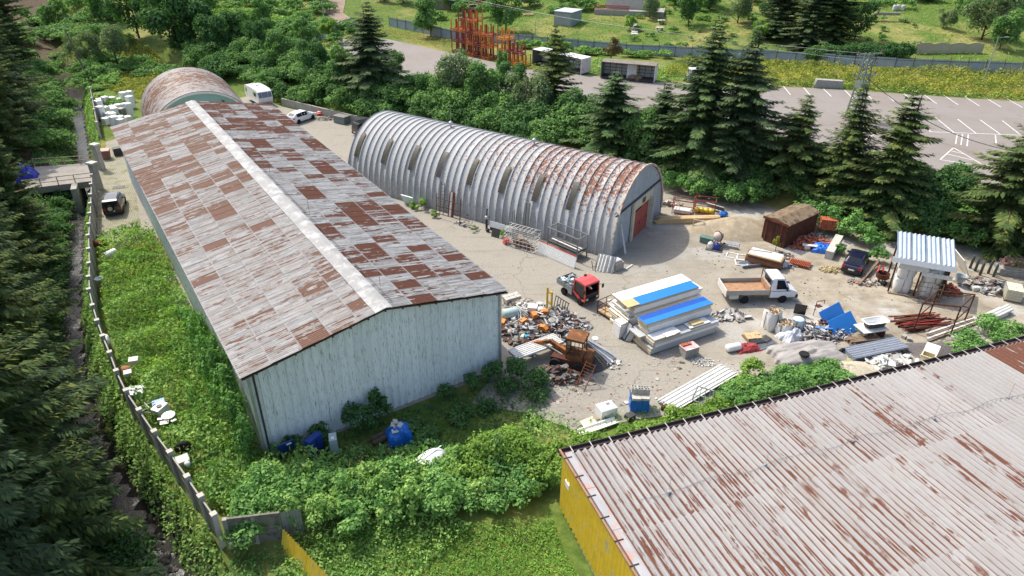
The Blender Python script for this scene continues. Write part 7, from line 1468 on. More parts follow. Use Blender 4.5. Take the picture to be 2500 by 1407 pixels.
for i, (a, b, lab) in enumerate(((2375, 712, 'white plastic crate'), (2398, 715, 'white bucket'), (2425, 722, 'grey oven front'))):
    p = G(a, b); one(['plastic_crate', 'bucket', 'oven_front'][i], [MB().bx(0, 0, 0, .6, .4, .35).bx(.05, .05, .351, .55, .35, .37), MB().lathe([(.18, 0), (.24, .4), (.22, .4), (.16, .05), (.001, .05)], 12), MB().box((.3, 0, .3), (.7, .1, .6), 0, .4).box((.3, -.08, .3), (.4, .06, .36), 0, .4)][i], m_dwhite, lab+' on the ground left of the tank', lab.split()[-1], (p.x, p.y, 0), .3*i)
# wheel loader remains by the navy car
p = G(2150, 690); t_ = thing('machine_wreck', 'wreck of a small machine with a round rusty drum beside the shelter', 'wreck', (p.x, p.y, 0), .4); obj('drum', MB().lathe([(.5, .5), (.55, .55), (.55, .95), (.48, .95), (.45, .6), (.001, .6)], 16), m_drust, t_); obj('leg', MB().bar((-.4, 0, 0), (-.3, 0, .6), .08), m_drust, t_); obj('leg', MB().bar((.4, .2, 0), (.3, .1, .6), .08), m_drust, t_); obj('leg', MB().bar((0, -.4, 0), (0, -.3, .6), .08), m_drust, t_); obj('red_arm', MB().bar((.3, .3, .8), (.5, .6, 1.3), .12).bar((-.3, .4, .9), (.2, .7, 1.35), .1), m_red, t_); obj('wheel', MB().lathe([(.08, -.08), (.22, -.08), (.22, .08), (.08, .08)], 12, (-.2, -.55, .22), 'y'), m_rubber, t_)
A = G(2096, 698); B = G(2140, 650); one('wooden_post', MB().bar((0, 0, .12), ((B-A).length, 0, .4), .2), m_owood, 'grey wooden post lying in front of the navy car wreck', 'post', (A.x, A.y, 0), angle(A, B))
heap('dry_brush', G(2110, 690), 1.6, .7, .25, 70, m_rubble, 'dry brush and splinters beside the lying post', 'brush', (.2, .7), 45)
# ---- sand, container, pipes
mound('sand_pile', G(1790, 562), 4.1, 2.7, 1.35, M('sand', (.36, .3, .21), .95, 0, .3, 2, .6, (.26, .22, .16), .6), 'big light brown sand pile next to the rusty container', 'sand', 5)
A = G(1857, 585); B = G(1908, 606); rb = thing('rusty_container', 'dark rust-brown steel site hut with a peaked mossy roof', 'container', (A.x, A.y, 0), angle(A, B)); cW, cD, cH = 2.5, 5.2, 2.35
obj('walls', MB().bx(0, 0, 0, cW, cD, cH-.02), m_drust, rb); obj('roof', MB().prism([(-.12, cH), (cW+.12, cH), (cW+.12, cH+.06), (cW*.55, cH+.45), (-.12, cH+.06)], -.15, cD+.1), M('mossy_roof', (.2, .15, .1), .95, 0, .35, 1.5, .4, (.09, .06, .04), .55), rb); obj('roof_front', MB().box((cW*.5, -.17, cH+.1), (cW+.2, .04, .26)), m_rust, rb); obj('door_seam', MB().bx(cW*.45, -.03, .1, cW*.47, -.003, cH-.15), m_black, rb)
for x in (.3, 1.9): obj('frame_rib', MB().bx(x, -.05, .05, x+.1, -.003, cH-.05), m_rust, rb)
p = G(1893, 612); tree('weed_bush', make_leafy(1.9, .5, lm_gold, 700, .14, 77, .1, 0, 6), 'dry seeding weed growing in front of the rusty container', 'weed', p.x, p.y, .9, 0, z=0)
A = G(1818, 640); B = G(1903, 655); L = (B-A).length; t_ = thing('rusty_pipes', 'two thick rusty pipes lying in front of the container', 'pipes', (A.x, A.y, 0), angle(A, B)-.12); 
for y in (.15, 1.05): obj('pipe', MB().tube((0, y, .4), (L+.2, y, .4), .4, 16, caps=True), M('pipe_rust', (.2, .09, .05), .8, 0, .3, 1.5, .1), t_)
t_ = thing('panel_on_pipes', 'white and brown panels lying on top of the rusty pipes', 'panel', (A.x, A.y, .82), angle(A, B)-.18); obj('brown_panel', MB().bx(.1, -.2, 0, 3.2, 1.2, .14), m_owood, t_); obj('wood_edge', MB().bx(.15, -.22, .141, 3.1, 1.1, .18), m_wood, t_); obj('white_panel', MB().bx(.2, -.1, .182, 3.0, 1.3, .22), m_dwhite, t_); obj('strip', MB().bar((.1, .6, .26), (2.0, 1.1, .26), .08, .04), m_galv, t_)
for i, (a, b, s) in enumerate(((1772, 628, .95), (1800, 634, .95), (1797, 648, 1.0))):
    p = G(a, b); mb = MB(); mb.bar((0, 0, .04), (s, 0, .04), .07).bar((s, 0, .04), (s, 1.0, .04), .07).bar((s, 1.0, .04), (0, 1.0, .04), .07).bar((0, 1.0, .04), (0, 0, .04), .07); one('window_frame', mb, m_white, ['left', 'middle', 'front'][i]+' of the three white window frames lying before the pipes', 'frame', (p.x, p.y, .01*i), R(-25+8*i))
A = G(1810, 655); B = G(1872, 648); one('metal_trough', MB().prism([(-.3, 0), (.3, 0), (.42, .3), (.36, .3), (.26, .06), (-.26, .06), (-.36, .3), (-.42, .3)], 0, (B-A).length, 'x'), m_galv, 'long grey metal trough lying behind the flatbed truck', 'trough', (A.x, A.y+.3, .0), angle(A, B))
p = G(1912, 652); wbw = thing('wheelbarrow', 'upturned grey wheelbarrow at the end of the pipes', 'wheelbarrow', (p.x, p.y, 0), R(-60)); obj('tray', MB().lathe([(.15, .55), (.3, .45), (.42, .15), (.4, .15), (.28, .42), (.001, .5)], 12), m_galv, wbw); obj('handle', MB().bar((.2, .2, .3), (1.0, .3, .05), .04), m_steel, wbw); obj('handle', MB().bar((.2, -.2, .3), (1.0, -.3, .05), .04), m_steel, wbw)
# mixer and bench
p = G(1750, 600); mx = thing('cement_mixer', 'pale cement mixer with rusty ring gear by the sand', 'mixer', (p.x, p.y, 0), R(30)); obj('drum', MB().lathe([(.001, -.5), (.25, -.48), (.46, -.15), (.48, .05), (.28, .45), (.24, .45), (.4, .0), (.001, -.3)], 16, (0, 0, 1.0), 'x'), M('mixer_pale', (.5, .42, .36), .7, 0, .2, 3, .1), mx, True); obj('ring', MB().lathe([(.48, -.05), (.54, -.05), (.54, .03), (.48, .03)], 20, (0, 0, 1.0), 'x'), m_rust, mx)
obj('stand', MB().bar((-.4, -.35, 0), (-.1, 0, .8), .07).bar((.4, -.35, 0), (.1, 0, .8), .07).bar((0, .45, 0), (0, .1, .8), .07).bar((-.4, -.35, .1), (.4, -.35, .1), .05), m_rust, mx)
for y in (-.42,): obj('wheel', MB().lathe([(.05, -.04), (.2, -.04), (.2, .04), (.05, .04)], 12, (.45, y, .2), 'y'), m_rubber, mx)
A = G(1706, 592); t_ = thing('work_bench', 'green steel bench with beam legs left of the cement mixer', 'bench', (A.x, A.y, 0), R(-28)); obj('top', MB().bx(0, 0, .5, 1.3, .7, .58), M('bench_green', (.12, .2, .17), .7, 0, .3, 3, .1), t_); obj('front_panel', MB().bx(.05, -.02, .05, 1.25, .03, .49), M('bench_green2', (.12, .2, .17), .7, 0, .3, 3, .1), t_); obj('leg', MB().bx(.05, .1, 0, .15, .6, .495), m_conc, t_); obj('leg', MB().bx(1.15, .1, 0, 1.25, .6, .495), m_conc, t_)
A = G(1740, 598); B = G(1778, 605); one('concrete_curb', MB().box((1.2, 0, .13), (2.4, .25, .25)), m_conc, 'grey kerb stone lying by the cement mixer', 'kerb stone', (A.x, A.y, 0), angle(A, B))
A = G(1722, 610); t_ = thing('drip_tray', 'flat dark tray with the canisters', 'tray', (A.x, A.y, 0), R(-25)); obj('base', MB().bx(0, 0, .02, 1.5, .7, .06), m_dsteel, t_); obj('edge', MB().bx(0, -.05, .02, 1.5, 0, .14).bx(0, .7, .02, 1.5, .75, .14), m_steel, t_)
rot2 = Matrix.Rotation(R(-25), 3, 'Z')
for lab, x, m in (('white canister', .35, m_dwhite), ('deep blue drum', .95, M('drum_blue', (.012, .02, .22), .45, 0, .1, 2, .05))):
    p = Vector((A.x, A.y, .062))+rot2 @ Vector((x, .35, 0)); one('canister', MB().lathe([(.24, 0), (.27, .1), (.27, .5), (.2, .62), (.08, .66), (.08, .74), (.001, .74)], 14), m, lab+' standing on the dark tray', 'canister', p, smooth=False)
p = G(1783, 600); one('grey_sheet', MB().box((0, 0, .08), (1.2, .6, .05), .0, .1), m_galv, 'small grey sheet lying right of the canisters', 'sheet', (p.x+.3, p.y+.3, 0), R(-20))
# timber
A = G(1598, 548); B = G(1765, 545); t_ = thing('timber_pile', 'pile of fresh pale timber beams beside the hangar', 'timber', (A.x, A.y, 0), angle(A, B)); r_ = random.Random(3)
for i in range(16): k_ = i//6; x0 = r_.uniform(-.2, .9); obj('beam', MB().box((x0+3.0, .12+.2*(i % 6)+r_.uniform(-.02, .02), .1+.19*k_), (r_.uniform(5.4, 6.4), .18, .17), r_.uniform(-.02, .02)), m_wood, t_)
A = G(1690, 560); t_ = thing('white_trestle', 'white tubular trestle in front of the timber pile', 'trestle', (A.x, A.y, 0), R(-20)); mb = MB()
for x in (0, 1.0): mb.bar((x, 0, 0), (x, .15, 1.0), .06).bar((x, .5, 0), (x, .3, 1.0), .06)
mb.bar((0, .2, .98), (1, .2, .98), .06).bar((0, .05, .4), (1, .05, .4), .05); obj('frame', mb, m_dwhite, t_)
# red tube racks with bags
def tube_rack(label, px, py, rz, w_=2.0, d_=1.1, h_=1.9):
    p = G(px, py); t_ = thing('red_tube_rack', label, 'rack', (p.x, p.y, 0), rz); mb = MB()
    for x in (0, w_):
        for y in (0, d_): mb.bar((x, y, 0), (x, y, h_), .06)
        for z in (.5, 1.0, 1.5): mb.bar((x, 0, z), (x, d_, z), .05)
    for z in (.15, 1.0, 1.6): mb.bar((0, 0, z), (w_, 0, z), .05).bar((0, d_, z), (w_, d_, z), .05)
    obj('tubes', mb, M('rack_brown', (.26, .07, .05), .7, 0, .25, 3, .1), t_); return p
p = tube_rack('red-brown tube rack right of the hangar', 1640, 522, R(-20), 2.2, 1.3, 2.1); one('sack_on_rack', MB().box((0, 0, .32), (1.7, .9, .35)), m_dwhite, 'pale bundle lying in the red-brown tube rack', 'bundle', (p.x+1.1, p.y+.2, 0), R(-20))
p = tube_rack('red-brown tube rack with yellow bags', 1690, 522, R(-18), 2.2, 1.2, 1.5)
m_ybag = scrap_mat('yellow_bags', [(.6, .45, .03), (.62, .52, .1), (.5, .5, .12), (.65, .6, .35)], .5)
for i in range(4): q = Matrix.Rotation(R(-18), 3, 'Z') @ Vector((.35+.5*i, .5, .0)); one('yellow_bag', MB().ball((0, 0, .32), .36, 10, 7, (.8, 1.2, .85), .05), M('yellow_plastic', (.6, .43, .03), .45, 0, .25, 2.5, .15, (.5, .55, .25), .6), ['first', 'second', 'third', 'fourth'][i]+' yellow bag from the left in the tube rack', 'bag', (p.x+q.x, p.y+q.y, 0), .3*i, 'yellow bags', True)
p = G(1765, 528); one('blue_sack', MB().ball((0, 0, .25), .5, 10, 6, (1.1, .8, .6), .12), m_bluetarp, 'crumpled blue sack behind the sand pile', 'sack', (p.x, p.y, 0), .5)
p = G(1745, 515); one('grey_slab', MB().box((0, 0, .45), (2.0, .08, .7), .0, .6), m_steel, 'grey slab leaning in the weeds behind the timber', 'slab', (p.x, p.y, 0), R(-40))
# bricks and tiles
for i, (a, b, lab, nx_, nz_) in enumerate(((1925, 575, 'dull red block stack right of the container', 3, 3), (2003, 572, 'neat orange brick stack on the blue tarpaulin pallet', 3, 4), (1950, 592, 'tumbled red block stack', 3, 2))):
    p = G(a, b); t_ = thing('brick_stack', lab, 'bricks', (p.x, p.y, 0 if i != 1 else .62), R(-15)); r_ = random.Random(i)
    for k_ in range(nx_*2*nz_): obj('brick', MB().box(((k_ % nx_)*.52+r_.uniform(-.03, .03), ((k_//nx_) % 2)*.5, .13+.262*(k_//(nx_*2))), (.5, .46, .25), r_.uniform(-.08, .08)), m_brick, t_)
blocks('loose_brick_heap', G(1972, 596), 2.6, 1.5, .8, 420, (.3, .16, .12), m_bricks, 'heap of loose red bricks behind the pipes', 'bricks', 51)
p = G(2008, 612); t_ = thing('blue_covered_pallet', 'pallet under a blue tarpaulin beside the concrete beam', 'pallet', (p.x, p.y, 0), R(-15)); obj('tarp', tarp_mesh(2.1, 1.5, .6, 9, rough=.06, flat_=.25), m_bluetarp, t_); obj('pallet', MB().bx(-.8, -.5, 0, .8, .5, .12), m_owood, t_)
p = G(1985, 612); one('white_shelf', MB().box((0, 0, .5), (2.1, .4, .06), 0).box((-.6, 0, .24), (.5, .35, .46)), m_dwhite, 'white board on a red crate in front of the brick heap', 'board', (p.x, p.y, 0), R(-14))
A = G(1925, 645); B = G(1965, 640); t_ = thing('roof_tile_rows', 'rows of leaning orange roof tiles', 'tiles', (A.x, A.y, 0), R(-32))
for k_ in range(3):
    for i in range(13): obj('tile', MB().box((.14*i, .42*k_, .17), (.04, .38, .34), 0, 0, .6), m_brick, t_)
blocks('grey_tile_heap', G(1920, 648), 1.0, .6, .3, 110, (.3, .2, .04), m_scrap, 'grey tiles tumbled beside the orange roof tiles', 'tiles', 52)
A = G(2022, 632); B = G(2052, 580); one('concrete_beam', MB().box((2.0, 0, .4), (4.2, .7, .8)), m_lconc, 'thick concrete beam lying next to the navy car wreck', 'beam', (A.x, A.y, 0), angle(A, B))
heap('straw_heap', G(2030, 660), 1.1, .7, .3, 120, M('straw', (.42, .34, .18), .95, 0, .2, 4, .3), 'small straw heap at the end of the concrete beam', 'straw', (.1, .4), 53)
# ---- along the hangar
def lean(name, label, cat, a, rz, parts):
    p = G(*a); t_ = thing(name, label, cat, (p.x, p.y, 0), rz)
    for nm, mb, m in parts: obj(nm, mb, m, t_)
HA = QA+math.pi/2  # direction along the hangar
mb = MB()
for x in (0, 3.0): mb.bar((x, 0, 0), (x, -.35, 2.6), .06)
for z in (.5, 1.3, 2.1): mb.bar((0, -.13*z, z), (3.0, -.13*z, z), .05)
lean('rusty_gate_frame', 'rusty gate frame leaning on the hangar wall', 'frame', (1122, 548), HA, [('frame', mb, m_rust)])
mb = MB()
for x in (0, .45): mb.bar((x, 0, 0), (x, -.5, 3.4), .05)
for i in range(9): mb.bar((0, -.05*i-.05, .35*i+.35), (.45, -.05*i-.05, .35*i+.35), .035)
lean('steel_ladder', 'dark ladder leaning on the hangar wall', 'ladder', (1082, 525), HA, [('ladder', mb, m_dsteel)])
lean('brown_board', 'tall brown board leaning on the hangar between ladder and gate frame', 'board', (1100, 530), HA, [('board', MB().box((0, -.25, 1.3), (.7, .06, 2.6), 0, .2), m_rust), ('pale_strip', MB().box((.05, -.2, 1.3), (.25, .04, 2.55), 0, .2), m_dwhite)])
mb = MB()
for cx_ in (0, .95):
    for i in range(14): a, b = 6.283*i/14, 6.283*(i+1)/14; mb.bar((cx_+.3*math.cos(a), 0, .31+.3*math.sin(a)), (cx_+.3*math.cos(b), 0, .31+.3*math.sin(b)), .035)
mb.bar((0, 0, .31), (.35, 0, .75), .03).bar((.35, 0, .75), (.85, 0, .7), .03).bar((.85, 0, .7), (.95, 0, .31), .03).bar((.4, 0, .3), (.85, 0, .7), .03).bar((0, 0, .31), (.4, 0, .3), .03).bar((.35, 0, .75), (.33, 0, .9), .03)
lean('old_bicycle', 'old rusty bicycle leaning by the hangar wall', 'bicycle', (1148, 548), HA-.1, [('frame', mb, m_steel), ('saddle', MB().box((.33, 0, .93), (.24, .13, .06)), m_black)])
heap('wall_litter', G(1140, 552), 1.6, .4, .25, 60, m_scrap, 'small scrap along the foot of the hangar wall', 'scrap', (.1, .5), 61, rz=HA)
lean('outboard_motor', 'black outboard motor with a silver head propped by the hangar', 'motor', (1188, 565), HA, [('shaft', MB().tube((0, 0, .1), (.05, -.1, 1.3), .12, 8), m_black), ('head', MB().ball((.05, -.1, 1.45), .2, 10, 7), m_chrome), ('upper_arm', MB().tube((.05, -.1, 1.5), (.1, -.3, 2.3), .07, 6), m_black), ('foot', MB().ball((-.15, .05, .2), .22, 8, 6, (1.2, .8, .8)), m_black)])
lean('white_trim_panel', 'long white panel lying against the hangar foot', 'panel', (1250, 580), HA, [('panel', MB().box((1.2, -.1, .75), (3.0, .05, .6), 0, .2), m_white), ('dark_back', MB().box((1.2, -.2, .3), (3.0, .05, .5), 0, .1), m_black)])
lean('dark_board', 'dark square board leaning on the white panel', 'board', (1218, 580), HA, [('board', MB().box((.3, .1, .45), (.9, .05, .9), 0, .25), m_dsteel)])
mb = MB()
for i in range(5): mb.tube((.12*i, 0, 0), (.25*i-.1, -.55, 3.0-.2*(i % 3)), .05, 6)
lean('pipe_bundle', 'bundle of long pipes leaning on the hangar', 'pipes', (1262, 590), HA, [('pipes', mb, m_steel)])
mb = MB()
for x in (0, .35): mb.tube((x, 0, 0), (x+.05, -.6, 3.4), .09, 8)
lean('pole_pair', 'two thick poles leaning on the hangar right of the pipe bundle', 'poles', (1285, 580), HA, [('poles', mb, m_steel)])
def lattice(w_, d_, h_, nx_, nz_, th=.035):
    mb = MB()
    for i in range(nx_+1):
        x = w_*i/nx_
        for y in (0, d_): mb.bar((x, y, 0), (x, y, h_), th)
        mb.bar((x, 0, h_), (x, d_, h_), th); mb.bar((x, 0, .02), (x, d_, .02), th)
    for k_ in range(nz_+1):
        z = h_*k_/nz_
        for y in (0, d_): mb.bar((0, y, z), (w_, y, z), th)
        mb.bar((0, 0, z), (0, d_, z), th).bar((w_, 0, z), (w_, d_, z), th)
    return mb
p = G(1318, 608); t_ = thing('pale_lattice_cage', 'pale steel lattice cage in front of the hangar wall', 'cage', (p.x, p.y, 0), HA); obj('lattice', lattice(3.4, 1.0, 1.9, 8, 5), m_dwhite, t_)
p = Vector((p.x, p.y, 0))+Matrix.Rotation(HA, 3, 'Z') @ Vector((1.5, .5, 0)); heap('cage_scrap', p, 1.2, .35, .8, 60, scrap_mat('cage_rust', [(.17, .07, .035), (.24, .12, .06), (.1, .05, .03)], .9), 'rusty bits inside the pale lattice cage', 'scrap', (.3, .9), 62, rz=HA)
p = G(1238, 595); one('red_crates', MB().bx(-.35, -.25, 0, .35, .25, .3).bx(-.3, -.2, .31, .1, .2, .5), M('red_plastic', (.5, .06, .05), .5, 0, .1, 3, .05, (.6, .6, .58), .6), 'small red and white crates left of the lattice cage', 'crates', (p.x, p.y, 0), .5)
# slatted white wall and shelf rack
A = G(1402, 657); B = G(1312, 617); t_ = thing('slatted_panel', 'white slatted metal panel with a red top edge', 'panel', (A.x, A.y, 0), angle(A, B)); L = (B-A).length
for i in range(9): obj('slat', MB().box((L/2, -.03*i, .08+.115*i), (L, .05, .1)), m_white, t_)
obj('red_edge', MB().box((L/2, -.28, 1.13), (L, .07, .05)), m_red, t_)
p = G(1408, 640); t_ = thing('steel_shelf_frame', 'tall grey steel shelf frame loaded with dark sheets', 'rack', (p.x, p.y, 0), angle(A, B)); m4 = MB(); Lf = 3.6
for x in (0, Lf):
    for y in (0, -1.4): m4.bar((x, y, 0), (x, y, 2.3), .09)
for y in (0, -1.4):
    for z in (.7, 1.5, 2.28): m4.bar((0, y, z), (Lf, y, z), .08)
for x in (0, Lf):
    for z in (.7, 2.28): m4.bar((x, 0, z), (x, -1.4, z), .07)
obj('frame', m4, m_steel, t_); obj('dark_sheets', MB().bx(.1, -1.35, .75, Lf-.1, -.05, .9), m_dsteel, t_); obj('pale_tubes', MB().tube((.1, -.4, 1.0), (Lf-.1, -.5, 1.0), .08, 8).tube((.1, -.8, 1.0), (Lf-.3, -.7, 1.02), .08, 8), m_dwhite, t_)
p = G(1448, 655); t_ = thing('leaning_sheets', 'short corrugated sheets leaning at the hangar corner', 'sheets', (p.x, p.y, 0), angle(A, B)+.2)
for i in range(3): obj('sheet', MB().corr((-.9+.35*i, .1*i, .02), (-1, 0, 0), (.0, -.5, 1.0), 1.0, 1.5, .3, .05, 6), m_dwhite if i else m_galv, t_)
obj('stick', MB().bar((-.2, .4, 0), (0.1, .2, .8), .06), m_owood, t_); obj('stick', MB().bar((-.5, .5, 0), (-.4, .2, .9), .06), m_owood, t_)
p = G(1503, 655); t_ = thing('stone_crate', 'pale crate filled with plaster bags at the hangar corner', 'crate', (p.x, p.y, 0), R(35))
obj('crate', MB().bx(-.5, -.5, 0, .5, .5, .75), M('grey_board', (.36, .34, .3), .9, 0, .2, 5, .2), t_)
for i in range(4): obj('plaster_bag', MB().ball((-.2+.35*(i % 2), -.2+.3*(i//2), .85), .26, 8, 6, (1.1, .8, .6), .04), m_dwhite, t_)
p = G(1540, 648); t_ = thing('green_tipped_bar', 'short grey bar with a pale green end on the ground in the hangar shadow', 'bar', (p.x-.2, p.y-.4, 0), R(50)); obj('bar', MB().box((0, 0, .05), (1.0, .12, .1)), m_dwhite, t_); obj('green_end', MB().box((-.6, 0, .05), (.2, .3, .1)), M('pale_green', (.3, .42, .36), .6, 0, .1, 2, .05), t_)
def lean_on_front(label, x, n_):
    mb = MB()
    for i in range(n_): mb.bar((x+.14*i, -.75, .02), (x+.14*i+.05, -.1, 2.9-.3*i), .09, .03)
    t_ = thing('leaning_boards', label, 'boards', QO, QA); obj('boards', mb, m_dwhite, t_)
lean_on_front('white boards leaning on the hangar front left of the red doors', 1.4, 3)
for i, (a, b, s) in enumerate(((1010, 510, 1.0), (1030, 512, 1.2), (1062, 530, .8), (1228, 578, .7), (1500, 648, .8), (1478, 648, .9), (1160, 565, .6))):
    p = G(a, b); tree('weed_clump', make_leafy(1.1, .8, lm_lime, 420, .16, 90+i, .0, 0, 6), ['first weed clump from the left at the hangar foot', 'second weed clump from the left at the hangar foot', 'weed clump before the brown board', 'weed clump left of the lattice cage', 'weed clump at the hangar corner beside the crate', 'weed clump under the leaning corner sheets', 'weed clump beside the outboard motor'][i], 'weed', p.x, p.y, s, i, z=0)
p = G(985, 500); one('glass_sheet', MB().box((0, 0, .6), (1.6, .05, 1.2), 0, -.4), M('mint_glass', (.45, .6, .58), .2, 0, .1, 2, 0), 'pale mint glass sheet leaning between shed eave and hangar', 'glass', (p.x+.6, p.y-.2, 0), HA)
p = G(835, 300); t_ = thing('grey_skip', 'grey-green skip box at the foot of the bank', 'skip', (p.x, p.y, 0), R(-30)); obj('walls', MB().bx(-1, -.6, 0, 1, .6, 1.0), M('skip_grey', (.16, .19, .17), .7, 0, .2, 2, .1), t_); obj('rim', MB().bx(-1.05, -.65, 1.001, 1.05, .65, 1.06), m_steel, t_)
p = G(778, 282); one('red_parts', MB().box((0, 0, .3), (1.4, .5, .2), .3, .3).box((.3, .2, .5), (.9, .3, .15), -.4, .4), m_red, 'faded red machine parts behind the white hatchback', 'parts', (p.x, p.y, 0))
heap('bank_rubble', G(795, 292), 1.4, .8, .4, 60, m_rubble, 'stones and rubble behind the white hatchback', 'rubble', (.2, .6), 64)
A = G(690, 258); bw_l = [(-35.5, 106.1), (-29, 101.7), (-23.1, 97.7), (-16, 94.4)]
rw = thing('bank_wall', 'low stained retaining wall at the foot of the bank', 'wall', (0, 0, 0))
for (x0, y0), (x1, y1) in zip(bw_l[:-1], bw_l[1:]): obj('wall_section', MB().bar((x0, y0, .5), (x1, y1, .5), .25, 1.2), m_conc, rw)
# ---- refrigerators
r_ = random.Random(17); fr_n = 0
names_row = ['back', 'second', 'third', 'front']
F0 = G(250, 290); F1 = G(330, 300); fa = R(60)
cells_f = [(a, b) for a, b in ((248, 262), (262, 262), (277, 258), (292, 256), (306, 254), (320, 248), (247, 275), (261, 276), (276, 274), (291, 270), (306, 268), (322, 264), (250, 290), (266, 291), (284, 290), (300, 286), (318, 282), (262, 304), (280, 303), (297, 306), (314, 300), (283, 312), (298, 313))]
for i, (a, b) in enumerate(cells_f):
    p = G(a, b); h = r_.choice((.95, .95, 1.6, 1.8, 1.3)); dark = i in (15,); t_ = thing('refrigerator', ('white refrigerator, %s from the left in the %s row beside the rusty hangar' % (['first', 'second', 'third', 'fourth', 'fifth', 'sixth'][i if i < 6 else i-6 if i < 12 else i-12 if i < 17 else i-17 if i < 21 else i-21], 'back' if i < 6 else 'second' if i < 12 else 'third' if i < 17 else 'fourth' if i < 21 else 'front')) if not dark else 'tall dark grey refrigerator among the white ones beside the rusty hangar', 'refrigerator', (p.x, p.y, 0), fa+r_.uniform(-.2, .2), 'discarded refrigerators')
    obj('body', MB().bx(-.42, -.42, 0, .42, .42, h), m_steel if dark else (m_white if r_.random() < .7 else m_dwhite), t_); obj('door', MB().bx(-.41, -.47, .08, .41, -.423, h-.02), m_steel if dark else m_white, t_)
# brown bin, dark crate
p = G(262, 388); t_ = thing('brown_bin', 'brown wheeled bin inside the bridge gate', 'bin', (p.x, p.y, 0), .3); obj('body', MB().prism([(-.35, 0), (.35, 0), (.45, 1.1), (-.45, 1.1)], -.4, .4), M('bin_brown', (.16, .08, .055), .6, 0, .15, 2, .05), t_); obj('lid', MB().box((0, 0, 1.15), (1.0, .95, .1), 0, .1), M('bin_lid', (.4, .22, .17), .6, 0, .1, 2, .05), t_)
p = G(292, 378); one('dark_bin', MB().bx(-.6, -.5, 0, .6, .5, .9).bx(-.55, -.45, .901, .55, .45, .95), m_black, 'black box under the left eave of the long shed', 'box', (p.x, p.y, 0), .6)
p = G(290, 458); one('drain_grate', MB().bx(-.6, -.45, 0, .6, .45, .03).bx(-.5, -.35, .031, .5, .35, .035), m_dsteel, 'dark drain grate in the paving above the off-road car', 'grate', (p.x, p.y, .008), .3)
# ---- litter in the weeds
def lit(name, label, cat, a, b, z, parts, rz=0.0):
    p = G(a, b, z); t_ = thing(name, label, cat, (p.x, p.y, z), rz)
    for nm, mb, m in parts: obj(nm, mb, m, t_)
lit('white_boiler', 'white boiler cylinder lying in the weeds below the off-road car', 'boiler', 270, 622, .7, [('tank', MB().lathe([(.001, -.6), (.3, -.55), (.32, .5), (.001, .58)], 14, (0, 0, .1), 'y'), m_white)], R(-25))
lit('rusty_cylinder', 'rusty cylinder lying against the fence', 'cylinder', 243, 597, .5, [('tank', MB().lathe([(.001, -.6), (.35, -.58), (.35, .58), (.001, .6)], 14, (0, 0, .1), 'x'), m_rust), ('end_cap', MB().lathe([(.001, -.66), (.36, -.66), (.36, -.6), (.001, -.6)], 14, (0, 0, .1), 'x'), m_dwhite)], R(15))
lit('grey_basin', 'pale grey basin at the fence in the middle of the strip', 'basin', 243, 687, .7, [('bowl', MB().lathe([(.2, 0), (.36, .3), (.33, .3), (.18, .06), (.001, .05)], 14), M('basin_grey', (.45, .5, .5), .5, 0, .1, 2, .05))])
lit('white_bag_on_fence', 'white sack hanging at a fence post', 'sack', 263, 835, 1.2, [('sack', MB().ball((0, 0, .2), .3, 8, 7, (.7, 1.8, 1.2), .1), m_bag)], R(30))
lit('white_crate', 'white wire crate in the weeds near the fence', 'crate', 328, 885, .9, [('box', MB().box((0, 0, .15), (.6, .45, .35), .3, .15), m_dwhite)])
lit('clay_pot', 'terracotta pot beside the fence', 'pot', 308, 905, .8, [('pot', MB().ball((0, 0, .1), .32, 10, 7, (1.2, .9, .8), .03), M('terracotta', (.38, .16, .1), .8, 0, .15, 3, .1)), ('white_lump', MB().box((.3, -.35, .05), (.5, .4, .3), .5, .2), m_dwhite)])
lit('grey_cabinet', 'grey metal cabinet half sunk in the weeds by the fence', 'cabinet', 335, 962, .75, [('body', MB().box((0, 0, .1), (.95, .75, .55), .2, .25), M('pale_grey_cab', (.42, .44, .48), .5, 0, .1, 2, .05))])
lit('rod_tangle', 'tangle of pale metal strips by the fence', 'strips', 345, 995, .8, [('strips', [m_ for m_ in [MB()]][0].path([(0, 0, .1), (.6, .3, .2), (.9, -.2, .15)], .03, 4).path([(.1, .3, .15), (.7, -.3, .25), (.2, -.5, .1)], .03, 4).path([(-.2, -.1, .1), (.5, -.6, .2), (.9, -.6, .1)], .03, 4), m_dwhite)])
lit('blue_box_lid', 'bright blue tray in the weeds', 'tray', 388, 985, .85, [('tray', MB().box((0, 0, .12), (.7, .35, .14), .6, .15), m_blue)])
lit('washing_machine', 'white washing machine lying on its back in the weeds', 'washing machine', 393, 1003, .7, [('body', MB().box((0, 0, .1), (.6, .85, .6), -.4, .1), m_white), ('porthole', MB().lathe([(.001, .0), (.17, .0), (.17, .04), (.001, .04)], 14, (.0, -.05, .41)), m_black)])
lit('white_dish', 'round white dish beside the washing machine', 'dish', 412, 1018, .8, [('dish', MB().lathe([(.1, 0), (.42, .12), (.4, .16), (.001, .08)], 16), m_white)])
lit('white_scraps', 'scattered white shards below the washing machine', 'shards', 402, 1035, .75, [('shards', MB().box((0, 0, .1), (.5, .25, .05), .3, .3).box((.5, .2, .1), (.3, .3, .05), .8, -.3).box((-.4, .3, .12), (.3, .15, .05), .1, .3), m_white)])
lit('black_rubber_tyre_ring', 'old black tyre in the weeds near the end of the fence', 'tyre', 450, 1102, .6, [('tyre', MB().lathe([(.25, -.12), (.45, -.12), (.5, 0), (.45, .12), (.25, .12)], 18, (0, 0, .25), 'y'), m_rubber)], R(20))
lit('broken_drawer', 'broken white appliance part below the old tyre', 'appliance', 447, 1128, .8, [('part', MB().box((0, 0, .15), (.7, .5, .35), .6, .3), m_dwhite), ('white_knob', MB().ball((.4, -.3, .15), .18, 8, 6), m_white)])
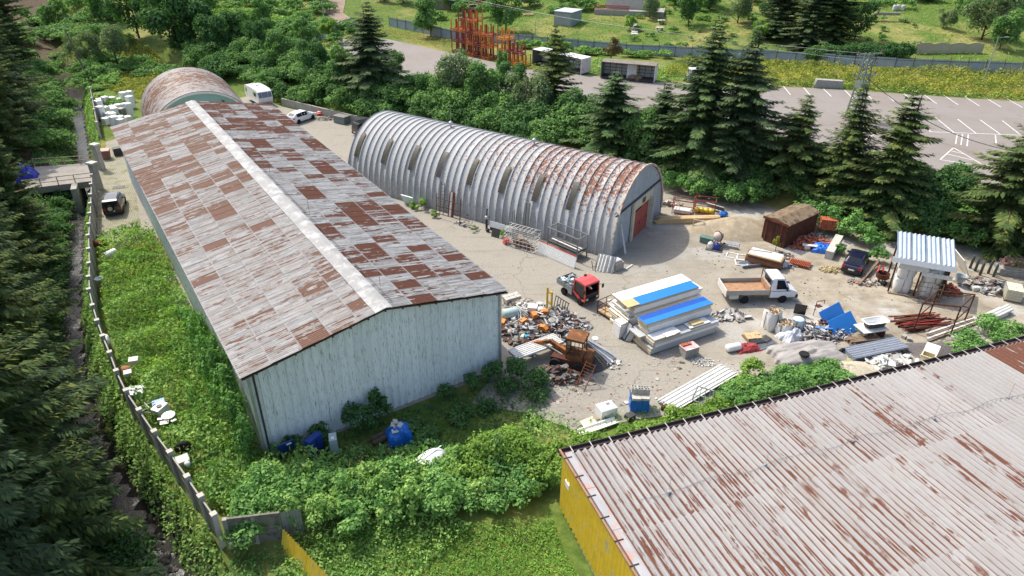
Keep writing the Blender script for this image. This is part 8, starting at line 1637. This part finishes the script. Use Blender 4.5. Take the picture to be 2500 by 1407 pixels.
# ---- in front of the gable
lit('blue_door', 'blue door leaning in the ivy at the left of the gable', 'door', 706, 1132, -.2, [('door', MB().box((0, 0, .9), (.9, .08, 2.0), .2, .25), M('dark_blue', (.01, .04, .22), .4, 0, .1, 2, .05)), ('label_plate', MB().box((.2, -.3, 1.75), (.3, .03, .12), .2, .25), m_white)], R(25))
lit('blue_cabinet', 'tall blue steel cabinet standing in the ivy before the gable', 'cabinet', 775, 1125, -.2, [('body', MB().bx(-.5, -.2, 0, .5, .25, 1.9), _mc['dark_blue']), ('door_seam', MB().bx(-.02, -.23, .1, .02, -.203, 1.8), m_black)], R(60))
lit('grey_locker', 'pale grey locker standing in the ivy right of the blue cabinet', 'locker', 820, 1118, -.2, [('body', MB().bx(-.22, -.35, 0, .22, .35, 1.7), M('locker_grey', (.4, .47, .47), .5, .1, .1, 2, .05)), ('top_box', MB().bx(-.1, -.3, 1.705, .1, -.1, 1.78), m_white)], R(15))
lit('plank_litter', 'brown planks on the ground before the grey locker', 'planks', 865, 1130, .05, [('planks', MB().box((0, 0, .05), (1.2, .14, .04), .5).box((.2, .3, .06), (1.0, .14, .04), 1.2).box((.5, 0, .09), (1.1, .14, .04), -.3), m_wood)])
A = G(905, 1080, .2); B = G(968, 1045, .2)
for i in range(2): one('log', MB().tube((0, 0, .2), ((B-A).length+.3, 0, .2), .2, 10, .17), m_bark, ['upper log lying at the foot of the gable', 'lower log lying at the foot of the gable'][i], 'log', (A.x+.2*i, A.y-.36*i+.2, 0), angle(A, B), smooth=True)
p = G(975, 1078); t_ = thing('blue_tarp_pile', 'blue tarpaulin bundle with slabs on top before the gable', 'tarpaulin', (p.x, p.y+.2, 0), .4); obj('tarp', tarp_mesh(1.6, 1.5, 1.15, 21, rough=.12, flat_=.35), m_bluetarp, t_)
for i in range(5): obj('slab', MB().box((-.3+.2*(i % 3), -.3+.15*i, 1.02+.05*i), (.4, .28, .07), .4*i, .3), m_lconc, t_)
p = G(1040, 1145, .4); t_ = thing('white_boat_hull', 'white upturned dinghy half hidden by the bushes', 'dinghy', (p.x+.15, p.y+.0, .6), R(50))
def hull(u, v):
    x = (u-.5)*3.0; wd = .75*max(.02, 1-(2*abs(u-.5))**2.6); a = math.pi*v; return (x, wd*math.cos(a), .8*max(.05, 1-(2*abs(u-.5))**4)*math.sin(a)**.7 if 0 < v < 1 else 0)
obj('hull', MB().grid(hull, 18, 12), m_white, t_, True); obj('keel', MB().bar((-1.1, 0, .82), (1.1, 0, .82), .05), m_white, t_)

# ---- fine litter that lies about the yard
def scatter(name, poly, n, size, mat, label, cat, seed):
    r = np.random.default_rng(seed); P_ = np.array(poly); x0, y0 = P_.min(0); x1, y1 = P_.max(0); mb = MB(); k = 0
    X = r.uniform(x0, x1, n*4); Y = r.uniform(y0, y1, n*4); m = inpoly(X, Y, poly) & (wob(X, Y, .7, seed) > r.uniform(-1.2, .9, n*4))
    for x, y in list(zip(X[m], Y[m]))[:n]:
        L = size*r.uniform(.4, 1.6)*(2.2 if r.random() < .06 else 1); mb.box((x, y, L*.12), (L, L*r.uniform(.3, .9), L*.25), r.uniform(0, 6.28), r.normal()*.2, r.normal()*.2)
    return tag(obj(name, mb, mat), label, cat, kind='stuff')
yard_in = Gp([(1150, 640), (1300, 640), (1500, 690), (1620, 600), (1700, 590), (2040, 680), (2420, 760), (2200, 770), (1960, 760), (1760, 830), (1560, 900), (1420, 1030), (1330, 980), (1500, 860), (1400, 780), (1300, 730)])
scatter('yard_pebbles', yard_in, 900, .055, m_rubble, 'loose stones and crumbs scattered over the yard', 'stones', 71)
scatter('yard_splinters', Gp([(1700, 600), (2040, 690), (2450, 770), (2300, 820), (1960, 770), (1780, 790), (1700, 690)]), 240, .1, m_scrap, 'small bits of scrap strewn over the earth part of the yard', 'litter', 72)
scatter('front_litter', Gp([(1300, 900), (1560, 880), (1760, 840), (1900, 900), (1640, 960), (1420, 1040), (1330, 990)]), 420, .1, m_rubble, 'crumbs and splinters between the scrap heaps in the foreground', 'litter', 73)
heap('pipe_scrap', G(1775, 775), 1.6, .7, .25, 40, m_scrap, 'loose tubes and frames lying right of the panel packs', 'scrap', (.5, 1.6), 74)
heap('brick_side_scrap', G(1895, 625), 1.6, .8, .3, 90, m_scrap, 'small scrap between container and pipes', 'scrap', (.15, .6), 75)
heap('bank_foot_scrap', G(1960, 575), 2.6, .8, .4, 120, m_rubble, 'broken rubble along the foot of the right bank', 'rubble', (.2, .7), 76)
heap('hangar_corner_scrap', G(1630, 500), 1.6, .8, .4, 60, m_rubble, 'twigs and rubble beside the hangar end', 'rubble', (.2, .8), 77)
heap('gutter_scrap', G(2130, 865), 2.6, .8, .4, 130, m_scrap, 'scrap strewn between the tarpaulin and the steel sheets', 'scrap', (.2, .9), 78)
carpet('yard_edge_weeds', Gp([(1280, 1015), (1400, 1055), (1640, 1010), (1790, 960), (1760, 930), (1640, 985), (1420, 1030), (1300, 985)]), 40, .45, .16, lm_weed, 'weeds creeping into the yard from the hedge', 'weeds', .03, 1.4, 79)

rl_m = Matrix.Translation(RTL.location) @ Matrix.Rotation(RTL.rotation_euler.z, 4, 'Z'); q = rl_m @ Vector((.12, 0, .9))
mb = MB(); r_ = random.Random(31)
for _ in range(90): mb.box((r_.uniform(-.85, .85), r_.uniform(-.7, .7), r_.uniform(.03, .42)), (r_.uniform(.1, .5), r_.uniform(.06, .3), r_.uniform(.02, .12)), r_.uniform(0, 6.28), r_.uniform(-.6, .6), r_.uniform(-.6, .6))
tag(obj('truck_scrap_load', mb, scrap_mat('truck_load', [(.6, .6, .58), (.3, .3, .3), (.12, .12, .12), (.5, .5, .5), (.1, .3, .4), (.7, .7, .68)]), None, False, q, (0, 0, RTL.rotation_euler.z)), 'white and grey scrap heaped in the bed of the red truck', 'scrap', kind='stuff')

# ---- put the base of things whose parts were laid out in world positions where they stand
for o in [o for o in col.objects if o.type == 'EMPTY' and o.parent is None and o.location.length < 1e-6]:
    pts = [ch.location+Vector(ch.bound_box[0]) if ch.location.length < 1e-6 else ch.location.copy() for ch in o.children]
    b = Vector((pts[0].x, pts[0].y, 0))
    o.location = b
    for ch in o.children: ch.location = ch.location-b
